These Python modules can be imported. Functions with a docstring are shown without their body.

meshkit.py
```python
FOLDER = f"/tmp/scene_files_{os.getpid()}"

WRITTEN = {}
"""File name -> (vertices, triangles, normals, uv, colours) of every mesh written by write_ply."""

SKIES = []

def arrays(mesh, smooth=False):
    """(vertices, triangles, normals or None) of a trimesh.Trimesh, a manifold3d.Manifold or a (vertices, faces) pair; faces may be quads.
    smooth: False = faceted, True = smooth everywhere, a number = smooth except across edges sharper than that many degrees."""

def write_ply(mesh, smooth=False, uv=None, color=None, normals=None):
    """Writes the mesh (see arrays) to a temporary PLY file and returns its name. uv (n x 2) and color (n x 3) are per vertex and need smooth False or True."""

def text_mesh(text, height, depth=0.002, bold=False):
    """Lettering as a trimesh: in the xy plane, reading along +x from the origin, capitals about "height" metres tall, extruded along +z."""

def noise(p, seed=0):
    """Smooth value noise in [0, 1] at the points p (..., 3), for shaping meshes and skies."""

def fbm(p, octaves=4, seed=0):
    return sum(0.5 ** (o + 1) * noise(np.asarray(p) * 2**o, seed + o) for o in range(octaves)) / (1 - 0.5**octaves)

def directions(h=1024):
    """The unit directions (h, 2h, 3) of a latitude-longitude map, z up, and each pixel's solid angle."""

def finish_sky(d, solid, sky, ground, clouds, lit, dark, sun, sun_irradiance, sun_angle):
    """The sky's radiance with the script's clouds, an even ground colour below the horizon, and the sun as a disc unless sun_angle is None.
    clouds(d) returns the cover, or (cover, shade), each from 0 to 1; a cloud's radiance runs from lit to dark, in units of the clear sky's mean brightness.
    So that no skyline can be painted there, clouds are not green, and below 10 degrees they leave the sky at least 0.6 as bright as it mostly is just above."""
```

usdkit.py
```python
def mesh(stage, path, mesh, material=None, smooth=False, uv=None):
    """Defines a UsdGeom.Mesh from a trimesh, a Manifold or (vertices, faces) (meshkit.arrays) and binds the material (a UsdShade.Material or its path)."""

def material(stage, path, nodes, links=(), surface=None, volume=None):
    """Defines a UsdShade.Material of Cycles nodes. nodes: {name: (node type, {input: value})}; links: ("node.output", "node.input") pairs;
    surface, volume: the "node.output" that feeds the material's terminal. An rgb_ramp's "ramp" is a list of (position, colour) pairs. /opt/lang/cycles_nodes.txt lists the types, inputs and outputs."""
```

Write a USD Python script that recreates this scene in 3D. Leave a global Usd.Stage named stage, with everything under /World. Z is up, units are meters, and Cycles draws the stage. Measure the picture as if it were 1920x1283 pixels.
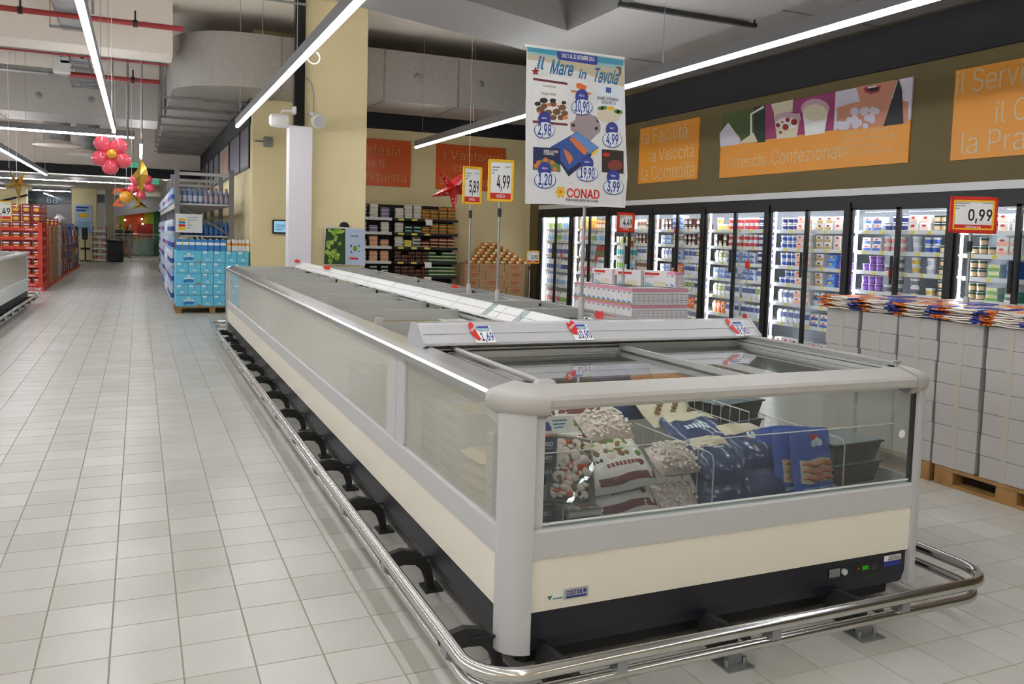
import math, random
import numpy as np, trimesh, shapely.geometry as sg, usdkit, meshkit
from pxr import Usd, UsdGeom, UsdShade, Gf, Sdf
stage = Usd.Stage.CreateInMemory()
UsdGeom.SetStageUpAxis(stage, 'Z'); UsdGeom.SetStageMetersPerUnit(stage, 1.0)
UsdGeom.Xform.Define(stage, '/World'); UsdGeom.Scope.Define(stage, '/World/Looks')
rnd = random.Random(7)
PI = math.pi

# ---------------------------------------------------------------- camera and exposure
EXPOSURE = 0.08
LAMP_W = 30.0        # radiance of the ceiling lamps
UP_W = 22.0          # and of an upward slot added to brighten the ceiling
F, CX, CY, YAW, PITCH, ROLL, EYE = 1586.575, 971.589, 558.955, 0.421706, 0.0707382, 0.02899, np.array([0, 0, 1.55])
YAW, PITCH, ROLL = math.radians(24.162), math.radians(4.053), math.radians(1.661)
def cam_axes():
    right = np.array([math.cos(YAW), -math.sin(YAW), 0]); fwd = np.array([math.sin(YAW), math.cos(YAW), 0]); up = np.array([0, 0, 1.])
    f2 = fwd * math.cos(PITCH) - up * math.sin(PITCH); u2 = up * math.cos(PITCH) + fwd * math.sin(PITCH)
    return right * math.cos(ROLL) + u2 * math.sin(ROLL), u2 * math.cos(ROLL) - right * math.sin(ROLL), f2
RGT, UPV, FWD = cam_axes()
cam = UsdGeom.Camera.Define(stage, '/World/camera')
HAP = 36.0
cam.CreateHorizontalApertureAttr(HAP); cam.CreateVerticalApertureAttr(HAP * 1283 / 1920)
cam.CreateFocalLengthAttr(F / 1920 * HAP)
cam.CreateHorizontalApertureOffsetAttr((960 - CX) / 1920 * HAP); cam.CreateVerticalApertureOffsetAttr((CY - 641.5) / 1920 * HAP)
cam.CreateExposureAttr(EXPOSURE)
m4 = np.eye(4); m4[0, :3], m4[1, :3], m4[2, :3], m4[3, :3] = RGT, UPV, -FWD, EYE
cam.AddTransformOp().Set(Gf.Matrix4d(m4.tolist()))

# ---------------------------------------------------------------- mesh helpers: a mesh is (vertices, triangles)
def A(v, f): return np.asarray(v, float), np.asarray(f, int)
def cat(*ms):
    ms = [m for x in ms for m in (x if isinstance(x, list) else [x])]
    vs, fs, n = [], [], 0
    for v, f in ms:
        vs.append(v); fs.append(f + n); n += len(v)
    return np.vstack(vs), np.vstack(fs)
BOXF = np.array([[0, 2, 1], [1, 2, 3], [4, 5, 6], [5, 7, 6], [0, 1, 4], [1, 5, 4], [2, 6, 3], [3, 6, 7], [0, 4, 2], [2, 4, 6], [1, 3, 5], [3, 7, 5]])
def box(x0, x1, y0, y1, z0, z1):
    return np.array([[x, y, z] for z in (z0, z1) for y in (y0, y1) for x in (x0, x1)], float), BOXF.copy()
def hull(p):
    h = trimesh.convex.convex_hull(np.asarray(p, float)); return A(h.vertices, h.faces)
def rbox(x0, x1, y0, y1, z0, z1, r=.01):
    p = []
    for sx, sy, sz in np.ndindex(2, 2, 2):
        c = [(x0, x1)[sx], (y0, y1)[sy], (z0, z1)[sz]]; d = [1 - 2 * sx, 1 - 2 * sy, 1 - 2 * sz]
        for k in range(3):
            q = [c[i] + (0 if i == k else d[i] * r) for i in range(3)]; p.append(q)
    return hull(p)
def tube(pts, r, n=8, caps=True):
    pts = np.asarray(pts, float); k = len(pts); rr = np.broadcast_to(np.asarray(r, float), (k,))
    t = np.gradient(pts, axis=0); t /= np.maximum(np.linalg.norm(t, axis=1, keepdims=True), 1e-12)
    u = np.cross(t[0], [0, 0, 1.]); u = np.cross(t[0], [1., 0, 0]) if np.linalg.norm(u) < .1 else u
    V = []
    for i in range(k):
        u = u - t[i] * (u @ t[i]); u /= np.linalg.norm(u); w = np.cross(t[i], u)
        a = np.arange(n) / n * 2 * PI
        V.append(pts[i] + rr[i] * (np.cos(a)[:, None] * u + np.sin(a)[:, None] * w))
    V = np.vstack(V); Fc = []
    for i in range(k - 1):
        for j in range(n):
            a, b, c, d = i * n + j, i * n + (j + 1) % n, (i + 1) * n + j, (i + 1) * n + (j + 1) % n
            Fc += [[a, b, c], [b, d, c]]
    if caps:
        for j in range(1, n - 1):
            Fc += [[0, j + 1, j], [(k - 1) * n, (k - 1) * n + j, (k - 1) * n + j + 1]]
    return V, np.array(Fc)
def cyl(p, q, r, n=12, r2=None): return tube([p, q], [r, r if r2 is None else r2], n)
def lathe(prof, n=14, c=(0, 0, 0)):
    """prof: (radius, z) from bottom to top, about the vertical through c."""
    a = np.arange(n) / n * 2 * PI; V = []; Fc = []
    for r, z in prof: V.append(np.stack([c[0] + r * np.cos(a), c[1] + r * np.sin(a), np.full(n, c[2] + z)], 1))
    for i in range(len(prof) - 1):
        for j in range(n):
            p, q, s, t = i * n + j, i * n + (j + 1) % n, (i + 1) * n + j, (i + 1) * n + (j + 1) % n
            Fc += [[p, q, s], [q, t, s]]
    k = (len(prof) - 1) * n
    for j in range(1, n - 1): Fc += [[0, j + 1, j], [k, k + j, k + j + 1]]
    return np.vstack(V), np.array(Fc)
def poly(pts, axis, a0, a1):
    """pts: a 2D outline; extruded along axis from a0 to a1. x: (y,z) outline, y: (x,z), z: (x,y)."""
    g = pts if hasattr(pts, 'exterior') else sg.Polygon(pts)
    g = g if g.is_valid else g.buffer(0)
    m = trimesh.creation.extrude_polygon(g, a1 - a0, engine='earcut'); v, f = np.array(m.vertices), np.array(m.faces)
    v[:, 2] += a0
    if axis == 'x': return v[:, [2, 0, 1]], f
    if axis == 'y': return v[:, [0, 2, 1]], f[:, ::-1]
    return v, f
def sweep(path, prof, closed=False):
    """path: 2D outlines per profile point: path(d) -> (n,2); prof: list of (d,z), an open strip along the path closed round as a ring of profile points."""
    L = [path(d) for d, z in prof]; n = len(L[0]); k = len(prof)
    V = np.array([[*L[j][i], prof[j][1]] for i in range(n) for j in range(k)]); Fc = []
    for i in range(n - 1):
        for j in range(k):
            a, b, c, d = i * k + j, i * k + (j + 1) % k, (i + 1) * k + j, (i + 1) * k + (j + 1) % k
            Fc += [[a, b, c], [b, d, c]]
    for j in range(1, k - 1): Fc += [[0, j + 1, j], [(n - 1) * k, (n - 1) * k + j, (n - 1) * k + j + 1]]
    return V, np.array(Fc)
def mv(m, t=(0, 0, 0), rz=0, rx=0, ry=0, s=1):
    v = m[0] * np.asarray(s, float)
    for a, ax in ((rx, 0), (ry, 1), (rz, 2)):
        if a:
            c, sn = math.cos(a), math.sin(a); i, j = ((1, 2), (2, 0), (0, 1))[ax]; w = v.copy()
            w[:, i], w[:, j] = c * v[:, i] - sn * v[:, j], sn * v[:, i] + c * v[:, j]; v = w
    return v + np.asarray(t, float), m[1]
def ball(c, r, n=2, s=(1, 1, 1)):
    m = trimesh.creation.icosphere(n, 1.0); return np.array(m.vertices) * r * np.asarray(s) + np.asarray(c), np.array(m.faces)
TXT = {}
THIN = {}
def txt(s, h, bold=False, depth=.0012):
    k = (s, bold)
    if k not in TXT:
        m = meshkit.text_mesh(s, 1.0, 1.0, bold); TXT[k] = np.array(m.vertices), np.array(m.faces)
    v, f = TXT[k]; return v * [h, h, depth], f
def thin_txt(s, t=.020):
    """The same lettering in a light weight: outlines drawn in by t of a capital's height."""
    if s not in THIN:
        m = meshkit.text_mesh(s, 1.0, 1.0); v, f = np.array(m.vertices), np.array(m.faces); top = f[(v[f][:, :, 2] > .5).all(1)]
        import shapely
        g = shapely.union_all([sg.Polygon(v[q][:, :2]).buffer(.004) for q in top]).buffer(-.004 - t); g = [x for x in getattr(g, 'geoms', [g]) if x.area > 1e-4]
        THIN[s] = cat(*[poly(x, 'z', 0, 1) for x in g])
    return THIN[s]
def text_on(s, o, u, v, h, w=None, bold=False, align='l', depth=.0012, shear=0, thin=False):
    """Lettering on a surface at o, reading along u, upright along v, capitals h tall, squeezed to width w."""
    m, f = txt(s, h, bold, depth) if not thin else ((lambda q: (q[0] * [h, h, depth], q[1]))(thin_txt(s))); m = m.copy(); W = m[:, 0].max()
    if w: m[:, 0] *= w / W; W = w
    m[:, 0] += shear * m[:, 1]
    if align == 'c': m[:, 0] -= W / 2
    if align == 'r': m[:, 0] -= W
    u = np.asarray(u, float); u /= np.linalg.norm(u); v = np.asarray(v, float); v /= np.linalg.norm(v); n = np.cross(u, v)
    return np.asarray(o, float) + m[:, :1] * u + m[:, 1:2] * v + m[:, 2:] * n, f
def flat_on(g, o, u, v, depth=.001):
    """A flat outline (shapely or points) on a surface at o, along u and v, a hair thick."""
    m, f = poly(g, 'z', 0, depth); u = np.asarray(u, float); u /= np.linalg.norm(u); v = np.asarray(v, float); v /= np.linalg.norm(v); n = np.cross(u, v)
    return np.asarray(o, float) + m[:, :1] * u + m[:, 1:2] * v + m[:, 2:] * n, f
def disc(x, y, rx, ry=None, n=20): return [(x + rx * math.cos(a), y + (ry or rx) * math.sin(a)) for a in np.arange(n) / n * 2 * PI]
def rect(x0, y0, x1, y1): return [(x0, y0), (x1, y0), (x1, y1), (x0, y1)]

# ---------------------------------------------------------------- scene helpers
USED = {}
def path_for(parent, name):
    key = (parent, name); n = USED.get(key, 0); USED[key] = n + 1
    return f'{parent}/{name}' + (f'_{n:03d}' if n else '')
def tag(p, label=None, cat_=None, group=None, kind=None):
    p = p.GetPrim() if hasattr(p, 'GetPrim') else p
    for k, v in (('label', label), ('category', cat_), ('group', group), ('kind', kind)):
        if v: p.SetCustomDataByKey(k, v)
    return p
BASE = {}
def thing(name, label=None, cat_=None, loc=(0, 0, 0), rz=0, group=None, kind=None):
    p = path_for('/World', name); x = UsdGeom.Xform.Define(stage, p)
    x.AddTranslateOp().Set(Gf.Vec3d(*map(float, loc))); x.AddRotateZOp().Set(math.degrees(rz))
    BASE[p] = (np.asarray(loc, float), rz)
    tag(x, label, cat_, group, kind); return p
def part(parent, name, mesh, m, smooth=False, label=None, kind=None, world=False):
    """One mesh under a thing or a part; world: its points are world points."""
    if world:
        top = '/'.join(parent.split('/')[:3]); loc, rz = BASE[top]
        mesh = mv((mesh[0] - loc, mesh[1]), rz=-rz)
    p = path_for(parent, name)
    usdkit.mesh(stage, p, mesh, M[m] if isinstance(m, str) else m, smooth=smooth)
    if label or kind: tag(stage.GetPrimAtPath(p), label, None, None, kind)
    return p
def solo(name, mesh, m, label=None, cat_=None, group=None, kind=None, smooth=False):
    p = path_for('/World', name); usdkit.mesh(stage, p, mesh, M[m], smooth=smooth); tag(stage.GetPrimAtPath(p), label, cat_, group, kind); BASE[p] = (np.zeros(3), 0); return p
PROTO = {}
ORD = ['first', 'second', 'third', 'fourth', 'fifth', 'sixth', 'seventh', 'eighth', 'ninth', 'tenth', 'eleventh', 'twelfth', 'thirteenth', 'fourteenth', 'fifteenth', 'sixteenth', 'seventeenth', 'eighteenth', 'nineteenth', 'twentieth'] + ['twenty-' + s for s in ('first', 'second', 'third', 'fourth', 'fifth', 'sixth', 'seventh', 'eighth', 'ninth')] + ['thirtieth'] + ['thirty-' + s for s in ('first', 'second', 'third', 'fourth', 'fifth', 'sixth', 'seventh', 'eighth', 'ninth')]
UPTO = [['only'], ['lower', 'upper'], ['lower', 'middle', 'upper'], ['bottom', 'lower', 'upper', 'top']]
def place(key, build, name, label, cat_, loc, rz=0, group=None):
    """The first of a kind is built by build(path); later ones are instanceable references to it."""
    if key not in PROTO:
        p = thing(name, label, cat_, loc, rz, group); build(p); PROTO[key] = p; return p
    p = path_for('/World', name); x = UsdGeom.Xform.Define(stage, p); pr = x.GetPrim()
    pr.GetReferences().AddInternalReference(PROTO[key]); pr.SetInstanceable(True)
    pr.GetAttribute('xformOp:translate').Set(Gf.Vec3d(*map(float, loc))); pr.GetAttribute('xformOp:rotateZ').Set(math.degrees(rz))
    pr.SetCustomDataByKey('group', group or '') if group else None
    tag(pr, label, cat_, group); return p

# ---------------------------------------------------------------- materials
def lin(c):
    c = np.asarray(c, float) / 255.; return tuple(np.where(c < .04045, c / 12.92, ((c + .055) / 1.055) ** 2.4))
M = {}
def mat(name, col, rough=.5, metal=0., spec=.5, noise=None, bump=None, alpha=None, coat=0, trans=0, emit=0, sub=None):
    """noise: (scale, amount) mottles the colour; bump: (scale, strength)."""
    c = lin(col); n = {'p': ('principled_bsdf', dict(base_color=c, roughness=rough, metallic=metal, specular_ior_level=spec, coat_weight=coat, transmission_weight=trans))}
    if emit: n['p'][1].update(emission_color=c, emission_strength=emit)
    if alpha is not None: n['p'][1]['alpha'] = alpha
    L = []
    if noise or bump: n['tc'] = ('texture_coordinate', {})
    if noise:
        a = noise[1]
        n['n'] = ('noise_texture', dict(scale=noise[0], detail=3)); n['r'] = ('rgb_ramp', dict(ramp=[(.3, tuple(max(0, x * (1 - a)) for x in c)), (.7, tuple(min(1, x * (1 + a)) for x in c))]))
        L += [('tc.object', 'n.vector'), ('n.fac', 'r.fac'), ('r.color', 'p.base_color')]
    if bump:
        n['bn'] = ('noise_texture', dict(scale=bump[0], detail=2)); n['b'] = ('bump', dict(strength=bump[1], distance=.01))
        L += [('tc.object', 'bn.vector'), ('bn.fac', 'b.height'), ('b.normal', 'p.normal')]
    M[name] = usdkit.material(stage, '/World/Looks/' + name, n, L, surface='p.BSDF'); return M[name]
def emitter(name, col, strength):
    M[name] = usdkit.material(stage, '/World/Looks/' + name, {'e': ('emission', dict(color=lin(col), strength=strength))}, surface='e.emission')
def pane(name, tint, f0=.04, dirt=0., rough=.0, dirtcol=(220, 222, 215)):
    """A window pane: clear straight on, mirror-like at a glancing angle (the same from both sides), with an optional bloom of dirt or frost."""
    n = {'t': ('transparent_bsdf', dict(color=tint)), 'g': ('glossy_bsdf', dict(color=(1, 1, 1), roughness=rough)), 'f': ('layer_weight', dict(blend=.5)), 'w': ('math', dict(math_type='power', value2=5.0)),
         'a': ('math', dict(math_type='multiply_add', value2=1 - f0, value3=f0)), 'm': ('mix_closure', {})}
    L = [('f.facing', 'w.value1'), ('w.value', 'a.value1'), ('a.value', 'm.fac'), ('t.BSDF', 'm.closure1'), ('g.BSDF', 'm.closure2')]; out = 'm.closure'
    if dirt:
        n['d'] = ('diffuse_bsdf', dict(color=lin(dirtcol))); n['k'] = ('mix_closure', dict(fac=dirt)); L += [('m.closure', 'k.closure1'), ('d.BSDF', 'k.closure2')]; out = 'k.closure'
    M[name] = usdkit.material(stage, '/World/Looks/' + name, n, L, surface=out)

emitter('lamp_light', (247, 250, 255), LAMP_W)
emitter('fridge_led', (246, 250, 255), 42.0)
emitter('added_uplight', (250, 250, 250), UP_W)
emitter('downlight', (255, 250, 240), 12.0)
pane('glass', (.97, .98, .97), .04, .01)
pane('glass_front', (.96, .97, .96), .03, .015)
pane('glass_inner', (.99, .992, .99), .008, 0)
pane('glass_side', (.94, .95, .94), .05, .30, .0, (206, 204, 192))
pane('glass_lid', (.95, .97, .96), .05, .01)
pane('glass_door', (.98, .985, .99), .025, 0)
pane('glass_blue', (.86, .91, .91), .05, .04)
mat('lamp_body', (205, 205, 205), .45)
mat('rail_grey', (188, 188, 192), .35)
mat('lamp_housing', (120, 120, 124), .5)
mat('ceiling_paint', (222, 214, 204), .9, noise=(.6, .05))
mat('beam_paint', (226, 217, 208), .85)
mat('dark_band', (34, 34, 38), .7)
mat('wall_tan', (234, 219, 172), .75, noise=(1.2, .04))
mat('wall_tan_dimmed', (106, 92, 58), .75, noise=(1.2, .05))  # dim light on the right wall put into its colour
mat('wall_grey', (128, 126, 128), .8)
mat('wall_white', (214, 210, 204), .8)
mat('grey_alu', (194, 193, 194), .38, .0)
mat('grey_plastic', (176, 174, 172), .42)
mat('cap_plastic', (178, 175, 170), .4)
mat('alu_shiny', (190, 190, 192), .25, .85)
mat('alu_frame', (172, 172, 169), .4, .35)
mat('cream', (236, 230, 214), .4)
mat('navy_black', (34, 33, 42), .45)
mat('black', (18, 18, 20), .5)
mat('black_gloss', (16, 16, 18), .2)
mat('rubber', (40, 40, 40), .7)
mat('chrome', (206, 205, 203), .17, 1.0)
mat('liner', (224, 222, 212), .45)
mat('white', (228, 228, 226), .5)
mat('white_gloss', (232, 232, 232), .25)
mat('paper', (232, 232, 232), .7)
mat('wire', (214, 214, 212), .35)
mat('steel', (160, 162, 165), .35, .8)
mat('galvanised', (138, 138, 138), .5, .35, noise=(6, .15))
mat('ink', (24, 24, 28), .6)
mat('ink_blue', (36, 52, 140), .5)
mat('red', (206, 40, 32), .5)
mat('red_dark', (150, 30, 28), .5)
mat('yellow', (240, 190, 40), .5)
mat('orange', (226, 106, 44), .5)
mat('orange_sign', (222, 96, 40), .35)
mat('amber_sign', (224, 148, 40), .45)
mat('wood', (156, 118, 70), .8, noise=(9, .25))
mat('pipe_red', (150, 44, 44), .5)

# ---------------------------------------------------------------- linear lamps
def linear_lamp(x0, y0, x1, y1, z, label, group=None, w=.05, hang=lambda y: 5.199):
    """A slim aluminium channel with a glowing lower face, hung on thin cables."""
    L = math.hypot(x1 - x0, y1 - y0); a = math.atan2(y1 - y0, x1 - x0)
    t = thing('linear_lamp', label, 'lamp', (x0, y0, z), a, group)
    part(t, 'housing', cat(box(0, L, -w / 2 - .006, w / 2 + .006, .03, .085), box(0, L, -w / 2 - .006, -w / 2, .0, .03), box(0, L, w / 2, w / 2 + .006, .0, .03), box(0, L, -w / 2 - .006, -w / 2, .085, .105), box(0, L, w / 2, w / 2 + .006, .085, .105), box(-.004, 0, -w / 2 - .006, w / 2 + .006, .0, .105), box(L, L + .004, -w / 2 - .006, w / 2 + .006, .0, .105)), 'lamp_housing')
    part(t, 'diffuser', rbox(.004, L - .004, -w / 2, w / 2, -.036, .03, .012), 'lamp_light')
    part(t, 'upper_diffuser', box(.01, L - .01, -w / 2 + .004, w / 2 - .004, .085, .092), 'added_uplight')  # glowing top slot added for light on the ceiling
    for k in range(max(2, int(L / 2.6) + 1)):
        s = min(max(.4 + k * 2.6, .1), L - .1)
        part(t, 'cable', cyl((s, 0, .085), (s, 0, hang(y0 + (y1 - y0) * s / L) - z), .004, 5), 'steel')
    return t
LZ = 3.2
linear_lamp(-.40, 16.5, -.40, -6.8, LZ, 'long linear ceiling lamp running down the aisle, ending beside the pink balloon flower')
linear_lamp(1.42, 14.25, 1.42, -6.8, LZ, 'long linear ceiling lamp passing in front of the tan pillar')
linear_lamp(4.72, 15.4, 4.72, -6.8, LZ, 'long linear ceiling lamp passing behind the hanging banner', hang=lambda y: 3.9 if y < 9.9 else 3.95 if y > 15 else 5.199)
linear_lamp(-2.2, 17.1, -.08, 17.25, LZ, 'crosswise linear lamp at the left edge, just above the pink balloon flower')
linear_lamp(-2.48, 28.4, -2.48, 17.0, 3.0, 'slanting linear lamp at far left, above the gold star', hang=lambda y: 3.77 if 19.4 < y < 21.2 else 5.199)
linear_lamp(-4.1, 30.85, .40, 30.85, 2.98, 'far crosswise linear lamp behind the gold star and balloons', hang=lambda y: 3.16)
linear_lamp(.035, 22.3, .035, 18.6, LZ, 'short end-on linear lamp just above the gold diamond-shaped star', hang=lambda y: 3.77 if y < 21.2 else 5.199)
linear_lamp(-6.6, 40, -4.95, 40, 2.98, 'faint far crosswise lamp at the left edge under the dark band', hang=lambda y: 3.16)
linear_lamp(-4.0, 40, -2.62, 40, 2.96, 'short far crosswise lamp left of the far tan pillar', hang=lambda y: 3.16)
ORD4 = ('first', 'second', 'third', 'fourth')
for k, x in enumerate((-5.2, -8.2, -11.4, -14.4)): linear_lamp(x, 29, x, 16.2, LZ, f'added linear ceiling lamp left of the aisle, far half of the {ORD4[k]} row out', hang=lambda y: 3.77 if 19.4 < y < 21.2 else 5.199); linear_lamp(x, 14.8, x, -6.8, LZ, f'added linear ceiling lamp left of the aisle, near half of the {ORD4[k]} row out')  # unseen rows added to raise the overall light and ceiling bounce
for k, (x, ye) in enumerate(((-9.2, 47.8), (-7.4, 47.8), (-3.9, 47.8), (-.2, 48.7))): linear_lamp(x, ye, x, 43.4, 2.95, f'added linear lamp over the mall walk beyond the checkout, {("first", "second", "third", "fourth")[k]} from the left', hang=lambda y: 3.16)  # lamps added to keep the mall end from going dark

# ---------------------------------------------------------------- floor
TX, TY, FX, FY = .2387, .248, -.34, 4.764
M['tile'] = usdkit.material(stage, '/World/Looks/tile', {
    'g': ('geometry', {}), 's': ('vector_math', dict(math_type='subtract', vector2=(FX - 50 * TX, FY - 50 * TY, 0))), 'd': ('vector_math', dict(math_type='divide', vector2=(TX, TY, 1))), 'f': ('vector_math', dict(math_type='floor')),
    'w': ('white_noise_texture', dict(dimensions='2D')), 'r': ('rgb_ramp', dict(ramp=[(0, lin((184, 182, 174))), (.5, lin((190, 188, 181))), (1, lin((196, 194, 188)))])),
    'n': ('noise_texture', dict(scale=2.2, detail=5)), 'nr': ('rgb_ramp', dict(ramp=[(.3, (.90, .89, .87)), (.7, (1, 1, 1))])), 'm': ('mix_color', dict(blend_type='multiply', fac=1.0)),
    'bn': ('noise_texture', dict(scale=14, detail=2)), 'b': ('bump', dict(strength=.06, distance=.01)), 'p': ('principled_bsdf', dict(roughness=.3, specular_ior_level=.5))},
    [('g.position', 's.vector1'), ('s.vector', 'd.vector1'), ('d.vector', 'f.vector1'), ('f.vector', 'w.vector'), ('w.value', 'r.fac'), ('g.position', 'n.vector'), ('n.fac', 'nr.fac'), ('r.color', 'm.a'), ('nr.color', 'm.b'),
     ('m.result', 'p.base_color'), ('g.position', 'bn.vector'), ('bn.fac', 'b.height'), ('b.normal', 'p.normal')], surface='p.BSDF')
mat('grout', (150, 145, 132), .9)
floor = thing('floor', 'pale beige ceramic tiled shop floor', None, kind='structure')
part(floor, 'slab', box(-17, 12, -7, 60, -.2, -.0025), 'grout')
def tiles(ij):
    ij = np.asarray(ij, float); j = .0022; c = .0012
    x0, y0 = FX + ij[:, 0] * TX, FY + ij[:, 1] * TY
    def ring(d, z): return [np.stack([x, y, np.full(len(x0), z)], 1) for x, y in ((x0 + d, y0 + d), (x0 + TX - d, y0 + d), (x0 + TX - d, y0 + TY - d), (x0 + d, y0 + TY - d))]
    V = np.stack(ring(j, -.003) + ring(j + c, 0), 1).reshape(-1, 3)
    f = [[4, 5, 6], [4, 6, 7]] + [q for k in range(4) for q in ([k, (k + 1) % 4, 4 + (k + 1) % 4], [k, 4 + (k + 1) % 4, 4 + k])]
    return V, (np.arange(len(x0))[:, None, None] * 8 + np.array(f)).reshape(-1, 3)
def seen(P):
    d = np.asarray(P, float) - EYE; z = d @ FWD
    return CX + F * (d @ RGT) / z, CY - F * (d @ UPV) / z, z
near, rest = [], []
for i in range(-24, 45):
    for j in range(-36, 160):
        P = (FX + (i + .5) * TX, FY + (j + .5) * TY, 0); u, v, z = seen(P)
        hid = (1.0 < P[0] < 3.2 and P[1] > 2.45) or (P[0] > 4.85 and P[1] > 3.2) or (P[0] > 3.2 and P[1] > 3.6)
        (near if z > 1 and -40 < u < 1960 and 0 < v < 1330 and not hid else rest).append((z, i, j))
near.sort(); rest += near[300:]
for z, i, j in near[:300]: part(floor, 'tile', tiles([(i, j)]), 'tile')
part(floor, 'tile_field', tiles([(i, j) for z, i, j in rest]), 'tile', kind='stuff')

# ---------------------------------------------------------------- room shell
def struct(name, mesh, m): return solo(name, mesh, m, kind='structure')
struct('ceiling', box(-17, 12, -7, 60, 5.2, 5.4), 'ceiling_paint')
struct('wall_right', box(7.95, 8.1, -7, 17.35, 2.27, 5.2), 'wall_tan_dimmed')
struct('wall_right', box(8.78, 8.9, -7, 17.35, 0, 2.27), 'wall_tan_dimmed')
struct('wall_right', box(7.95, 8.78, 16.75, 17.2, 0, 2.27), 'wall_tan_dimmed')
struct('wall_back', box(3.2, 8.78, 17.2, 17.35, 0, 5.2), 'wall_tan')
struct('wall_aisle', box(1.90, 3.3, 16.35, 50, 0, 5.2), 'wall_tan')
struct('wall_rear', box(-17, 12, -7.1, -7, 0, 5.2), 'wall_tan')
struct('wall_left', box(-17.1, -17, -7, 60, 0, 5.2), 'wall_grey')
struct('wall_far', box(-17, 3, 58, 58.2, 0, 5.2), 'wall_grey')
struct('trim_1', box(7.90, 7.95, -7, 17.2, 3.62, 4.12), 'dark_band')
struct('trim_2', box(3.2, 7.90, 17.14, 17.2, 3.70, 4.05), 'dark_band')
struct('trim_3', box(1.86, 1.90, 16.6, 50, 3.54, 3.94), 'dark_band')

# ---------------------------------------------------------------- freezer island
XL, XR, YF, YS, YM, YE = 1.14, 3.14, 2.57, 3.97, 8.73, 12.72
XC = 2.13
RIM = [(.012, .962), (-.016, .966), (-.022, .978), (-.022, 1.0), (-.012, 1.012), (.02, 1.022), (.085, 1.038), (.098, 1.03), (.1, .962)]
TRIM = [(.0, .44), (.0, .535), (.008, .546), (.03, .546), (.03, .44)]
PANEL = [(.006, .25), (.006, .4395), (.03, .4395), (.03, .25)]
SKIRT = [(.012, .15), (.012, .2495), (.04, .2495), (.05, .10), (.03, .10)]
PLINTH = [(.09, .03), (.09, .15), (.12, .15), (.12, .03)]
def corner_path(R=.13, n=8, left=True, front=True, right=True, xl=XL, xr=XR, yf=YF, yb=YS):
    def f(d):
        r = max(R - d, .002); p = []
        if left: p += [(xl + d, yb), (xl + d, yf + R)]
        p += [(xl + R - r * math.cos(a), yf + R - r * math.sin(a)) for a in np.linspace(0, PI / 2, n)] if left else []
        p += [(xr - R + r * math.sin(a), yf + R - r * math.cos(a)) for a in np.linspace(0, PI / 2, n)] if right else []
        if right: p += [(xr - d, yf + R), (xr - d, yb)]
        return p
    return f
def line_path(side, y0, y1):
    return (lambda d: [(XL + d, y1), (XL + d, y0)]) if side == 'L' else (lambda d: [(XR - d, y0), (XR - d, y1)])
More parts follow.
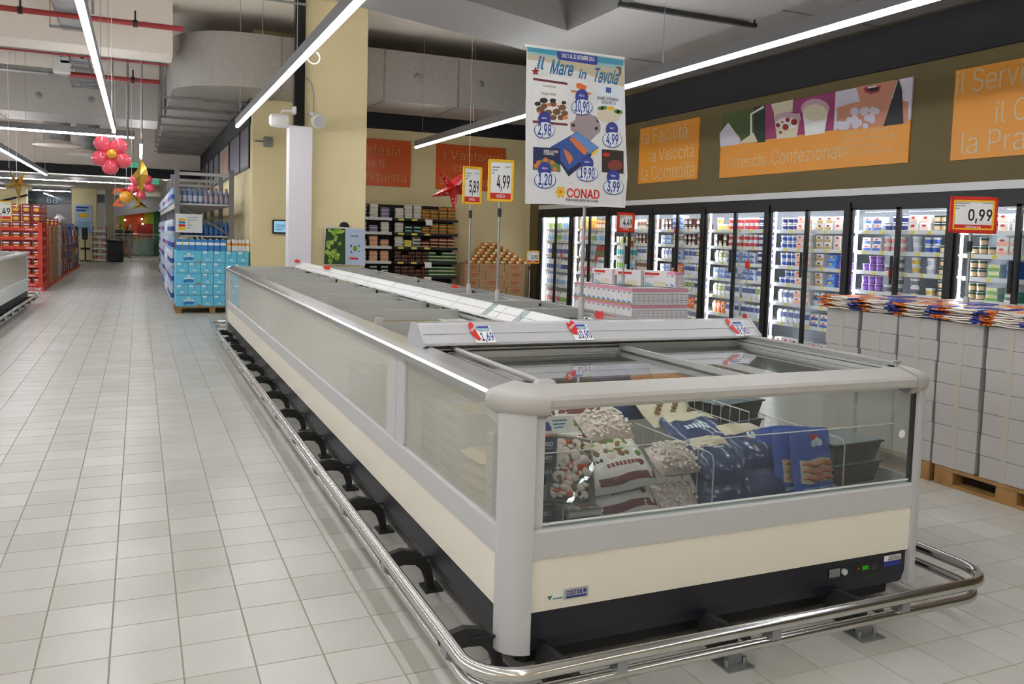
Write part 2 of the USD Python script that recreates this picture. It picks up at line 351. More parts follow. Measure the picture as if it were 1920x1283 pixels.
def lids(t, xa, xb, y0, y1, n):
    """Sliding glass lids across the tank, alternate ones riding above the others."""
    L = (y1 - y0) / n
    for k in range(n):
        up = k % 2; z = .978 + .024 * up; a, b = y0 + k * L - .03 * up, y0 + (k + 1) * L + .03 * up
        lid = part(t, 'sliding_lid', cat(box(xa, xb, a, a + .028, z - .012, z + .016 + .02 * up), box(xa, xb, b - .028, b, z - .012, z + .016 + .02 * up),
                   box(xa, xa + .02, a, b, z - .010, z + .01), box(xb - .02, xb, a, b, z - .010, z + .01)), 'alu_frame', world=True)
        part(lid, 'glass', box(xa + .02, xb - .02, a + .028, b - .028, z - .003, z + .002), 'glass_lid', world=True)
        part(lid, 'handle', cat(box(xa + .01, xa + .05, a - .004, a + .03, z, z + .045 + .02 * up)), 'grey_plastic', world=True)
def long_unit(side, y0, y1, label, far):
    x0, x1 = (XL, XC) if side == 'L' else (XC, XR); lp = line_path(side, y0, y1)
    t = thing('freezer_cabinet', label, 'freezer', ((x0 + x1) / 2, (y0 + y1) / 2, 0), group=None)
    S = 1 if side == 'L' else -1; xo = XL if side == 'L' else XR
    W = dict(world=True)
    part(t, 'plinth', sweep(lp, PLINTH), 'black', **W)
    part(t, 'skirt', sweep(lp, SKIRT), 'navy_black', **W)
    part(t, 'side_panel', sweep(lp, PANEL), 'cream', **W, label='cream side panel')
    part(t, 'trim', sweep(lp, TRIM), 'grey_alu', **W)
    part(t, 'side_glass', box(*sorted((xo + S * .012, xo + S * .018)), y0 + .004, y1 - .004, .54, .966), 'glass_side', **W)
    part(t, 'rim', sweep(lp, RIM), 'alu_shiny', **W, label='shiny aluminium rim')
    g = cat(box(*sorted((xo + S * .11, xo + S * .14)), y0, y1, .12, .44), box(min(x0, x1) + .11, max(x0, x1) - .0, y0, y1, .30, .40) if side == 'L' else box(x0, x1 - .11, y0, y1, .30, .40), box(XC - .012 if side == 'L' else XC, XC if side == 'L' else XC + .012, y0, y1, .1, .95))
    part(t, 'tank', g, 'liner', **W)
    n = max(2, 2 * round((y1 - y0) / 1.6))
    lids(t, *((x0 + .095, x1 - .06) if side == 'L' else (x0 + .06, x1 - .095)), y0 + .05, y1 - (.16 if far else .05), n)
    for k in range(int((y1 - y0) / 1.5) + 1):
        y = y0 + .2 + k * 1.5
        part(t, 'rail_post', box(XC - S * .03 - .02, XC - S * .03 + .02, y, y + .08, .94, 1.06), 'alu_frame', **W)
    if far:
        part(t, 'end_glass', box(x0 + .03, x1 - .03, y1 - .02, y1 - .014, .54, .966), 'glass_blue', **W)
        part(t, 'end_panel', cat(box(x0 + .01, x1 - .01, y1 - .03, y1, .25, .545)), 'cream', **W)
        part(t, 'end_rim', rbox(x0 - .015, x1 - .002, y1 - .085, y1 + .015, .962, 1.03, .015), 'alu_shiny', **W)
        part(t, 'corner_post', box(xo + S * .002 - .02, xo + S * .002 + .02, y1 - .04, y1, .1, .97), 'grey_alu', **W)
    if side == 'L' and y0 < 5: part(t, 'mullion', rbox(XL + .001, XL + .03, y0 + .002, y0 + .17, .545, .962, .006), 'grey_alu', **W)
    return t
long_unit('L', YS, YM, 'left freezer cabinet in the middle of the island, its long glass side facing the aisle', False)
long_unit('L', YM, YE, 'left freezer cabinet at the far end of the island, nearest the blue carton stack', True)
long_unit('R', YS, YM, 'right-hand freezer cabinet of the island, carrying the banner pole and two price sign poles', False)
long_unit('R', YM, YE, 'right-hand far freezer cabinet of the island, in front of the egg shelves', True)
# the head cabinet
t = thing('freezer_cabinet', 'nearest freezer cabinet closing the island, glass front showing frozen seafood packs', 'freezer', ((XL + XR) / 2, (YF + YS) / 2, 0))
cp = corner_path(); W = dict(world=True)
HEAD = t
part(t, 'plinth', sweep(cp, PLINTH), 'black', **W)
part(t, 'skirt', sweep(cp, SKIRT), 'navy_black', **W, label='dark navy kick skirt with controls')
part(t, 'side_panel', sweep(lambda d: [(XL + d, YS), (XL + d, YF + .06)], PANEL), 'cream', **W, label='cream side panel')
part(t, 'front_panel', sweep(lambda d: [(XL + .06, YF + d), (XR - .06, YF + d)], PANEL), 'cream', **W, label='cream front panel')
part(t, 'side_panel', sweep(lambda d: [(XR - d, YF + .06), (XR - d, YS)], PANEL), 'cream', **W)
part(t, 'trim', sweep(lambda d: [(XL + d, YS), (XL + d, YF + .06)], TRIM), 'grey_alu', **W)
part(t, 'trim', sweep(lambda d: [(XL + .06, YF + d), (XR - .06, YF + d)], TRIM), 'grey_alu', **W)
part(t, 'trim', sweep(lambda d: [(XR - d, YF + .06), (XR - d, YS)], TRIM), 'grey_alu', **W)
part(t, 'side_glass', box(XL + .012, XL + .018, YF + .07, YS - .01, .54, .966), 'glass_side', **W)
part(t, 'front_glass', box(XL + .07, XR - .07, YF + .012, YF + .018, .54, .966), 'glass_front', **W)
part(t, 'side_glass', box(XR - .018, XR - .012, YF + .07, YS - .01, .54, .966), 'glass_side', **W)
part(t, 'glass_bead', cat(box(XL + .1, XR - .08, YF + .004, YF + .012, .545, .556)), 'glass_blue', **W)
part(t, 'inner_glass', box(XL + .13, XR - .14, YF + .075, YF + .08, .50, .790), 'glass_inner', **W)
part(t, 'glass_edge', tube([(XL + .13, YF + .0775, .792), (XR - .14, YF + .0775, .792)], .0022, 6), 'white_gloss', **W)
part(t, 'glass_edge', cat(tube([(XL + .1, YF + .02, .556), (XR - .08, YF + .02, .556)], .005, 6)), 'white_gloss', **W)
def quarter_post(x, y, sx):
    R = .1; a = np.linspace(0, PI / 2, 9)
    p = [(x + sx * (R - R * math.cos(q)), y + R - R * math.sin(q)) for q in a] + [(x + sx * R, y + .035), (x + sx * .035, y + .035), (x + sx * .035, y + R)]
    return poly(p, 'z', .105, .963)
part(t, 'corner_post', quarter_post(XL - .006, YF - .006, 1), 'grey_alu', smooth=40, **W)
part(t, 'corner_post', quarter_post(XR + .006, YF - .006, -1), 'grey_alu', smooth=40, **W)
part(t, 'post_sleeve', sweep(lambda d: [(XL - .008 + .1 - (.1 - d) * math.cos(q), YF - .008 + .1 - (.1 - d) * math.sin(q)) for q in np.linspace(.05, 1.5, 9)], [(0, .108), (0, .2), (.002, .2), (.002, .108)]), 'grey_alu', smooth=40, **W)
part(t, 'inner_post', box(XL + .1, XL + .135, YF + .01, YF + .03, .545, .962), 'grey_alu', **W)
part(t, 'inner_post', box(XR - .105, XR - .085, YF + .01, YF + .03, .545, .962), 'rubber', **W)
part(t, 'inner_post', box(XL + .012, XL + .03, YF + .1, YF + .12, .545, .962), 'grey_alu', **W)
part(t, 'mullion', rbox(XL + .001, XL + .03, YS - .14, YS - .004, .545, .962, .006), 'grey_alu', **W)
part(t, 'rim', sweep(lambda d: [(XL + d, YS), (XL + d, YF + .16)], RIM), 'alu_shiny', **W, label='shiny aluminium side rim')
part(t, 'rim', sweep(lambda d: [(XL + .13, YF + d), (XR - .12, YF + d)], RIM), 'cap_plastic', smooth=25, **W, label='pale plastic front rim')
part(t, 'rim', sweep(lambda d: [(XR - d, YF + .16), (XR - d, YS)], RIM), 'alu_shiny', **W)
CAPR = [(.03, .93), (.004, .935), (-.026, .955), (-.03, .98), (-.028, 1.003), (-.014, 1.018), (.02, 1.028), (.085, 1.044), (.1, 1.036), (.1, .95)]
for s in (0, 1):
    part(t, 'corner_cap', sweep((lambda d: [(XL + d, YF + .165)] + corner_path(right=False)(d)[1:] + [(XL + .135, YF + d)]) if s == 0 else (lambda d: [(XR - .125, YF + d)] + corner_path(left=False)(d)[:-1] + [(XR - d, YF + .165)]), CAPR), 'cap_plastic', smooth=50, **W)
part(t, 'tank', cat(box(XL + .11, XR - .11, YF + .1, YS, .28, .32), box(XL + .10, XL + .12, YF + .1, YS, .1, .44), box(XR - .12, XR - .1, YF + .1, YS, .1, .44), box(XL + .1, XR - .1, YF + .08, YF + .1, .1, .44), box(XL + .03, XR - .03, YS - .03, YS - .005, .1, .95)), 'liner', **W)
part(t, 'service_panel', cat(*[box(XL + .1, XR - .1, YS - .075, YS - .03, .80 + .03 * k, .825 + .03 * k) for k in range(5)]), 'grey_alu', **W)
# sliding lids of the head cabinet
for k, (xa, xb, z) in enumerate(((XL + .19, 2.30, .985), (2.26, XR - .10, 1.004))):
    lid = part(t, 'sliding_lid', cat(box(xa, xb, YF + .1, YF + .125, z - .012, z + .014), box(xa, xb, YS - .22, YS - .19, z - .012, z + .018), box(xa, xa + .022, YF + .1, YS - .19, z - .01, z + .012), box(xb - .022, xb, YF + .1, YS - .19, z - .01, z + .012)), 'alu_frame', **W)
    part(lid, 'glass', box(xa + .022, xb - .022, YF + .125, YS - .22, z - .003, z + .002), 'glass_lid', **W)
part(t, 'lid_guide', cat(box(XR - .10, XR - .085, YF + .12, YS - .1, .985, 1.052), box(XR - .11, XR - .10, YF + .12, YS - .1, .985, 1.0), box(XR - .115, XR - .10, YF + .12, YS - .1, 1.02, 1.03), box(XR - .12, XR - .07, YF + .12, YS - .1, 1.05, 1.056)), 'alu_frame', **W)
part(t, 'grab_bar', tube([(XL + .215, YS - .19, 1.02), (XL + .215, YF + .25, 1.02)], .011, 10), 'grey_plastic', smooth=True, **W)
part(t, 'bar_holder', rbox(XL + .19, XL + .27, YF + .19, YF + .25, 1.0, 1.03, .012), 'grey_plastic', **W)
# controls and maker's plate on the front
cx0 = 2.60
part(t, 'control_panel', box(cx0, cx0 + .30, YF - .0015 + .012, YF + .02, .165, .222), 'black_gloss', **W)
part(t, 'control_knob', cyl((cx0 + .085, YF + .012, .198), (cx0 + .085, YF - .001, .198), .013, 12), 'grey_alu', **W)
part(t, 'switch_plate', box(cx0 + .005, cx0 + .06, YF + .005, YF + .012, .182, .216), 'galvanised', **W)
M['led_green'] = usdkit.material(stage, '/World/Looks/led_green', {'e': ('emission', dict(color=(.1, .8, .05), strength=.22))}, surface='e.emission')
M['led_red'] = usdkit.material(stage, '/World/Looks/led_red', {'e': ('emission', dict(color=(.9, .1, .05), strength=.5))}, surface='e.emission')
part(t, 'display', cat(*[box(cx0 + .19 + .009 * k, cx0 + .196 + .009 * k, YF + .007, YF + .0105, .19, .207) for k in range(4)]), 'led_green', **W)
part(t, 'indicator', cyl((cx0 + .168, YF + .0105, .2), (cx0 + .168, YF + .007, .2), .003, 8), 'led_red', **W)
part(t, 'button', cat(*[box(cx0 + .245 + .018 * i, cx0 + .256 + .018 * i, YF + .007, YF + .0105, .186 + .014 * j, .193 + .014 * j) for i in range(2) for j in range(2)]), 'glass_blue', **W)
st = part(t, 'sticker', box(cx0 + .312, cx0 + .41, YF + .009, YF + .0118, .186, .234), 'ink_blue', **W)
part(st, 'sticker_band', box(cx0 + .312, cx0 + .41, YF + .0075, YF + .009, .21, .234), 'white', **W)
[part(st, 'lettering', m_, 'ink', **W) for m_ in (text_on('CONTROLLO', (cx0 + .335, YF + .0073, .223), (1, 0, 0), (0, 0, 1), .007, .07, True, depth=.0004), text_on('MONITORATO', (cx0 + .335, YF + .0073, .213), (1, 0, 0), (0, 0, 1), .007, .07, True, depth=.0004))]
lp_ = part(t, 'maker_plate', box(1.365, 1.46, YF - .0005, YF + .006, .282, .318), 'grey_plastic', **W, label='small silver maker plate with blue stripe')
part(lp_, 'stripe', box(1.372, 1.455, YF - .0012, YF - .0005, .2855, .292), 'ink_blue', **W)
part(lp_, 'lettering', cat(text_on('COSTAN', (1.372, YF - .0006, .296), (1, 0, 0), (0, 0, 1), .0165, .062, True, depth=.0008)), 'ink_blue', **W)
part(lp_, 'emblem', cat(*[mv(box(-.0085, .0085, 0, .0008, -.0012, .0012), (1.446, YF - .0014, .305), ry=a) for a in (0, PI / 4, PI / 2, 3 * PI / 4)]), 'ink_blue', **W)
gp = part(t, 'green_label', flat_on([(0, .022), (.066, .022), (.066, 0), (.016, 0)], (1.296, YF + .0058, .283), (1, 0, 0), (0, 0, 1)), 'paper', **W)
mat('leaf_green', (60, 130, 90), .6)
part(gp, 'mark', cat(flat_on([(.004, .018), (.024, .018), (.014, .002)], (1.296, YF + .0048, .283), (1, 0, 0), (0, 0, 1), .0005), flat_on(rect(.026, .004, .064, .008), (1.296, YF + .0048, .283), (1, 0, 0), (0, 0, 1), .0005)), 'leaf_green', **W)
part(t, 'spot_sticker', flat_on(disc(0, 0, .018), (XR - .165, YF + .0115, .762), (1, 0, 0), (0, 0, 1)), 'white', **W, label='round white sticker on the glass')
# centre price rails
R1 = [(-.085, 1.045), (.0, 1.112), (.03, 1.112), (.10, 1.045), (.10, 1.03), (-.085, 1.03)]
t = thing('price_rail', 'long white price rail running along the middle of the freezer island', 'price rail', (XC, 8.3, 1.03))
part(t, 'rail', poly([(XC + d, z) for d, z in R1], 'y', 4.05, 12.45), 'white_gloss', world=True)
part(t, 'groove', cat(poly([(XC - .0475, 1.0760), (XC - .0445, 1.0785), (XC - .0465, 1.0810), (XC - .0495, 1.0785)], 'y', 4.05, 12.45)), 'grey_alu', world=True)
part(t, 'end_cap', cat(poly([(XC + d * 1.05, z + .002) for d, z in R1], 'y', 12.45, 12.47), poly([(XC + d * 1.05, z + .002) for d, z in R1], 'y', 4.03, 4.05)), 'grey_plastic', world=True)
for k in range(9):
    y = 4.9 + k * .85
    part(t, 'joint', poly([(XC - .0865, 1.0455), (XC - .001, 1.1130), (XC - .001, 1.1145), (XC - .088, 1.0465)], 'y', y, y + .006), 'grey_alu', world=True)
for y in (4.55, 5.05):
    part(t, 'clear_holder', mv(box(-.058, .058, 0, .09, .0, .002), (XC - .045, y, 1.081), ry=-.67), 'glass_blue', world=True)
t = thing('price_rail', 'grey price rail across the back of the nearest freezer cabinet, with three price cards', 'price rail', (2.15, 3.8, 1.03))
part(t, 'rail', poly([(3.70, 1.052), (3.80, 1.128), (3.90, 1.128), (3.95, 1.05), (3.95, 1.03), (3.70, 1.04)], 'x', 1.20, 3.13), 'rail_grey', world=True)
part(t, 'groove', poly([(3.7485, 1.0885), (3.7505, 1.0895), (3.7475, 1.0925), (3.7458, 1.0905)], 'x', 1.20, 3.13), 'grey_alu', world=True)
part(t, 'end_cap', cat(poly([(3.695, 1.04), (3.695, 1.055), (3.795, 1.133), (3.905, 1.133), (3.955, 1.05), (3.955, .97), (3.8, .97)], 'x', 1.19, 1.20), poly([(3.695, 1.04), (3.695, 1.055), (3.795, 1.133), (3.905, 1.133), (3.955, 1.05), (3.955, .97), (3.8, .97)], 'x', 3.13, 3.14)), 'rail_grey', world=True)
part(t, 'under_rail', cat(box(1.2, 3.13, 3.80, 3.83, .98, 1.04), box(1.2, 3.13, 3.74, 3.80, .985, 1.0), box(1.2, 3.13, 3.76, 3.80, 1.01, 1.018)), 'alu_frame', world=True)

# ---------------------------------------------------------------- chrome bumper round the island
t = thing('bumper_rail', 'double chrome bumper tube on black floor brackets round the freezer island', 'bumper rail', (XC, 7.5, 0))
def bump_path(o, z, y0=12.95):
    R = .17; xl, xr, yf = XL - .2 - o, XR + .11 + o, YF - .27 - o
    p = [(xl + .35, y0 + .12, z), (xl + .1, y0 + .12, z)] + [(xl + .1 - .1 * math.sin(a), y0 + .02 + .1 * math.cos(a), z) for a in np.linspace(.1, PI / 2, 6)]
    p += [(xl, y, z) for y in np.linspace(y0 - .2, yf + R + .1, 24)]
    p += [(xl + R - R * math.cos(a), yf + R - R * math.sin(a), z) for a in np.linspace(0, PI / 2, 9)]
    p += [(x, yf, z) for x in np.linspace(xl + R + .1, xr - R - .1, 8)]
    p += [(xr - R + R * math.sin(a), yf + R - R * math.cos(a), z) for a in np.linspace(0, PI / 2, 9)]
    p += [(xr, y, z) for y in np.linspace(yf + R + .1, y0, 20)]
    return p
part(t, 'upper_tube', tube(bump_path(0, .195), .023, 12), 'chrome', smooth=50, world=True)
part(t, 'lower_tube', tube(bump_path(-.012, .128), .019, 12), 'chrome', smooth=50, world=True)
bx, by = XL - .2, YF - .27
for x in (1.44, 2.08, 2.72): part(t, 'clip', cat(box(x - .02, x + .02, by - .012, by + .012, .14, .178), box(x - .014, x + .014, by + .012, by + .05, .13, .165)), 'steel', world=True)
ys_l = [2.60 + .78 * k for k in range(13)]
for y in ys_l: part(t, 'clip', box(bx - .012, bx + .014, y - .03, y + .03, .14, .178), 'steel', world=True)
for y in [3.2 + .7 * k for k in range(13)]: part(t, 'clip', box(XR + .1, XR + .12, y - .03, y + .03, .14, .178), 'steel', world=True)
arch = sg.Polygon([(0, .0), (0, .03), (.0, .05), (-.02, .105), (-.06, .14), (-.12, .15), (-.19, .145), (-.19, .175), (-.10, .195), (-.03, .18), (.03, .12), (.045, .05), (.045, 0)])
gus = sg.Polygon([(-.19, .115), (-.19, .175), (-.10, .195), (-.03, .18), (.03, .12), (.045, .05), (.045, 0), (.012, 0), (.012, .04), (-.006, .09), (-.04, .122), (-.09, .128)])
def bracket(): return cat(poly(list(gus.exterior.coords)[:-1], 'y', -.016, .016), box(.0, .08, -.05, .05, 0, .012), box(-.08, .06, -.03, -.02, .15, .16))
for y in ys_l: part(t, 'bracket', mv(bracket(), (XL - .012, y + .07, 0)), 'rubber', world=True)
for x in (1.30, 2.0, 2.65): part(t, 'bracket', mv(cat(poly([(.10, .0), (.30, 0), (.30, .12), (.16, .135), (.02, .14), (.0, .125), (.09, .115)], 'x', -.012, .012), box(-.05, .05, .13, .145, .06, .125)), (x, YF - .24, 0)), 'rubber', world=True)
for y in [3.2 + .7 * k for k in range(13)]: part(t, 'bracket', mv(bracket(), (XR + .012, y + .07, 0), rz=PI), 'rubber', world=True)
for x in (1.30, 2.0, 2.65): part(t, 'foot_plate', cat(box(x - .06, x + .06, YF - .2, YF - .06, 0, .006), box(x - .03, x + .03, YF - .16, YF - .13, .006, .05), cyl((x - .04, YF - .16, 0), (x - .04, YF - .16, .03), .008, 6), cyl((x + .04, YF - .16, 0), (x + .04, YF - .16, .03), .008, 6)), 'steel', world=True)

# ---------------------------------------------------------------- where a picture point lies on a plane of the room
def at(px, py, X=None, Y=None, Z=None):
    d = RGT * ((px - CX) / F) - UPV * ((py - CY) / F) + FWD
    t = (X - EYE[0]) / d[0] if X is not None else (Y - EYE[1]) / d[1] if Y is not None else (Z - EYE[2]) / d[2]
    return EYE + d * t
def on_y(pts, Y, lift, crop=None):
    """A thin printed shape on the plane y = Y, lifted towards the aisle; crop = (x0, y0, scale) of the picture detail the outline was read from."""
    if crop: pts = [(crop[0] + a / crop[2], crop[1] + b / crop[2]) for a, b in pts]
    return poly([tuple(at(a, b, Y=Y)[[0, 2]]) for a, b in pts], 'y', Y - lift - .0007, Y - lift)
def on_x(pts, X, lift, crop=None):
    if crop: pts = [(crop[0] + a / crop[2], crop[1] + b / crop[2]) for a, b in pts]
    return poly([tuple(at(a, b, X=X)[[1, 2]]) for a, b in pts], 'x', X - lift - .0007, X - lift)
UY, VZ = (1, 0, 0), (0, 0, 1); UX = (0, -1, 0)

# ---------------------------------------------------------------- pillar and what hangs on it
t = thing('pillar', 'tan square pillar standing behind the far end of the freezer island', 'pillar', (2.79, 14.15, 0))
part(t, 'shaft', rbox(2.36, 3.37, 13.7, 14.6, 0, 5.199, .012), 'wall_tan', world=True)
part(t, 'cable_channel', cat(box(2.20, 2.355, 13.60, 13.75, 3.1, 5.199), box(2.20, 2.215, 13.585, 13.60, 3.1, 5.199), box(2.34, 2.355, 13.585, 13.60, 3.1, 5.199)), 'black_gloss', world=True, label='black cable channel')
mat('white_lilac', (226, 222, 228), .4)
part(t, 'casing', rbox(2.10, 2.46, 13.46, 13.70, 0, 3.18, .008), 'white_lilac', world=True, label='tall white boxed casing')
def projector(p):
    part(p, 'body', mv(lathe([(.07, 0), (.098, .01), (.11, .06), (.108, .2), (.09, .27), (.05, .29)], 18), ry=-PI / 2), 'white', smooth=40)
    part(p, 'grille', mv(lathe([(.08, 0), (.086, .006), (.06, .012)], 18), (-.289 + .285, 0, 0), ry=PI / 2), 'lamp_body', smooth=40)
    part(p, 'arm', tube([(-.12, 0, .09), (-.10, 0, .15), (0, .0, .16), (.08, .02, .17)], .014, 8), 'white', smooth=40)
    part(p, 'mount', rbox(.06, .11, -.05, .09, .11, .23, .01), 'white')
p = thing('sound_projector', 'white barrel speaker pointing left off the pillar, above the tall white casing', 'speaker', (2.10, 13.5, 3.24)); projector(p)
p = thing('sound_projector', 'round white speaker facing down the shop on the right of the black channel', 'speaker', (2.53, 13.4, 3.30))
part(p, 'body', mv(lathe([(.05, 0), (.10, .02), (.112, .08), (.11, .2), (.07, .24)], 18), (0, .12, .0), rx=PI / 2 + .25), 'white', smooth=40)
part(p, 'grille', mv(lathe([(.086, 0), (.09, .006)], 18), (0, -.115, -.06), rx=PI / 2 + .25), 'lamp_body')
part(p, 'mount', lathe([(.07, 0), (.075, .02), (.075, .05), (.04, .06)], 14, (-.03, .25, .07)), 'white', smooth=40)
part(p, 'cable', tube([(-.03, .27, .14), (-.02, .27, .4), (-.06, .27, .58), (-.12, .27, .64), (-.16, .27, .66)], .008, 6), 'steel')
t = thing('picture_panel', 'pale framed panel on the pillar with green grapes on its left half', 'poster', (3.05, 13.66, 1.3))
GC = (600, 410, 12.83); YP = 13.62
part(t, 'board', on_y([(130, 180), (1085, 240), (1095, 1130), (90, 1110)], YP, -.02, GC), 'lamp_body', world=True)
mat('sky_paper', (176, 192, 214), .5); mat('leaf_dark', (36, 66, 28), .6); mat('grape', (120, 156, 44), .35); mat('grape_pale', (160, 188, 84), .35)
part(t, 'print_right', on_y([(615, 240), (1075, 270), (1090, 1110), (612, 1105)], YP, -.018, GC), 'sky_paper', world=True)
part(t, 'print_left', on_y([(150, 235), (615, 245), (612, 1105), (100, 1095)], YP, -.018, GC), 'leaf_dark', world=True)
gr = []; gr2 = []
for k in range(46):
    a = rnd.uniform(170, 580); b = rnd.choice([rnd.uniform(270, 370), rnd.uniform(430, 700), rnd.uniform(760, 1070)]); r = rnd.uniform(28, 60)
    if 300 < a < 560 and 480 < b < 700 and rnd.random() < .7: continue
    (gr if k % 2 else gr2).append(on_y(disc(a, b, r, n=10), YP, -.017 + .0001 * k, GC))
part(t, 'grape_print', cat(gr), 'grape', world=True); part(t, 'grape_print', cat(gr2), 'grape_pale', world=True)
part(t, 'emblem', cat(*[on_y(s, YP, -.016, GC) for s in ([(740, 630), (775, 630), (775, 670), (740, 700)], [(920, 640), (960, 640), (955, 690), (930, 670)], [(740, 780), (790, 820), (740, 830)], [(920, 790), (960, 770), (955, 810)], [(740, 405), (925, 415), (925, 435), (740, 425)])]), 'ink_blue', world=True)
part(t, 'emblem_fruit', on_y(disc(850, 720, 50, 70, 14), YP, -.0155, GC), 'grape', world=True)
part(t, 'logo_strip', on_y([(725, 930), (925, 945), (925, 990), (725, 980)], YP, -.016, GC), 'red', world=True)
part(t, 'hook', mv(cyl((0, 0, 0), (0, .05, 0), .075, 14), at(646, 425, Y=13.64)), 'black', world=True)

# ---------------------------------------------------------------- wall signs
mat('sign_ink', (226, 176, 120), .5); mat('sign_ink_pale', (204, 190, 160), .5)
def wall_text(lines, Y=None, X=None, thin=True):
    out = []
    for s, (x0, y0), (x1, y1), (hx, hy) in lines:
        k = dict(Y=Y) if Y else dict(X=X); a, b, c = at(x0, y0, **k), at(x1, y1, **k), at(hx, hy, **k)
        W_ = abs((b - a)[0 if Y else 1]); h = abs((c - a)[2])
        o = np.array([a[0], Y, a[2]]) if Y else np.array([X, a[1], a[2]])
        out.append(text_on(s, o, UY if Y else UX, VZ, h, W_, depth=.001, thin=True))
    return out
YW = 17.17
t = thing('wall_sign', 'orange wall sign ending in "conquista", partly behind the pillar', 'sign', (4.3, YW, 3.0))
part(t, 'panel', box(3.42, 5.16, YW, 17.2, 2.54, 3.49), 'orange_sign', world=True)
def lt(s, xr, zb, h, w): return text_on(s, (xr - w, YW, zb), UY, VZ, h, w, depth=.001, thin=True)
[part(t, 'lettering', m_, 'sign_ink', world=True) for m_ in (lt('la Cortesia', 4.93, 3.18, .19, 1.28), lt('che ti', 4.60, 2.92, .17, .55), lt('conquista', 5.07, 2.64, .19, 1.18))]
t = thing('wall_sign', 'orange wall sign reading "i Vantaggi che", behind the red paper star', 'sign', (6.5, YW, 3.0))
part(t, 'panel', box(5.72, 7.31, YW, 17.2, 2.54, 3.49), 'orange_sign', world=True)
[part(t, 'lettering', m_, 'sign_ink', world=True) for m_ in (lt('i Vantaggi', 7.22, 3.18, .19, 1.35), lt('che', 6.52, 2.92, .17, .42), lt('soprendono', 7.2, 2.64, .18, 1.42))]
XW = 7.93
def amber(y0, y1, z0, z1, label): 
    t = thing('wall_sign', label, 'sign', (XW, (y0 + y1) / 2, z0)); part(t, 'panel', box(XW, 7.95, y1, y0, z0, z1), 'amber_sign', world=True); return t
t = amber(12.72, 11.0, 2.55, 3.5, 'small amber wall sign reading "la Facilità la Velocità la Comodità"')
c2 = (1180, 210, 9.164)
def c2p(a, b): return c2[0] + a / c2[2], c2[1] + b / c2[2]
[part(t, 'lettering', m_, 'sign_ink_pale', world=True) for m_ in wall_text([('la Facilità', c2p(205, 565), c2p(990, 450), c2p(205, 330)), ('la Velocità', c2p(335, 865), c2p(1105, 775), c2p(335, 660)), ('la Comodità', c2p(195, 1190), c2p(1115, 1105), c2p(195, 950))], X=XW)]
t = amber(10.45, 7.03, 2.53, 3.01, 'wide amber wall sign "i Freschi Confezionati" under three food pictures')
c1 = (1340, 130, 5.053); mat('pic_green', (62, 86, 30), .5); mat('pic_green_dark', (24, 42, 26), .5); mat('pic_magenta', (150, 48, 108), .5); mat('pic_cream', (214, 204, 178), .5); mat('pic_glass', (196, 160, 176), .5); mat('skin', (196, 134, 106), .55); mat('hair', (26, 26, 34), .5); mat('lips', (176, 62, 62), .45); mat('lilac_white', (206, 200, 214), .6)
def pic(par, name, pts, m, lift): return part(par, name, on_x(pts, XW, lift, c1), m, world=True)
yA, yB, yC, yD = 10.45, 9.49, 8.19, 7.03
pa = part(t, 'picture', box(XW, 7.95, yB, yA, 3.01, 3.485), 'pic_green', world=True)
pic(pa, 'leaves', [(370, 360), (480, 340), (480, 690), (380, 695)], 'pic_green_dark', .001)
pic(pa, 'milk_pack', [(48, 610), (130, 505), (245, 660), (240, 710), (55, 735)], 'lilac_white', .002)
pic(pa, 'milk_pack', [(220, 705), (370, 600), (410, 690)], 'pic_cream', .003)
pic(pa, 'straw', [(340, 620), (340, 420), (465, 345), (470, 365), (356, 430), (358, 620)], 'white', .004)
pb = part(t, 'picture', box(XW, 7.95, yC, yB, 3.01, 3.485), 'pic_magenta', world=True)
pic(pb, 'cup', [(560, 420), (810, 420), (780, 640), (590, 660)], 'pic_cream', .001)
pic(pb, 'cup_top', [(535, 330), (745, 285), (740, 400), (570, 440)], 'pic_cream', .002)
pic(pb, 'cup_rim', disc(692, 470, 128, 62, 18), 'pic_glass', .003)
pic(pb, 'cream_top', disc(692, 510, 110, 52, 18), 'white', .004)
part(pb, 'berry', cat(*[on_x(disc(a, b, r, n=10), XW, .006, c1) for a, b, r in ((695, 480, 22), (757, 500, 30), (603, 530, 20), (675, 548, 30), (628, 598, 14), (645, 500, 10))]), 'red_dark', world=True)
pic(pb, 'cup', [(835, 400), (1080, 380), (1040, 605), (860, 630)], 'white', .002)
pic(pb, 'cup_rim', disc(955, 375, 135, 95, 20), 'pic_glass', .003)
pic(pb, 'cream_top', disc(955, 410, 115, 78, 20), 'pic_cream', .004)
pc = part(t, 'picture', box(XW, 7.95, yD, yC, 3.01, 3.485), 'lilac_white', world=True)
pic(pc, 'face', [(1340, 170), (1740, 95), (1660, 300), (1560, 420), (1380, 300)], 'skin', .001)
pic(pc, 'shoulder', [(1160, 365), (1300, 320), (1400, 300), (1700, 280), (1835, 310), (1835, 510), (1160, 590)], 'skin', .0005)
pic(pc, 'hair', [(1745, 90), (1775, 200), (1790, 515), (1600, 540), (1690, 260)], 'hair', .003)
pic(pc, 'lips', [(1410, 180), (1490, 150), (1580, 155), (1560, 215), (1480, 240), (1420, 215)], 'lips', .002)
pic(pc, 'open_mouth', [(1425, 190), (1500, 175), (1565, 165), (1545, 205), (1480, 218)], 'hair', .003)
pic(pc, 'teeth', [(1450, 168), (1535, 152), (1530, 168), (1460, 182)], 'white', .004)
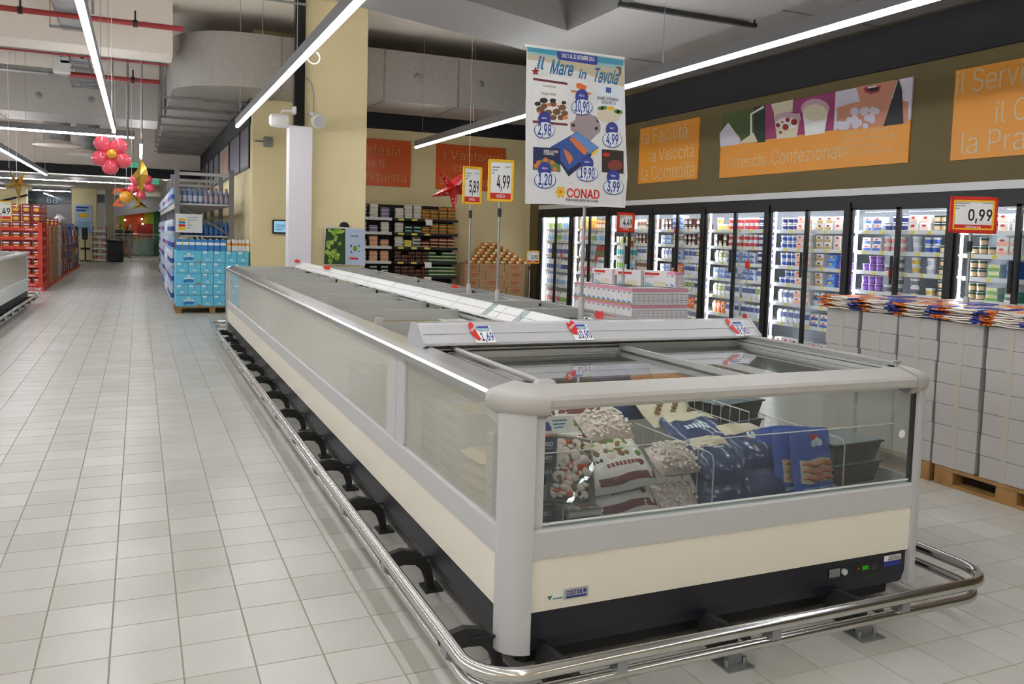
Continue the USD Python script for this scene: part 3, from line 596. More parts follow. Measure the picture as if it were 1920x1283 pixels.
part(pc, 'blossom', cat(*[on_x(disc(1160 + 60 + rnd.uniform(-50, 340) * 1., 0, 1, n=6), XW, .005, c1) for k in range(0)], *[on_x(disc(a + rnd.uniform(-22, 22), b + rnd.uniform(-22, 22), rnd.uniform(26, 44), n=9), XW, .0045 + .00005 * k, c1) for k, (a, b) in enumerate([(1200, 535), (1200, 555), (1260, 540), (1290, 500), (1330, 460), (1340, 400), (1400, 380), (1450, 390), (1510, 400), (1540, 410), (1500, 450), (1440, 470), (1380, 510), (1450, 520), (1330, 540), (1260, 490), (1500, 500)])]), 'lilac_white', world=True)
def c1p(a, b): return c1[0] + a / c1[2], c1[1] + b / c1[2]
[part(t, 'lettering', m_, 'sign_ink_pale', world=True) for m_ in wall_text([('i Freschi', c1p(112, 945), c1p(478, 915), c1p(112, 835)), ('Confezionati', c1p(530, 905), c1p(1230, 848), c1p(530, 775))], X=XW)]
[part(t, 'small_print', text_on(s, (XW, 8.0, z), UX, VZ, .05, w, depth=.001, thin=True), 'sign_ink_pale', world=True) for s, z, w in (('Offriamo una selezione', 2.92, .66), ('delle migliori freschezze per', 2.84, .76), ('rendere la tua spesa', 2.76, .56), ('ancora più pratica e veloce.', 2.68, .78))]
t = amber(6.48, 4.3, 2.51, 3.46, 'large amber wall sign cut off at the right edge, starting "il Servi"')
c3 = (1160, 0, 2.526)
def c3p(a, b): return c3[0] + a / c3[2], c3[1] + b / c3[2]
[part(t, 'lettering', m_, 'sign_ink_pale', world=True) for m_ in wall_text([('il Servi', c3p(1590, 450), c3p(1915, 395), c3p(1590, 345)), ('il C', c3p(1775, 585), c3p(1935, 562), c3p(1775, 480)), ('la Prat', c3p(1612, 732), c3p(1968, 705), c3p(1612, 630))], X=XW)]

# ---------------------------------------------------------------- posters and fittings on the aisle wall
mat('poster_dusk', (92, 90, 112), .35); mat('poster_bright', (150, 140, 136), .4)
for k, (ya, yb) in enumerate(((16.7, 18.15), (18.32, 20.35), (20.6, 23.0), (23.3, 24.8), (25.1, 26.6), (26.9, 28.4), (28.8, 30.6))):
    t = thing('picture_panel', ['nearest dusky picture panel high on the aisle wall', 'second dusky picture panel along the aisle wall', 'bright striped picture panel, third along the aisle wall', 'fourth picture panel along the aisle wall', 'fifth picture panel along the aisle wall', 'sixth picture panel along the aisle wall', 'farthest picture panel along the aisle wall'][k], 'poster', (1.88, (ya + yb) / 2, 3.15))
    part(t, 'frame', box(1.87, 1.90, ya, yb, 2.72, 3.54), 'black', world=True); part(t, 'print', box(1.866, 1.87, ya + .05, yb - .05, 2.77, 3.49), 'poster_dusk' if k != 2 else 'poster_bright', world=True)
    if k == 2: part(t, 'print_figure', cat(*[box(1.864, 1.866, ya + .2 + .5 * i, ya + .45 + .5 * i, 2.8, 3.4) for i in range(4)]), 'skin', world=True)
t = thing('junction_box', 'small grey box on a conduit on the tan wall below the near lamp', 'junction box', (2.17, 16.35, 3.1))
part(t, 'case', rbox(2.09, 2.25, 16.27, 16.35, 3.10, 3.28, .01), 'galvanised', world=True); part(t, 'conduit', cyl((1.93, 16.31, 3.19), (2.09, 16.31, 3.19), .012, 8), 'galvanised', world=True)
t = thing('monitor', 'small black-framed monitor with a pale blue screen beside the white casing', 'monitor', (2.4, 16.35, 1.6))
part(t, 'frame', rbox(2.26, 2.62, 16.28, 16.35, 1.50, 1.76, .012), 'black', world=True)
emitter('screen_glow', (150, 200, 226), .9)
s_ = part(t, 'screen', box(2.285, 2.60, 16.275, 16.28, 1.53, 1.735), 'screen_glow', world=True)
part(s_, 'screen_lines', cat(*[box(2.32, 2.32 + w, 16.273, 16.275, 1.57 + .03 * k, 1.58 + .03 * k) for k, w in enumerate((.12, .2, .16, .22))]), 'ink_blue', world=True)

# ---------------------------------------------------------------- ducts, beams, pipes under the ceiling
mat('duct_skin', (166, 162, 158), .55, .25, noise=(40, .10), bump=(60, .25))
mat('duct_skin_dark', (150, 148, 146), .55, .25, noise=(40, .10), bump=(60, .25))
def duct(label, outline, z0, z1, seams, m='duct_skin', holes=()):
    c = np.mean(outline, 0); t = thing('air_duct', label, 'air duct', (c[0], c[1], z0)); part(t, 'casing', poly(outline, 'z', z0, z1), m, world=True)
    for s in seams: part(t, 'seam', box(*s), 'galvanised', world=True)
    return t
arc = [(1.75 - 1.23 * math.sin(a), 16.3 - 1.23 * math.cos(a)) for a in np.linspace(0, PI / 2, 12)]
t = duct('big insulated duct bending from above the egg shelves into the far aisle', [(7.8, 15.07)] + arc + [(.52, 45), (1.84, 45), (1.84, 16.3), (3.25, 16.3), (3.25, 16.66), (7.8, 16.66)], 3.95, 4.85,
         [(x, x + .03, 15.06, 16.67, 3.94, 4.86) for x in (2.2, 2.6, 4.0, 5.4, 6.8)])
for x, z in ((4.63, 4.43), (5.87, 4.42)): part(t, 'stud', mv(lathe([(.06, 0), (.062, .012), (.03, .035)], 12), (x, 15.07, z), rx=PI / 2), 'galvanised', smooth=30, world=True)
for k in range(16):
    y = 16.9 + 1.5 * k
    part(t, 'hanger', cat(box(.42, 1.84, y, y + .04, 3.90, 3.94), box(.44, .455, y + .01, y + .03, 3.94, 5.19)), 'galvanised', world=True)
dw_ = duct('branching duct overhead, right of the pillar, above the hanging banner', [(4.4, -5), (5.85, -5), (5.88, 9.2), (5.75, 9.7), (5.4, 9.95), (4.39, 9.85), (2.3, 9.0), (-.4, 7.85), (-.4, 6.75), (3.08, 8.155), (4.42, 8.70)], 3.9, 4.75,
     [(4.38, 5.87, y, y + .03, 3.893, 4.76) for y in (1.0, 3.6, 6.2)], 'duct_skin_dark')
for y_ in (4.6, 7.35): part(dw_, 'hanger', cat(box(4.3, 5.98, y_, y_ + .05, 3.85, 3.89), box(4.31, 4.325, y_ + .02, y_ + .035, 3.85, 5.19), box(5.955, 5.97, y_ + .02, y_ + .035, 3.85, 5.19)), 'rubber', world=True)
duct('wide duct along the top of the fridge wall above the black band', [(6.1, -5), (7.86, -5), (7.86, 12.2), (7.5, 13.0), (7.0, 13.0), (6.4, 12.6), (6.1, 12.0)], 4.13, 4.7, [(6.08, 7.87, y, y + .03, 4.12, 4.71) for y in (1.5, 4.5, 7.5, 10.5)], 'duct_skin_dark')
t = duct('long crosswise duct at upper left with two round studs', [(-12, 19.5), (.36, 19.5), (.36, 21.1), (-12, 21.1)], 3.77, 4.52, [(x, x + .03, 19.49, 21.11, 3.76, 4.53) for x in (-8, -5.2, -2.6)])
for x in (-1.82, -.89): part(t, 'stud', mv(lathe([(.06, 0), (.062, .012), (.03, .035)], 12), (x, 19.5, 4.11), rx=PI / 2), 'galvanised', smooth=30, world=True)
solo('ceiling_beam', box(-17, .5, 15.1, 15.9, 4.36, 5.2), 'beam_paint', 'pale concrete beam crossing the ceiling at upper left', 'beam')
solo('ceiling_beam', box(2.3, 6.05, 11.2, 11.7, 4.76, 5.2), 'beam_paint', 'pale beam crossing between the pillar and the fridge wall', 'beam')
def pipe(name, pts, r, m, label, cat_='pipe', clamps=()):
    t = thing(name, label, cat_, pts[0]); part(t, 'run', tube(pts, r, 8), m, smooth=50, world=True)
    for c in clamps: part(t, 'clamp', cat(tube([(c[0] - .03, c[1], c[2]), (c[0] + .03, c[1], c[2])], r * 1.35, 8), box(c[0] - .012, c[0] + .012, c[1] - .012, c[1] + .012, c[2], c[2] + .18)), 'black', world=True)
pipe('red_pipe', [(-17, 13.77, 4.5), (-5, 13.77, 4.5), (.43, 13.77, 4.5), (.60, 13.77, 4.5)], .04, 'pipe_red', 'red sprinkler pipe nearest the ceiling at top left, in front of the pale beam', clamps=[(-.05, 13.77, 4.5), (-1.5, 13.77, 4.5)])
pipe('red_pipe', [(-17, 17, 4.19), (-5, 17, 4.19), (.35, 17, 4.19)], .04, 'pipe_red', 'red sprinkler pipe running just above the crosswise studded duct', clamps=[(-.1, 17, 4.19), (-2.5, 17, 4.19)])
pipe('red_pipe', [(-17, 15.95, 4.33), (-5, 15.95, 4.33), (.46, 15.95, 4.33)], .015, 'pipe_red', 'thin red pipe along the lower edge of the pale beam')
for (x, y, za, zb), lb in zip(((-.19, 17.1, 3.14, 4.42), (.04, 17.1, 3.3, 4.15), (.35, 17.1, 3.6, 4.62), (-.44, 17.1, 4.16, 4.75)), ('left thin grey conduit dropping past the red pipe to the lamp end', 'faint grey conduit dropping above the gold diamond star', 'grey drop pipe hanging left of the big duct elbow', 'short grey conduit hanging below the pale beam')):
    pipe('conduit', [(x, y, za), (x, y, zb), (x, y, 5.19)], .018, 'galvanised', lb)
pipe('conduit', [(-.55, 12.6, 4.3), (-.55, 12.6, 4.62), (-.5, 12.6, 4.74), (-.38, 12.6, 4.8), (.3, 12.6, 4.8), (2.2, 12.6, 4.8)], .018, 'galvanised', 'hooked grey conduit running under the ceiling above the first red pipe')
def tray(label, x0, x1, y0, y1, z, along):
    t = thing('cable_tray', label, 'cable tray', ((x0 + x1) / 2, (y0 + y1) / 2, z)); 
    part(t, 'tray', cat(box(x0, x1, y0, y1, z, z + .008), *( [box(x0, x0 + .006, y0, y1, z, z + .08), box(x1 - .006, x1, y0, y1, z, z + .08)] if along == 'y' else [box(x0, x1, y0, y0 + .006, z, z + .08), box(x0, x1, y1 - .006, y1, z, z + .08)])), 'galvanised', world=True)
    part(t, 'cable', tube([((x0 + x1) / 2 + .05, y0, z + .03), ((x0 + x1) / 2 + .05, y1, z + .03)] if along == 'y' else [(x0, (y0 + y1) / 2, z + .03), (x1, (y0 + y1) / 2, z + .03)], .03, 6), 'black', world=True)
    for k in range(6):
        if along == 'y': y = y0 + .3 + k * (y1 - y0 - .6) / 5; part(t, 'bracket', cat(box(x0 - .15, x1 + .05, y, y + .04, z - .04, z - .002), box(x0 - .15, x0 - .14, y, y + .04, z - .04, 5.19)), 'steel', world=True)
        else: x = x0 + .3 + k * (x1 - x0 - .6) / 5; part(t, 'bracket', box(x, x + .04, y0 - .02, y1 + .02, z - .03, z - .002), 'steel', world=True)
tray('grey cable tray running away from the viewer beside the left lamp', -1.08, -.74, 5, 15.05, 4.55, 'y')
tray('grey cable tray dropping behind the pale beam towards the studded duct', -1.05, -.78, 16.0, 19.3, 4.3, 'y')
tray('grey crosswise cable tray between the pale beam and lower red pipe', -8, -1.1, 16.5, 16.75, 4.1, 'x')
solo('junction_box', rbox(-1.32, -1.06, 16.3, 16.5, 4.1, 4.36, .01), 'lamp_body', 'pale square junction box hanging beside the cable trays at upper left', 'junction box')
for x, y, lb in ((-1.86, 24, 'drum air diffuser hanging at left above the pink balloon flower'), (-1.30, 26.5, 'lower drum air diffuser further along, left of the pink balloon flower')):
    t = thing('air_diffuser', lb, 'air diffuser', (x, y, 3.5)); part(t, 'drum', lathe([(.3, .05), (.3, .65), (.28, 1.2)], 20, (0, 0, 0)), 'galvanised', smooth=40); part(t, 'stem', lathe([(.18, 1.2), (.18, 1.698)], 14), 'galvanised', smooth=40); part(t, 'flange', lathe([(.55, 0), (.53, .03), (.3, .10), (.3, .12)], 24), 'beam_paint', smooth=40)
t = thing('hanging_ring', 'white ring hooked under the lamp in front of the pillar', 'ring', (1.42, 7.77, 3.1))
part(t, 'ring', tube([(.055 * math.cos(a), 0, .055 * math.sin(a)) for a in np.linspace(PI / 2, PI / 2 + 1.85 * PI, 20)], .007, 6), 'white', smooth=50); part(t, 'hook', cyl((0, 0, .05), (0, 0, .09), .003, 5), 'white')
# the far false ceiling with its dark edge
struct('ceiling', box(-17, 1.84, 30.05, 57.9, 3.16, 3.24), 'wall_white')
struct('wall_upper', box(-17, 1.84, 30.05, 30.15, 3.24, 5.2), 'beam_paint')
struct('trim_4', box(-17, 1.84, 29.97, 30.05, 3.14, 3.44), 'dark_band')
for k, (x, y) in enumerate(((-3.19, 30.6), (-3.2, 32.4), (-1.85, 30.7), (-1.84, 32.5), (-.48, 31.0), (-.49, 32.8), (.86, 30.9))):
    t = thing('downlight', f'round downlight in the far white ceiling, {("near", "far")[k % 2]} one of the {("leftmost", "second", "third", "rightmost")[k // 2]} pair', 'downlight', (x, y, 3.16), group='round downlights in the far ceiling'); part(t, 'ring', lathe([(.16, -.012), (.18, -.006), (.18, 0)], 18), 'white'); part(t, 'lens', lathe([(.14, -.016), (.14, -.013)], 18), 'downlight')

# ---------------------------------------------------------------- hanging banner on its pole
YB = 5.45; B5, B6 = (980, 80, 7.545), (980, 240, 8.02)
t = thing('banner', 'white hanging promotional banner of frozen seafood offers on a thin pole', 'banner', (2.98, 5.5, .985)); BN = t
mat('cloth_white', (226, 226, 228), .8); mat('sea', (70, 150, 180), .6); mat('sea_pale', (150, 190, 196), .6); mat('sand', (196, 184, 158), .7); mat('banner_blue', (52, 62, 150), .5); mat('title_blue', (36, 130, 172), .5)
mat('maroon', (110, 44, 52), .5); mat('mushroom', (118, 86, 52), .6); mat('mushroom_dark', (52, 42, 34), .6); mat('octopus', (160, 146, 150), .6); mat('box_blue', (52, 84, 160), .4); mat('box_blue_pale', (96, 140, 206), .4); mat('box_navy', (30, 38, 84), .4); mat('prawn', (214, 120, 66), .5); mat('veg_green', (96, 132, 60), .6); mat('price_pale', (222, 230, 240), .5); mat('meat', (134, 62, 50), .5)
def bp(par, name, pts, m, lift, crop): return part(par, name, on_y(pts, YB, lift, crop), m, world=True)
part(t, 'pole', cyl((2.98, 5.5, 1.0), (2.98, 5.5, 2.86), .0125, 10), 'steel', smooth=40, world=True)
part(t, 'pole_socket', lathe([(.022, .99), (.022, 1.12), (.016, 1.13)], 12, (2.98, 5.5, 0)), 'grey_plastic', smooth=40, world=True)
part(t, 'base', lathe([(.13, .978), (.13, .984), (.05, .99), (.02, 1.0)], 24, (2.98, 5.5, 0)), 'galvanised', smooth=40, world=True)
cl = part(t, 'cloth', poly([tuple(at(a, b, Y=YB)[[0, 2]]) for a, b in ((988, 86), (1080, 97), (1168, 107), (1170.5, 110), (1173, 250), (1176.5, 330), (1172, 390), (1130, 387.5), (1080, 385), (1040, 383), (985, 382), (986, 200))], 'y', YB, YB + .003), 'cloth_white', world=True)
part(t, 'top_bar', box(at(986, 90, Y=YB)[0], at(1171, 107, Y=YB)[0], YB - .004, YB + .008, 2.875, 2.892), 'white', world=True)
bp(cl, 'print_sea', [(65, 50), (1425, 245), (1425, 330), (1060, 290), (65, 120)], 'sea', .0002, B5)
bp(cl, 'print_surf', [(65, 118), (1060, 285), (1425, 325), (1425, 400), (900, 300), (300, 190), (65, 165)], 'sea_pale', .0004, B5)
bp(cl, 'print_sand', [(65, 160), (300, 188), (900, 296), (1425, 395), (1440, 620), (1300, 590), (900, 440), (300, 260), (65, 240)], 'sand', .0006, B5)
bp(cl, 'date_tab', [(487, 115), (1055, 200), (1055, 310), (1030, 318), (510, 240), (490, 215)], 'banner_blue', .001, B5)
def btxt(s, a, b, h, w, crop, m, bold=True, shear=0, lift=.0024, par=None, name='lettering', slope=None, align='l'):
    p = at(crop[0] + a / crop[2], crop[1] + b / crop[2], Y=YB - lift); sc = (at(1100, 200, Y=YB)[0] - at(1000, 200, Y=YB)[0]) / 100 / crop[2]
    u = (1, 0, 0); return part(par or cl, name, text_on(s, p, u, VZ, h * sc, w * sc, bold, align, .0006, shear), m, world=True)
btxt("DALL'1 AL 31 DICEMBRE 2016", 550, 205, 50, 470, B5, 'white')
for s, a, b, h, w in (('il', 185, 365, 150, 105), ('Mare', 370, 430, 170, 330), ('in', 780, 500, 110, 110), ('Tavola', 985, 545, 175, 370)):
    btxt(s, a, b, h, w, B5, 'ink_blue', True, .22, .0016, name='title_shadow'); btxt(s, a, b - 4, h, w, B5, 'title_blue', False, .22, .0026, name='title')
def star2(cx, cy, r, k=.42, n=5, ph=-PI / 2): return [(cx + (r if i % 2 == 0 else r * k) * math.cos(ph + i * PI / n), cy + (r if i % 2 == 0 else r * k) * math.sin(ph + i * PI / n)) for i in range(2 * n)]
bp(cl, 'print_starfish', star2(180, 408, 66), 'red_dark', .0016, B5)
bp(cl, 'print_seahorse', [(1330, 335), (1385, 345), (1395, 420), (1370, 480), (1350, 470), (1365, 400), (1345, 370), (1315, 350)], 'mushroom', .0016, B5)
def product(name, outline, m, crop, lift=.001): return bp(cl, name, outline, m, lift, crop)
b = product('print_mushroom_bag', [(145, 497), (630, 568), (632, 1175), (140, 1130)], 'paper', B5)
bp(b, 'band', [(145, 497), (630, 568), (630, 600), (145, 530)], 'maroon', .0018, B5); bp(b, 'band', [(140, 1100), (632, 1145), (632, 1178), (140, 1132)], 'maroon', .0018, B5)
part(b, 'mushrooms', cat(*[on_y(disc(a, q, r, r * .8, 10), YB, .0018 + .00004 * k, B5) for k, (a, q, r) in enumerate(((250, 950, 60), (300, 900, 50), (360, 990, 55), (430, 870, 48), (480, 980, 60), (560, 920, 55), (590, 1000, 50), (430, 1060, 50), (540, 1060, 50), (300, 1040, 40)))]), 'mushroom', world=True)
part(b, 'mushroom_caps', cat(*[on_y(disc(a, q, r, r * .7, 10), YB, .0026, B5) for a, q, r in ((210, 865, 45), (295, 820, 58), (425, 820, 45), (580, 850, 35))]), 'mushroom_dark', world=True)
part(b, 'greens', cat(*[on_y(disc(a, q, r, r * .7, 8), YB, .0028, B5) for a, q, r in ((365, 880, 35), (600, 1060, 40), (240, 990, 25), (500, 900, 22))]), 'prawn', world=True)
[part(b, 'lettering', m_, 'mushroom_dark', world=True) for m_ in (text_on('Funghi Misti', at(980 + 255 / 7.545, 80 + 730 / 7.545, Y=YB - .002), UY, VZ, .017, .115, False, 'l', .0005, .3), text_on('Casa del Bosco', at(980 + 285 / 7.545, 80 + 620 / 7.545, Y=YB - .002), UY, VZ, .012, .10, False, 'l', .0005))]
b = product('print_ring_bag', [(1050, 600), (1440, 640), (1385, 980), (1420, 1230), (1045, 1120)], 'price_pale', B5)
bp(b, 'emblem', [(1175, 630), (1250, 640), (1250, 715), (1175, 705)], 'box_blue', .0018, B5)
bp(b, 'dish', disc(1215, 1030, 165, 110, 18), 'pic_cream', .0018, B5); bp(b, 'lemon', disc(1245, 930, 55, 30, 10), 'yellow', .002, B5)
part(b, 'herbs', cat(*[on_y(disc(a, q, 45, 30, 8), YB, .0022, B5) for a, q in ((1100, 930), (1150, 920), (1330, 970), (1370, 985))]), 'veg_green', world=True)
btxt('Anelli di totano', 1050, 800, 48, 320, B5, 'mushroom_dark', False, par=b); btxt('atlantico', 1115, 860, 45, 210, B5, 'mushroom_dark', False, par=b)
b = product('print_fishing_boat', [(680, 670), (970, 710), (960, 735), (690, 700)], 'prawn', B5)
bp(b, 'hull', [(755, 580), (810, 570), (905, 620), (880, 680), (760, 640)], 'orange', .0016, B5)
b = product('print_octopus', [(760, 1010), (900, 985), (1040, 1050), (1100, 1170), (1095, 1260), (1020, 1330), (950, 1400), (880, 1330), (760, 1300), (680, 1240), (670, 1140), (740, 1090)], 'octopus', B5)
part(b, 'arm', cat(*[on_y(disc(a, q, 26, n=8), YB, .0018, B5) for a, q in ((715, 1170), (1040, 1215))]), 'mushroom_dark', world=True)
b = product('print_prawn_box', [(820, 55), (1145, 300), (860, 590), (690, 730), (410, 300)], 'box_navy', B6)
bp(b, 'lid', [(820, 55), (1140, 290), (820, 540), (680, 640), (410, 290)], 'box_blue', .0016, B6)
bp(b, 'lid_light', [(825, 62), (1130, 290), (1000, 390), (900, 250), (710, 130)], 'box_blue_pale', .0018, B6)
bp(b, 'prawns', [(730, 130), (830, 190), (990, 350), (930, 410), (830, 320), (700, 170)], 'prawn', .0022, B6)
bp(b, 'prawns', [(610, 310), (700, 370), (755, 460), (740, 500), (700, 550), (640, 420)], 'prawn', .0022, B6)
bp(b, 'box_end', [(1030, 380), (1130, 300), (1130, 350), (1030, 430)], 'yellow', .0022, B6)
b = product('print_crab_box', [(155, 285), (560, 310), (565, 660), (155, 625)], 'box_navy', B6, .0026)
bp(b, 'salad', [(165, 560), (250, 480), (400, 470), (560, 560), (560, 655), (165, 620)], 'veg_green', .0034, B6)
part(b, 'crab_sticks', cat(*[on_y(disc(a, q, 36, n=8), YB, .0038, B6) for a, q in ((235, 520), (340, 480), (440, 520), (480, 620), (200, 570), (330, 560))]), 'prawn', world=True)
btxt('SURIMI AL SAPORE', 315, 362, 32, 220, B6, 'white', par=b, lift=.004); btxt('DI GRANCHIO', 315, 400, 28, 160, B6, 'white', par=b, lift=.004)
b = product('print_meat_box', [(1190, 320), (1515, 345), (1515, 690), (1190, 665)], 'mushroom_dark', B6)
bp(b, 'brand_spot', disc(1255, 400, 55, 30, 12), 'red', .0018, B6); bp(b, 'fillet', disc(1390, 560, 115, 80, 14), 'meat', .0018, B6)
for s, (cxx, cyy, w, h), crop in (('2,98', (305, 1240, 145, 120), B5), ('10,90', (833, 915, 150, 115), B5), ('4,99', (1342, 178, 147, 120), B6), ('1,20', (332, 788, 162, 125), B6), ('19,90', (967, 688, 160, 120), B6), ('3,99', (1360, 890, 155, 118), B6)):
    b = bp(cl, 'price_tab', disc(cxx + (-5 if crop is B6 else 0), cyy - h * 1.28, w * .62, h * .95, 18), 'banner_blue', .0042, crop)
    bp(b, 'price_rim', disc(cxx, cyy, w, h, 26), 'banner_blue', .005, crop); bp(b, 'price_field', disc(cxx, cyy - 3, w * .95, h * .93, 26), 'price_pale', .0058, crop)
    btxt(s, cxx, cyy + h * .55, h * 1.15, w * (1.45 if len(s) > 4 else 1.32), crop, 'ink_blue', True, 0, .0066, b, align='c')
    btxt('GELO', cxx, cyy - h * 1.35, 22, w * .5, crop, 'white', True, 0, .005, b, align='c', name='small_print')
b = bp(cl, 'flower_mark', [(572 + (72 + 14 * math.cos(6 * a)) * math.cos(a), 965 + (82 + 14 * math.cos(6 * a)) * math.sin(a)) for a in np.linspace(0, 2 * PI, 48, endpoint=False)], 'yellow', .001, B6)
bp(b, 'flower_heart', disc(572, 960, 22, n=12), 'orange', .0018, B6)
btxt('CONAD', 655, 1040, 118, 515, B6, 'red'); btxt('Persone oltre le cose', 640, 1095, 40, 505, B6, 'ink', False, .2)

# ---------------------------------------------------------------- price signs on poles
OFF = {}
def price_sign(base, zf, w, h, price, frame, label, rz=0, pole=True, tail='OFFERTA', dx=0, inner=None):
    x, y, z = base; t = thing('price_sign', label, 'price sign', (x, y, z), rz)
    if pole:
        part(t, 'pole', cyl((0, 0, 0), (0, 0, zf - z + .02), .011, 10), 'steel', smooth=40); part(t, 'collar', lathe([(.017, 0), (.017, .07), (.012, .075)], 10, (0, 0, zf - z - .13)), 'rubber', smooth=40)
        part(t, 'pole_socket', lathe([(.02, 0), (.02, .1), (.014, .11)], 10), 'grey_plastic', smooth=40)
        part(t, 'base', lathe([(.12, -.004), (.12, .003), (.03, .012)], 20), 'galvanised', smooth=40)
    b = zf - z; fr = .024; x0, x1 = dx - w / 2, dx + w / 2
    part(t, 'frame', cat(rbox(x0, x1, -.026, -.012, b, b + fr, .004), rbox(x0, x1, -.026, -.012, b + h - fr, b + h, .004), rbox(x0, x0 + fr, -.026, -.012, b, b + h, .004), rbox(x1 - fr, x1, -.026, -.012, b, b + h, .004)), frame)
    if inner: part(t, 'inner_frame', cat(box(x0 + fr, x1 - fr, -.0245, -.013, b + fr, b + fr + .012), box(x0 + fr, x1 - fr, -.0245, -.013, b + h - fr - .012, b + h - fr), box(x0 + fr, x0 + fr + .012, -.0245, -.013, b + fr, b + h - fr), box(x1 - fr - .012, x1 - fr, -.0245, -.013, b + fr, b + h - fr)), inner)
    c = part(t, 'card', box(x0 + .015, x1 - .015, -.020, -.013, b + .015, b + h - .015), 'paper')
    part(c, 'offer_strip', box(x0 + fr, x1 - fr, -.0215, -.020, b + fr * .6, b + fr + .14 * h), 'red')
    part(c, 'strip_lettering', text_on(tail, (dx, -.0216, b + fr + .035 * h), UY, VZ, .07 * h, w * .34, True, 'c', .0006), 'price_pale')
    part(c, 'price', text_on(price, (x1 - fr - .012, -.0202, b + fr + .26 * h), UY, VZ, .30 * h, w * .52, True, 'r', .0008), 'ink')
    part(c, 'small_print', cat(*[box(x0 + fr + .01, x0 + fr + .01 + q * w, -.0206, -.0200, b + h * v, b + h * (v + .025)) for q, v in ((.30, .80), (.22, .73), (.10, .66))], box(x1 - fr - .25 * w, x1 - fr - .01, -.0206, -.02, b + h * .82, b + h * .835)), 'galvanised')
    return t
price_sign((2.87, 6.85, .985), 1.86, .235, .365, '4,99', 'yellow', 'yellow-framed price sign 4,99 on a pole on the freezer island', -.10)
price_sign((2.93, 7.72, .985), 1.86, .23, .365, '5,89', 'yellow', 'yellow-framed price sign 5,89 on a pole, left of the 4,99 sign', .28)
price_sign((5.60, 9.25, 1.0), 1.66, .245, .25, '4,49', 'red', 'red-framed price sign 4,49 on a pole above the pink milk cartons', -.1, inner='orange')
price_sign((5.33, 4.15, 1.12), 1.675, .335, .255, '0,99', 'red', 'red-framed price sign 0,99 on a pole among the plastic bags', -.42, inner='yellow')
price_sign((7.55, 16.28, 0), 1.02, .30, .27, '0,90', 'yellow', 'low yellow-framed price sign 0,90 beside the brown cartons', 0, dx=.06)
price_sign((-2.25, 17.3, 1.0), 1.60, .42, .34, '2,49', 'yellow', 'yellow-framed price sign 2,49 at the left edge above the far freezer', 0)
# price cards on the head rail
def price_card(x, price, arrow, label):
    t = thing('price_card', label, 'price card', (x, 3.75, 1.09), 0, 'price cards on the nearest rail')
    n = np.array([0, -.076, .1]) / np.hypot(.076, .1); up = np.array([0, .1, .076]) / np.hypot(.1, .076); n = np.cross([1, 0, 0], up); o = np.array([0, -.055, -.042]) + n * .004
    part(t, 'card', flat_on(rect(-.055, .0, .05, .115), o, UY, up, .0012), 'paper')
    part(t, 'header', cat(flat_on(rect(-.03, .098, .04, .112), o + n * .0014, UY, up, .0004)), 'banner_blue'); part(t, 'header_wave', flat_on(rect(-.05, .084, .047, .097), o + n * .0014, UY, up, .0003), 'sea_pale')
    part(t, 'price', text_on(price, o + n * .0014 + up * .014 + np.array([.047, 0, 0]), UY, up, .052, .068 if len(price) < 5 else .078, True, 'r', .0006), 'ink_blue')
    part(t, 'title', text_on('il Mare in Tavola', o + n * .0014 + up * .074 + np.array([-.02, 0, 0]), UY, up, .012, .055, False, 'l', .0005, .2), 'ink_blue')
    a = part(t, 'offer_arrow', flat_on([(-.062, .075), (-.062, .125), (-.045, .115), (-.03, .14), (-.012, .125), (-.02, .10), (-.012, .08), (-.025, .062), (-.03, .035), (-.05, .04)] if arrow else [(-.06, .05), (-.062, .12), (-.048, .14), (-.036, .13), (-.034, .09), (-.03, .055), (-.022, .02), (-.034, .012), (-.048, .022)], o + n * .004, UY, up, .001), 'red')
    part(a, 'arrow_lettering', text_on('OFFERTA', o + n * .0052 + up * .072 + np.array([-.055, 0, 0]), np.array([1, 0, 0]) * .75 + up * .66, np.array([-1, 0, 0]) * .66 + up * .75, .012, .055, True, 'l', .0005), 'price_pale')
price_card(1.50, '1,69', False, 'left price card 1,69 on the nearest freezer rail'); price_card(2.03, '10,90', True, 'middle price card 10,90 on the nearest freezer rail'); price_card(3.02, '9,90', False, 'right price card 9,90 on the nearest freezer rail')
def offer_arrow(x, y, z, label):
    t = thing('offer_arrow', label, 'offer tag', (x, y, z)); part(t, 'arrow', flat_on([(-.03, 0), (-.045, .035), (-.02, .03), (-.015, .062), (.015, .045), (.04, .058), (.034, .02), (.05, .005), (.015, -.01)], (0, 0, 0), UY, (0, .6, .8), .0015), 'red'); part(t, 'clip', box(-.03, .09, -.002, .0, -.03, .0), 'glass_blue')
offer_arrow(2.05, 12.3, 1.11, 'red offer arrow at the far end of the long price rail'); offer_arrow(2.05, 10.2, 1.11, 'second red offer arrow along the long price rail'); offer_arrow(3.0, 5.25, 1.0, 'red offer arrow beside the banner pole base'); offer_arrow(3.0, 8.3, 1.0, 'red offer arrow on the right rim below the egg shelves')

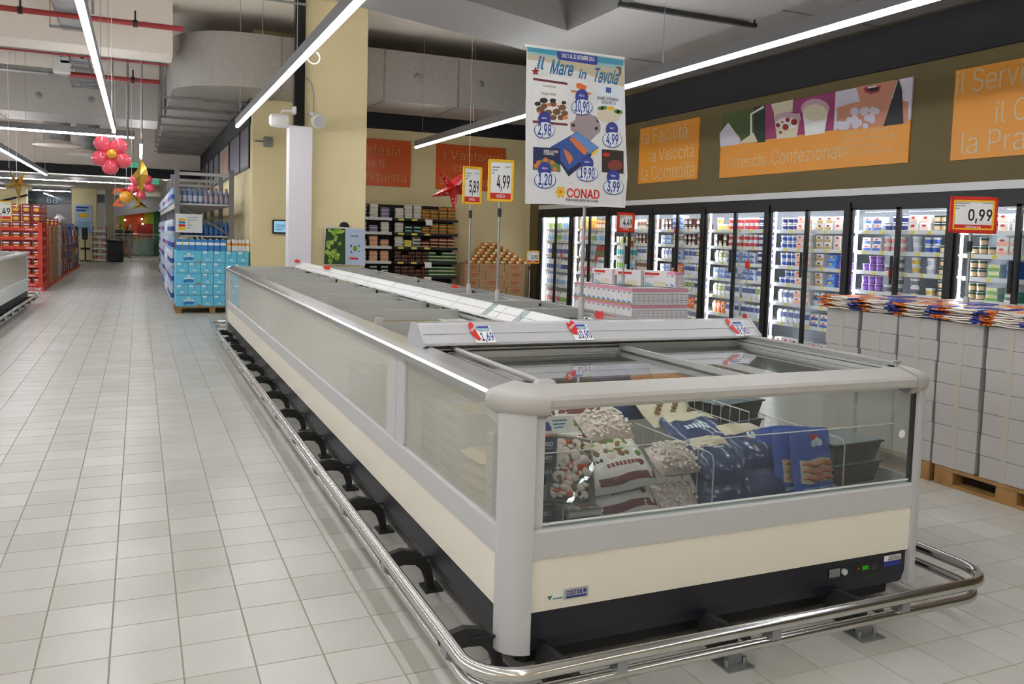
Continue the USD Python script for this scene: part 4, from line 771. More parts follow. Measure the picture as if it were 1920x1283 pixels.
# ---------------------------------------------------------------- glass-door fridges along the right wall
mat('shelf_white', (220, 224, 226), .4); mat('tag_yellow', (228, 212, 90), .5); mat('fridge_white', (226, 230, 232), .5); mat('fridge_back', (136, 140, 146), .5)
FY0, PITCH_F = 16.58, 1.456
SHB = [.22, .58, .90, 1.22, 1.51, 1.76]; SHT = [.20, .50, .77, 1.03, 1.27, 1.51, 1.755]
for k in range(8):
    ya = FY0 - k * PITCH_F; yb = ya - PITCH_F; ym = (ya + yb) / 2 - .02; W = dict(world=True)
    yn, yf = yb + .046, ya + .045
    t = thing('display_fridge', f'black-framed double-door fridge, {ORD[7 - k]} from the right along the right wall', 'fridge', (8.3, ym, 0))
    part(t, 'cabinet', cat(box(7.99, 8.7, yn, yf, 2.10, 2.16), box(7.97, 8.7, yn, yf, .0, .12)), 'fridge_white', **W)
    if k in (0, 7): part(t, 'side_wall', box(7.92, 8.72, (ya - .02 if k == 0 else yb), (ya + .03 if k == 0 else yb + .03), 0, 2.2), 'galvanised' if k == 0 else 'black', **W)
    part(t, 'back_panel', box(8.66, 8.72, yn, yf, 0, 2.16), 'fridge_back', **W)
    part(t, 'header', box(7.90, 7.98, yn, yf, 2.03, 2.18), 'black', **W)
    part(t, 'top_trim', box(7.88, 7.945, yn, yf, 2.18, 2.265), 'lamp_body', **W, label='pale strip along the top')
    part(t, 'kick_plate', box(7.91, 7.97, yn, yf, 0, .16), 'black', **W)
    part(t, 'post', rbox(7.875, 7.975, ya - .045, ya + .045, .02, 2.1, .006), 'black', **W)
    if k == 7: part(t, 'post', rbox(7.875, 7.975, yb - .04, yb + .04, .02, 2.1, .006), 'black', **W)
    part(t, 'light_strip', rbox(7.985, 8.01, ya - .075, ya - .05, .18, 2.03, .004), 'fridge_led', **W)
    part(t, 'light_strip', box(8.0, 8.03, yb + .08, ya - .10, 2.035, 2.055), 'fridge_led', **W)
    for (p, q) in ((ya - .045, ym), (ym, yb + .045)):
        d = part(t, 'door', cat(box(7.905, 7.94, q, q + .028, .15, 2.04), box(7.905, 7.94, p - .028, p, .15, 2.04), box(7.905, 7.94, q, p, .15, .185), box(7.905, 7.94, q, p, 2.005, 2.04)), 'black', **W)
        part(d, 'glass', box(7.918, 7.924, q + .028, p - .028, .185, 2.005), 'glass_door', **W)
        part(d, 'handle', rbox(7.862, 7.885, ym + (.008 if q == ym else -.048), ym + (.048 if q == ym else -.008), 1.14, 1.47, .008), 'black', **W)
    for z in (SHB if k < 2 else SHT):
        s = part(t, 'shelf', cat(box(8.02, 8.62, yb + .05, ya - .09, z - .02, z), box(8.0, 8.02, yb + .05, ya - .09, z - .035, z + .012)), 'shelf_white', **W)
        part(s, 'price_tag', cat(*[box(7.997, 8.0, y, y + .055, z - .03, z + .006) for y in np.arange(yb + .1 + rnd.random() * .1, ya - .2, rnd.uniform(.22, .33))]), 'tag_yellow', **W)
        if rnd.random() < .22: y = rnd.uniform(yb + .3, ya - .4); part(s, 'offer_card', box(7.985, 7.99, y, y + .09, z - .06, z + .05), 'red', **W)

# products: builders make one pack at the origin, front towards -x
PAL = {}
def pm(rgb, rough=.35):
    k = 'pack_%02x%02x%02x' % rgb
    if k not in M: mat(k, rgb, rough)
    return k
def bottle(body, cap, band, h=.25, r=.038, n=10):
    def f(p):
        part(p, 'body', lathe([(r * .92, 0), (r, .012), (r, h * .58), (r * .8, h * .72), (r * .42, h * .86), (r * .42, h * .93)], n), pm(body), smooth=40)
        part(p, 'label_band', lathe([(r + .0012, h * .14), (r + .0012, h * .50)], n), pm(band), smooth=40)
        part(p, 'cap', lathe([(r * .48, h * .93), (r * .48, h)], n), pm(cap))
    return f, 2 * r, h
def tub(body, lid, band, h=.092, r=.045, n=12):
    def f(p):
        part(p, 'cup', lathe([(r * .80, 0), (r * .98, h * .93)], n), pm(body), smooth=40)
        part(p, 'lid', lathe([(r * 1.04, h * .93), (r * 1.04, h)], n), pm(lid))
        part(p, 'label_band', lathe([(r * .86, h * .2), (r * .965, h * .7)], n), pm(band), smooth=40)
    return f, 2.1 * r, h
def carton(body, panel, spot, w=.075, h=.095, d=.12):
    def f(p):
        part(p, 'box', rbox(0, d, -w / 2, w / 2, 0, h, .003), pm(body))
        part(p, 'panel', box(-.0012, 0.001, -w * .45, w * .45, h * .08, h * .52), pm(panel))
        part(p, 'emblem', mv(poly(disc(0, 0, w * .22, h * .14, 10), 'x', -.0018, 0), (0, w * .05, h * .70)), pm(spot))
    return f, w + .004, h
def sachet(body, band, spot, w=.125, h=.185, d=.05):
    def f(p):
        v, fc = lathe([(.06, 0), (.34, .03), (.5, .3), (.5, .7), (.34, .97), (.06, 1)], 10); part(p, 'bag', (v * [d, w, h], fc), pm(body), smooth=60)
        part(p, 'label_band', rbox(-d * .53, -d * .2, -w * .36, w * .36, h * .42, h * .8, .003), pm(band))
        part(p, 'emblem', mv(poly(disc(0, 0, w * .18, h * .09, 10), 'x', -.001, 0), (-d * .53, 0, h * .62)), pm(spot))
    return f, w * .74, h
wh = (236, 236, 232)
KIND = {   # name, how the label calls it, category, builder
    'mb_green': ('milk_bottle', 'white milk bottle with green band', 'bottle', bottle(wh, (110, 170, 60), (150, 190, 90))),
    'mb_blue': ('milk_bottle', 'white milk bottle with dark blue band', 'bottle', bottle(wh, (40, 50, 130), (40, 56, 150))),
    'mb_red': ('milk_bottle', 'white milk bottle with pink band', 'bottle', bottle(wh, (200, 60, 60), (226, 130, 130))),
    'mb_teal': ('milk_bottle', 'white milk bottle with teal band', 'bottle', bottle(wh, (40, 140, 150), (70, 170, 176))),
    'mb_sky': ('milk_bottle', 'white milk bottle with pale blue band', 'bottle', bottle(wh, (90, 150, 210), (160, 200, 230))),
    'jb_orange': ('juice_bottle', 'orange juice bottle with white cap', 'bottle', bottle((226, 140, 50), wh, (240, 190, 90))),
    'jb_red': ('juice_bottle', 'red juice bottle with green band', 'bottle', bottle((176, 50, 44), (50, 110, 60), (90, 130, 70))),
    'jb_brown': ('juice_bottle', 'brown milk-drink bottle with cream band', 'bottle', bottle((150, 100, 66), (70, 50, 44), (222, 206, 180), .2)),
    'yt_red': ('yoghurt_tub', 'white yoghurt tub with red band', 'tub', tub(wh, (228, 226, 226), (206, 60, 66))),
    'yt_blue': ('yoghurt_tub', 'white yoghurt tub with blue band', 'tub', tub(wh, (90, 130, 200), (60, 96, 180))),
    'yt_navy': ('yoghurt_tub', 'white yoghurt tub with navy band', 'tub', tub(wh, (50, 56, 110), (46, 50, 110))),
    'yt_purple': ('yoghurt_tub', 'purple yoghurt tub with pale lid', 'tub', tub((130, 80, 176), (216, 200, 232), (160, 120, 206))),
    'yt_green': ('yoghurt_tub', 'dark green yoghurt tub with peach emblem', 'tub', tub((40, 74, 66), (206, 214, 206), (222, 190, 150))),
    'yt_pink': ('yoghurt_tub', 'white yoghurt tub with pink band', 'tub', tub(wh, wh, (232, 160, 170))),
    'ct_white': ('cream_tub', 'tall plain white tub', 'tub', tub(wh, (222, 226, 232), (200, 206, 216), .095, .052)),
    'ct_yellow': ('cream_tub', 'tall white tub with yellow band', 'tub', tub(wh, wh, (222, 190, 90), .095, .052)),
    'ct_grey': ('cream_tub', 'tall white tub with dark lettering band', 'tub', tub(wh, (210, 212, 216), (120, 124, 132), .095, .052)),
    'db_cream': ('dessert_box', 'white dessert box with tan panel', 'box', carton(wh, (196, 168, 116), (150, 60, 50), .12, .092)),
    'db_red': ('dessert_box', 'white dessert box with red edge', 'box', carton(wh, (236, 206, 190), (196, 50, 46), .12, .092)),
    'db_blue': ('dessert_box', 'bright blue dessert box with yellow spot', 'box', carton((70, 120, 206), (120, 166, 226), (240, 206, 60), .125, .092)),
    'db_white': ('dessert_box', 'white and blue box with red emblem', 'box', carton(wh, (70, 100, 180), (216, 90, 90), .125, .085)),
    'db_dark': ('dessert_box', 'dark brown dessert box with white panel', 'box', carton((74, 44, 40), (226, 220, 214), (226, 200, 170), .08, .093)),
    'db_pink': ('dessert_box', 'white box with pink and red emblem', 'box', carton(wh, (240, 176, 150), (206, 70, 60), .13, .093)),
    'bc_green': ('butter_carton', 'white and green carton with yellow spot', 'carton', carton((214, 226, 206), (120, 176, 90), (238, 206, 50), .13, .075)),
    'bc_teal': ('butter_carton', 'teal carton with red and white panel', 'carton', carton((90, 170, 150), wh, (206, 80, 80), .14, .06)),
    'bc_yellow': ('butter_carton', 'pale carton with yellow spot', 'carton', carton((226, 222, 190), (206, 206, 120), (230, 200, 60), .09, .12)),
    'bc_blue': ('butter_carton', 'blue and white carton', 'carton', carton((200, 214, 232), (70, 110, 190), (60, 90, 170), .11, .08)),
    'sp_white': ('cheese_sachet', 'white and blue cheese bag', 'bag', sachet((222, 226, 232), (90, 110, 160), (60, 70, 120))),
    'sp_green': ('cheese_sachet', 'pale cheese bag with green label', 'bag', sachet((230, 230, 222), (130, 150, 90), (226, 210, 150))),
    'sp_orange': ('cheese_sachet', 'orange cheese bag', 'bag', sachet((226, 116, 60), (240, 190, 150), (206, 70, 40))),
    'sp_brown': ('cheese_sachet', 'tan and white cheese bag', 'bag', sachet((226, 214, 196), (150, 110, 80), (110, 60, 50))),
    'sp_blue': ('cheese_sachet', 'bright blue cheese bag', 'bag', sachet((60, 110, 200), (140, 170, 226), wh)),
}
# what each door holds, shelf by shelf from the top (two doors per fridge, from the far end to the near end)
DOORS = [
    ['mb_green mb_green', 'mb_sky mb_green', 'mb_blue mb_blue', 'mb_blue mb_sky', 'mb_sky mb_sky', 'mb_red mb_red'],
    ['mb_sky jb_orange', 'mb_sky mb_sky', 'mb_blue jb_orange', 'mb_blue mb_green', 'mb_sky mb_sky', 'mb_green mb_sky'],
    ['jb_orange jb_orange', 'mb_red mb_green', 'mb_sky mb_sky', 'mb_red mb_red', 'mb_teal mb_sky', 'mb_sky mb_sky'],
    ['jb_brown mb_red', 'mb_sky jb_brown', 'jb_red jb_red', 'mb_blue mb_sky', 'mb_blue mb_blue', 'mb_sky mb_sky'],
    ['db_blue db_white', 'bc_yellow bc_yellow', 'mb_teal mb_teal', 'mb_green mb_sky', 'mb_sky mb_sky', 'sp_white sp_white', 'sp_white sp_white'],
    ['sp_brown db_dark', 'db_dark sp_brown', 'sp_white sp_orange', 'sp_brown sp_brown', 'sp_white sp_brown', 'sp_white sp_white', 'sp_white sp_white'],
    ['db_dark bc_blue', 'bc_blue sp_green', 'sp_white bc_blue', 'bc_blue sp_orange', 'sp_white sp_white', 'sp_white sp_white', 'sp_white sp_white'],
    ['db_dark db_dark', 'db_dark sp_brown', 'sp_white sp_green', 'sp_white sp_green', 'sp_green sp_white', 'sp_orange sp_brown', 'sp_green sp_white'],
    ['ct_yellow yt_red', 'db_dark yt_red', 'sp_green bc_blue', 'bc_blue bc_blue', 'sp_green sp_white', 'sp_orange sp_white', 'sp_white sp_white'],
    ['yt_red yt_navy', 'yt_red yt_navy', 'bc_blue yt_navy', 'bc_blue sp_white', 'sp_white sp_green', 'sp_white sp_white', 'bc_blue bc_blue'],
    ['yt_navy db_pink', 'yt_blue db_pink', 'yt_blue db_pink', 'yt_blue db_pink', 'sp_white db_pink', 'sp_white sp_white', 'db_pink db_pink'],
    ['db_cream db_red', 'db_cream db_red', 'db_cream db_blue yt_purple', 'db_cream db_blue yt_purple', 'sp_white db_red', 'db_white db_white', 'db_white db_cream'],
    ['db_white yt_navy', 'db_white yt_pink', 'yt_purple ct_grey', 'yt_purple ct_grey', 'ct_grey ct_white', 'db_white db_white', 'db_white db_white'],
    ['db_red yt_green', 'ct_white yt_blue yt_green', 'ct_yellow ct_white yt_green', 'ct_grey ct_yellow yt_green', 'ct_white ct_grey', 'ct_white ct_white', 'db_white db_white'],
    ['yt_green db_red', 'yt_green db_pink', 'yt_green bc_green db_blue', 'yt_green bc_green bc_teal', 'bc_green bc_green', 'bc_green bc_teal', 'bc_teal bc_teal'],
    ['db_red yt_green', 'yt_green db_red', 'sp_blue db_blue', 'bc_teal bc_teal', 'bc_green bc_teal', 'bc_teal bc_teal', 'bc_teal bc_teal'],
]
made = {}; cnt = {}
for dn, rows in enumerate(DOORS):
    k = dn // 2; ya = FY0 - k * PITCH_F; ym = ya - PITCH_F / 2 - .02
    y1, y0 = (ya - .10, ym + .02) if dn % 2 == 0 else (ym - .02, ya - PITCH_F + .06)
    zs = (SHB if k < 2 else SHT)[::-1]
    for si, row in enumerate(rows):
        z = zs[si]; room = (2.02 if si == 0 else zs[si - 1] - .04) - z
        seg = row.split(); seg_w = (y1 - y0) / len(seg)
        for gi, key in enumerate(seg):
            nm, lb, ct, (build, w, h) = KIND[key]; n = max(1, int(seg_w / w)); st = min(3 if nm != 'dessert_box' else 2, max(1, int(room / (h + .004)))) if ct in ('tub', 'box', 'carton') else 1
            if z < .45: st = min(st, 1)
            base = cnt.get((dn, si, key), 0); cnt[(dn, si, key)] = base + n
            for i in range(n):
                for j in range(st):
                    if made.get(nm, 0) >= 300 or (j == st - 1 and st > 1 and rnd.random() < .12): continue
                    made[nm] = made.get(nm, 0) + 1
                    y = y1 - gi * seg_w - (i + .5) * seg_w / n + rnd.uniform(-.004, .004)
                    x = 8.035 + rnd.uniform(0, .012) + (w / 2 if ct in ('bottle', 'tub', 'bag') else 0)
                    place('shelf_' + key, build, nm, f'{lb}, {ORD[base + i]} along' + (f', {UPTO[st - 1][j]}' if st > 1 else '') + f', {ORD[si]} shelf, {ORD[15 - dn]} door from right', ct, (x, y, z + j * h), rnd.uniform(-.06, .06), nm.replace('_', ' ') + 's in the glass-door fridges')
print(made)

# ---------------------------------------------------------------- egg shelves against the back wall
t = thing('egg_shelving', 'black two-bay wall shelving stacked with egg cartons, right of the pillar', 'shelving', (5.0, 16.9, 0)); W = dict(world=True)
part(t, 'back_panel', box(3.4, 6.08, 17.12, 17.16, 0, 2.16), 'black', **W)
for x in (3.4, 4.66, 6.04): part(t, 'upright', box(x, x + .04, 17.05, 17.12, 0, 2.16), 'black', **W)
part(t, 'base_unit', box(3.4, 6.08, 16.66, 17.12, 0, .36), 'black', **W)
EZ = [.70, 1.0, 1.30, 1.585, 1.875]
for z in EZ:
    s = part(t, 'shelf', box(3.42, 4.65, 16.70, 17.12, z - .03, z), 'shelf_white', **W, label='pale shelf'); part(s, 'shelf_lip', box(3.42, 4.65, 16.68, 16.70, z - .045, z + .01), 'lamp_body', **W)
    s = part(t, 'shelf', box(4.71, 6.06, 16.70, 17.12, z - .03, z), 'rubber', **W); part(s, 'shelf_lip', box(4.71, 6.06, 16.68, 16.70, z - .045, z + .01), 'rubber', **W)
    part(s, 'price_tag', cat(*[box(4.78 + .28 * i, 4.90 + .28 * i, 16.676, 16.68, z - .04, z) for i in range(3)]), 'tag_yellow', **W)
    if z < 1.1 or z > 1.8: part(s, 'offer_card', box(5.36, 5.5, 16.67, 16.676, z - .12, z - .0), 'paper', **W)
def egg_carton(body, label, egg=None, w=.168, h=.070, d=.11, cols=4):
    def f(p):
        part(p, 'tray', mv(rbox(-w / 2, w / 2, 0, d, 0, h * .45, .008)), pm(body, .8))
        if egg: part(p, 'egg', cat(*[ball((-w / 2 + (i + .5) * w / cols, .022 + .0, h * .55), w / cols * .42, 1, (1, 1, 1.2)) for i in range(cols)]), pm(egg, .5), smooth=True)
        else: part(p, 'lid', rbox(-w / 2 + .004, w / 2 - .004, .003, d - .003, h * .45, h, .014), pm(body, .8))
        part(p, 'label', box(-w * .40, w * .40, -.0012 + (.0), .002, h * .12, h * .42) if egg else box(-w * .42, w * .42, .0018, .006, h * .5, h * .86), pm(label, .5))
    return f, w + .004, h
EGG = {'grey': ('grey egg carton with purple label', egg_carton((168, 160, 168), (120, 100, 150))), 'white': ('white egg carton', egg_carton((226, 222, 210), (206, 200, 190))), 'orange': ('orange and green egg carton', egg_carton((214, 140, 60), (70, 110, 60))),
       'teal': ('dark egg carton with teal label', egg_carton((60, 66, 60), (140, 196, 180))), 'peach': ('peach egg carton', egg_carton((226, 186, 150), (216, 150, 110))), 'yellow': ('yellow egg carton', egg_carton((222, 210, 120), (240, 214, 60))),
       'brown': ('open tray of brown eggs', egg_carton((96, 66, 50), (70, 46, 36), (166, 110, 84), .128, .072, .11, 3)), 'red': ('tan egg carton with red eggs', egg_carton((200, 160, 120), (222, 190, 150), (140, 50, 40), .168, .070, .11, 3)),
       'green': ('green egg carton with pale label', egg_carton((46, 100, 60), (206, 196, 160))), 'spotted': ('black-and-white spotted egg carton', egg_carton((206, 206, 190), (50, 54, 44))), 'dark': ('dark egg crate with white label', egg_carton((44, 32, 34), (206, 210, 200)))}
ROWS = [(4, ['grey white grey', 'white white white orange orange orange orange']), (3, ['grey grey white', 'white teal teal orange orange orange orange']), (3, ['peach peach peach', 'white yellow spotted red red red red']),
        (3, ['peach peach peach', 'brown brown brown brown brown green green green green']), (3, ['dark dark dark', 'brown brown brown brown brown green green green green'])]
ecnt = {}
for (n, bays), z, sn in zip(ROWS, EZ[::-1], ('top', 'second', 'middle', 'fourth', 'lowest')):
    for (xa, xb), b, bn in zip(((3.95, 4.64), (4.73, 6.04)), bays, ('left', 'right')):
        ks = b.split(); 
        for i, key in enumerate(ks):
            lb, (build, w, h) = EGG[key]; sw = (xb - xa) / len(ks); rep = max(1, int(sw / w + .25)) if len(ks) < 4 else 1
            b0 = ecnt.get((sn, bn, key), 0); ecnt[(sn, bn, key)] = b0 + rep
            for r in range(rep):
                for j in range(n - (1 if rnd.random() < .3 else 0)):
                    g = f'{lb}, {ORD[j]} up in its {ORD[b0 + r]} stack, {sn} shelf, {bn} bay'
                    place('egg_' + key, build, 'egg_carton', g, 'egg carton', (xa + i * sw + (r + .5) * sw / rep, 16.73 + rnd.uniform(0, .01), z + j * (h + .001)), rnd.uniform(-.05, .05), 'egg cartons on the wall shelves')
for i in range(5):
    for j in range(2): place('egg_green', None, 'egg_carton', f'green egg carton at the foot of the right egg bay, {("lower", "upper")[j]}, {ORD[i]} from left', 'egg carton', (4.95 + i * .24, 16.68, .36 + j * .076), 0, 'egg cartons at the bottom of the right bay')

# ---------------------------------------------------------------- brown cartons with a pyramid of snack packets
mat('kraft', (174, 138, 100), .8, noise=(5, .06)); mat('kraft_print', (176, 90, 56), .7)
def kraft_box(w, mark):
    def f(p):
        part(p, 'box', rbox(-w / 2 + .002, w / 2 - .002, 0, .39, 0, .165, .004), 'kraft'); part(p, 'flap_seam', box(-w / 2 + .01, w / 2 - .01, -.001, .002, .081, .084), 'wood')
        if mark: part(p, 'print', cat(box(-.10, .10, -.0018, 0, .10, .125), box(-.07, .07, -.0018, 0, .06, .08)), 'kraft_print')
        else: part(p, 'stamp', cat(*[box(.0 + .03 * i, .022 + .03 * i, -.0018, 0, .05, .065) for i in range(5)]), 'ink')
    return f
nb = 0
for r in range(6):
    ws = [.48, .48, .41] if r % 2 == 0 else [.34, .56, .47]; x = 6.14
    for i, w in enumerate(ws):
        for d in (0,):
            place(f'kraft_{w}_{i % 2}', kraft_box(w, i % 2 == 0 or r % 2 == 1), 'cardboard_box', f'brown cardboard box, {("bottom", "second", "third", "fourth", "fifth", "top")[r]} layer, {("left", "middle", "right")[i]}, left of the 0,90 sign', 'box', (x + w / 2, 16.45, r * .166), 0)
        x += w + .004
def snack_packet(p):
    part(p, 'wrapper', rbox(-.075, .075, 0, .2, 0, .062, .014), pm((222, 156, 66))); part(p, 'end_print', rbox(.02, .07, -.002, .01, .008, .054, .003), pm((206, 110, 40))); part(p, 'white_print', rbox(-.07, .0, -.002, .01, .012, .05, .003), pm((232, 226, 206))); part(p, 'green_edge', rbox(-.076, -.06, -.003, .01, .006, .056, .003), pm((60, 110, 60)))
for r in range(7):
    n = 8 - r
    for i in range(n):
        g = f'orange snack packet, {ORD[i]} from left in the {("bottom", "second", "third", "fourth", "fifth", "sixth", "top")[r]} pyramid row'
        place('snack', snack_packet, 'snack_packet', g, 'snack packet', (6.93 - r * .03 + (i - (n - 1) / 2) * .178, 16.46 + r * .012, .997 + r * .063), rnd.uniform(-.06, .06), 'snack packets in the pyramid')

# ---------------------------------------------------------------- white cartons with folded plastic bags on a pallet
mat('carton_white', (178, 174, 172), .75); mat('tape', (178, 173, 163), .5)  # carton_white darkened to stand in for dimmer light on the stack
def pallet(label, x0, x1, y0, y1):
    t = thing('wooden_pallet', label, 'pallet', ((x0 + x1) / 2, (y0 + y1) / 2, 0)); n = max(3, int((y1 - y0) / .16))
    longy = (y1 - y0) > (x1 - x0)
    for k in range(3):
        for q in range(3): part(t, 'block', box(*((x0 + k * (x1 - x0 - .1) / 2, x0 + k * (x1 - x0 - .1) / 2 + .1, y0 + q * (y1 - y0 - .14) / 2, y0 + q * (y1 - y0 - .14) / 2 + .14)), .022, .098), 'wood', world=True)
        part(t, 'skid', box(x0 + k * (x1 - x0 - .1) / 2, x0 + k * (x1 - x0 - .1) / 2 + .1, y0, y1, 0, .022), 'wood', world=True)
    for k in range(6): w = (x1 - x0) / 6; part(t, 'deck_board', box(x0 + k * w, x0 + (k + 1) * w - .015, y0, y1, .10, .122), 'wood', world=True)
    part(t, 'cross_board', cat(box(x0, x1, y0, y0 + .14, .098, .1)), 'wood', world=True); return t
pallet('wooden pallet under the near stack of white cartons', 4.85, 5.65, 2.9, 3.93); pallet('wooden pallet under the far stack of white cartons', 4.85, 5.65, 3.97, 5.0)
def white_box(p): 
    part(p, 'box', rbox(0, .39, -.158, .158, 0, .136, .003), 'carton_white'); part(p, 'tape', box(-.0012, .2, -.022, .022, .0, .1372), 'tape')
COLY = [3.15, 3.455, 3.80, 4.14, 4.47, 4.82]
for ci, y in enumerate(COLY):
    for r in range(7):
        for d in range(2):
            g = f'white carton, {("bottom", "second", "third", "fourth", "fifth", "sixth", "top")[r]} of its column, {("nearest", "second", "third", "fourth", "fifth", "farthest")[ci]} column, {("front", "back")[d]} row'
            place('white_box', white_box, 'cardboard_box', g, 'box', (4.852 + d * .40 + rnd.uniform(0, .008), y + rnd.uniform(-.006, .006), .124 + r * .1375), rnd.uniform(-.012, .012))
mat('bag_white', (222, 214, 202), .35, noise=(20, .08)); mat('bag_orange', (222, 120, 40), .35); mat('bag_blue', (36, 60, 160), .35)
def folded_bag(seed):
    R_ = np.random.default_rng(seed)
    def f(p):
        def sheet(x0, x1, y0, y1, amp, nx=7, ny=9):
            X, Y = np.meshgrid(np.linspace(x0, x1, nx), np.linspace(y0, y1, ny)); Z = amp * (meshkit.noise(np.stack([X * 14 + seed, Y * 14, X * 0], -1)) - .3)
            e = R_.uniform(-.012, .012, (ny, nx)) * ((np.abs(X - X.mean()) > (x1 - x0) * .45) | (np.abs(Y - Y.mean()) > (y1 - y0) * .45)); Z = np.maximum(Z, .001)
            top = np.stack([X + e, Y + e, Z + .009], -1).reshape(-1, 3); bot = np.stack([X + e, Y + e, Z], -1).reshape(-1, 3); q = []
            for j in range(ny - 1):
                for i in range(nx - 1):
                    a, b, c, d = j * nx + i, j * nx + i + 1, (j + 1) * nx + i, (j + 1) * nx + i + 1; q += [[a, b, c], [b, d, c], [a + nx * ny, c + nx * ny, b + nx * ny], [b + nx * ny, c + nx * ny, d + nx * ny]]
            ring = [i for i in range(nx)] + [j * nx + nx - 1 for j in range(1, ny)] + [(ny - 1) * nx + i for i in range(nx - 2, -1, -1)] + [j * nx for j in range(ny - 2, 0, -1)]
            for a, b in zip(ring, ring[1:] + ring[:1]): q += [[a, a + nx * ny, b], [b, a + nx * ny, b + nx * ny]]
            return np.vstack([top, bot]), np.array(q)
        part(p, 'sheet', sheet(0, .42, -.165, .165, .012), 'bag_white', smooth=60); part(p, 'print_end', sheet(-.012, .36, .10, .185, .016), 'bag_orange', smooth=60); part(p, 'print_end', sheet(-.014, .3, -.188, -.10, .017), 'bag_blue', smooth=60)
        part(p, 'print_patch', mv(sheet(.08, .3, -.09, .05, .014, 5, 5), (0, 0, .004)), 'bag_orange' if seed % 2 else 'bag_blue', smooth=60)
    return f
for ci, y in enumerate(COLY):
    for d in range(2):
        for r in range(7):
            g = f'folded plastic bag, {ORD[r]} up in the bundle on the {("nearest", "second", "third", "fourth", "fifth", "farthest")[ci]} carton column, {("front", "back")[d]} row'
            place(f'bag{(ci + r + d) % 6}', folded_bag((ci + r + d) % 6), 'plastic_bag', g, 'plastic bag', (4.83 + d * .40 + rnd.uniform(-.03, .03), y + rnd.uniform(-.02, .02), 1.09 + r * .013), rnd.uniform(-.12, .12), 'folded plastic bags on the white cartons')

# ---------------------------------------------------------------- pink and white milk cartons on a pallet
mat('pink', (214, 150, 170), .4); mat('pack_white', (222, 220, 222), .4); mat('pack_text', (130, 130, 140), .5); mat('cow_blue', (60, 140, 200), .4)
def milk_carton(p):
    part(p, 'box', rbox(-.033, .033, -.061, .061, 0, .195, .003), 'pack_white'); part(p, 'pink_top', cat(box(-.0335, .0335, -.0615, .0615, .158, .1955)), 'pink')
    part(p, 'blue_print', cat(flat_on([(-.04, .02), (-.02, .055), (.0, .04), (.035, .035), (.03, .012), (.0, .012)], (-.0332, 0, 0), (0, -1, 0), VZ, .0008)), 'cow_blue')
    part(p, 'dark_spot', cat(flat_on(disc(.0, .142, .026, .012, 10), (-.0332, 0, 0), (0, -1, 0), VZ, .0009)), 'pack_text')
    part(p, 'print_lines', cat(*[box(-.026, .026, -.0622, -.061, z, z + .006) for z in (.125, .05)], box(-.0006, .0006, -.0622, -.061, .01, .14), *[box(-.02, .02, -.0622, -.061, z, z + .003) for z in (.105, .09, .075, .025)]), 'pack_text')
MX0, MY0 = 5.44, 8.76
t = thing('wooden_pallet', 'wooden pallet under the pink and white milk cartons', 'pallet', (5.85, 9.45, 0)); part(t, 'deck', box(5.45, 6.26, 8.80, 10.25, .10, .125), 'wood', world=True)
for x in (5.46, 5.80, 6.16):
    for y in (8.82, 9.45, 10.1): part(t, 'block', box(x, x + .1, y, y + .14, 0, .1), 'wood', world=True)
for layer in range(4):
    z = .18 + layer * .2
    if layer >= 0:
        tr = thing('carton_tray', f'brown cardboard tray under the {("bottom", "second", "third", "top")[layer]} layer of pink milk cartons', 'tray', (5.85, 9.4, z - .005))
        part(tr, 'base', box(MX0 + .002, MX0 + .82, MY0 + .002, MY0 + 1.52, z - .006, z), 'kraft', world=True); part(tr, 'edge', box(MX0 - .006, MX0, MY0 - .004, MY0 + 1.52, z - .006, z + .02), 'kraft', world=True)
    for i in range(12):
        for j in range(12):
            if i > 0 and j > 0: continue
            g = f'pink-topped milk carton, {("bottom", "second", "third", "top")[layer]} pallet layer, ' + ('at the near corner' if i + j == 0 else f'{ORD[i]} along the front face' if j == 0 else f'{ORD[j]} along the left face')
            place('milk_carton', milk_carton, 'milk_carton', g, 'milk carton', (MX0 + .034 + i * .0685, MY0 + .062 + j * .126, z), 0, 'pink-topped milk cartons on the pallet')
t = solo('filler_crate', cat(box(MX0 + .15, MX0 + .80, MY0 + .2, MY0 + 1.50, .122, .975)), 'pack_white', 'plain cardboard core inside the milk carton pallet', 'box')
def display_box(p):
    part(p, 'box', rbox(0, .17, -.19, .19, 0, .2, .004), 'pack_white'); part(p, 'red_title', box(-.0012, .001, -.06, .13, .145, .175), 'red'); part(p, 'bowl_print', flat_on(disc(.07, .035, .09, .035, 16), (-.001, 0, 0), (0, -1, 0), VZ, .0008), 'pic_cream')
    part(p, 'blue_print', flat_on([(-.12, .0), (-.12, .06), (-.03, .03), (.0, .0)], (-.0008, 0, 0), (0, -1, 0), VZ, .0006), 'sea_pale'); part(p, 'pink_edge', cat(box(-.002, .172, .17, .1905, .14, .202)), 'pink'); part(p, 'bottle_print', flat_on(rect(-.18, .0, -.14, .13), (-.001, 0, 0), (0, -1, 0), VZ, .0006), 'pack_text')
    part(p, 'small_title', cat(text_on('6 Bottiglie', (-.0014, .12, .115), (0, -1, 0), VZ, .022, .1, False, 'l', .0006)), 'kraft_print')
for k, (x, y) in enumerate(((6.02, 9.17), (5.74, 9.38), (5.60, 9.80))):
    place('display_box', display_box, 'multipack_box', f'white multipack box with red title, {("nearest", "middle", "farthest")[k]} on top of the pink milk cartons', 'box', (x, y, .982), (.75, .62, .3)[k])
for k in range(2): 
    for q in range(3): place('milk_carton', None, 'milk_carton', f'pink-topped milk carton right of the multipack boxes, {("left", "right")[k]} column, {ORD[q]} back', 'milk carton', (6.16 + k * .0685, 8.93 + q * .125, .982), 0, 'pink-topped milk cartons on the pallet')

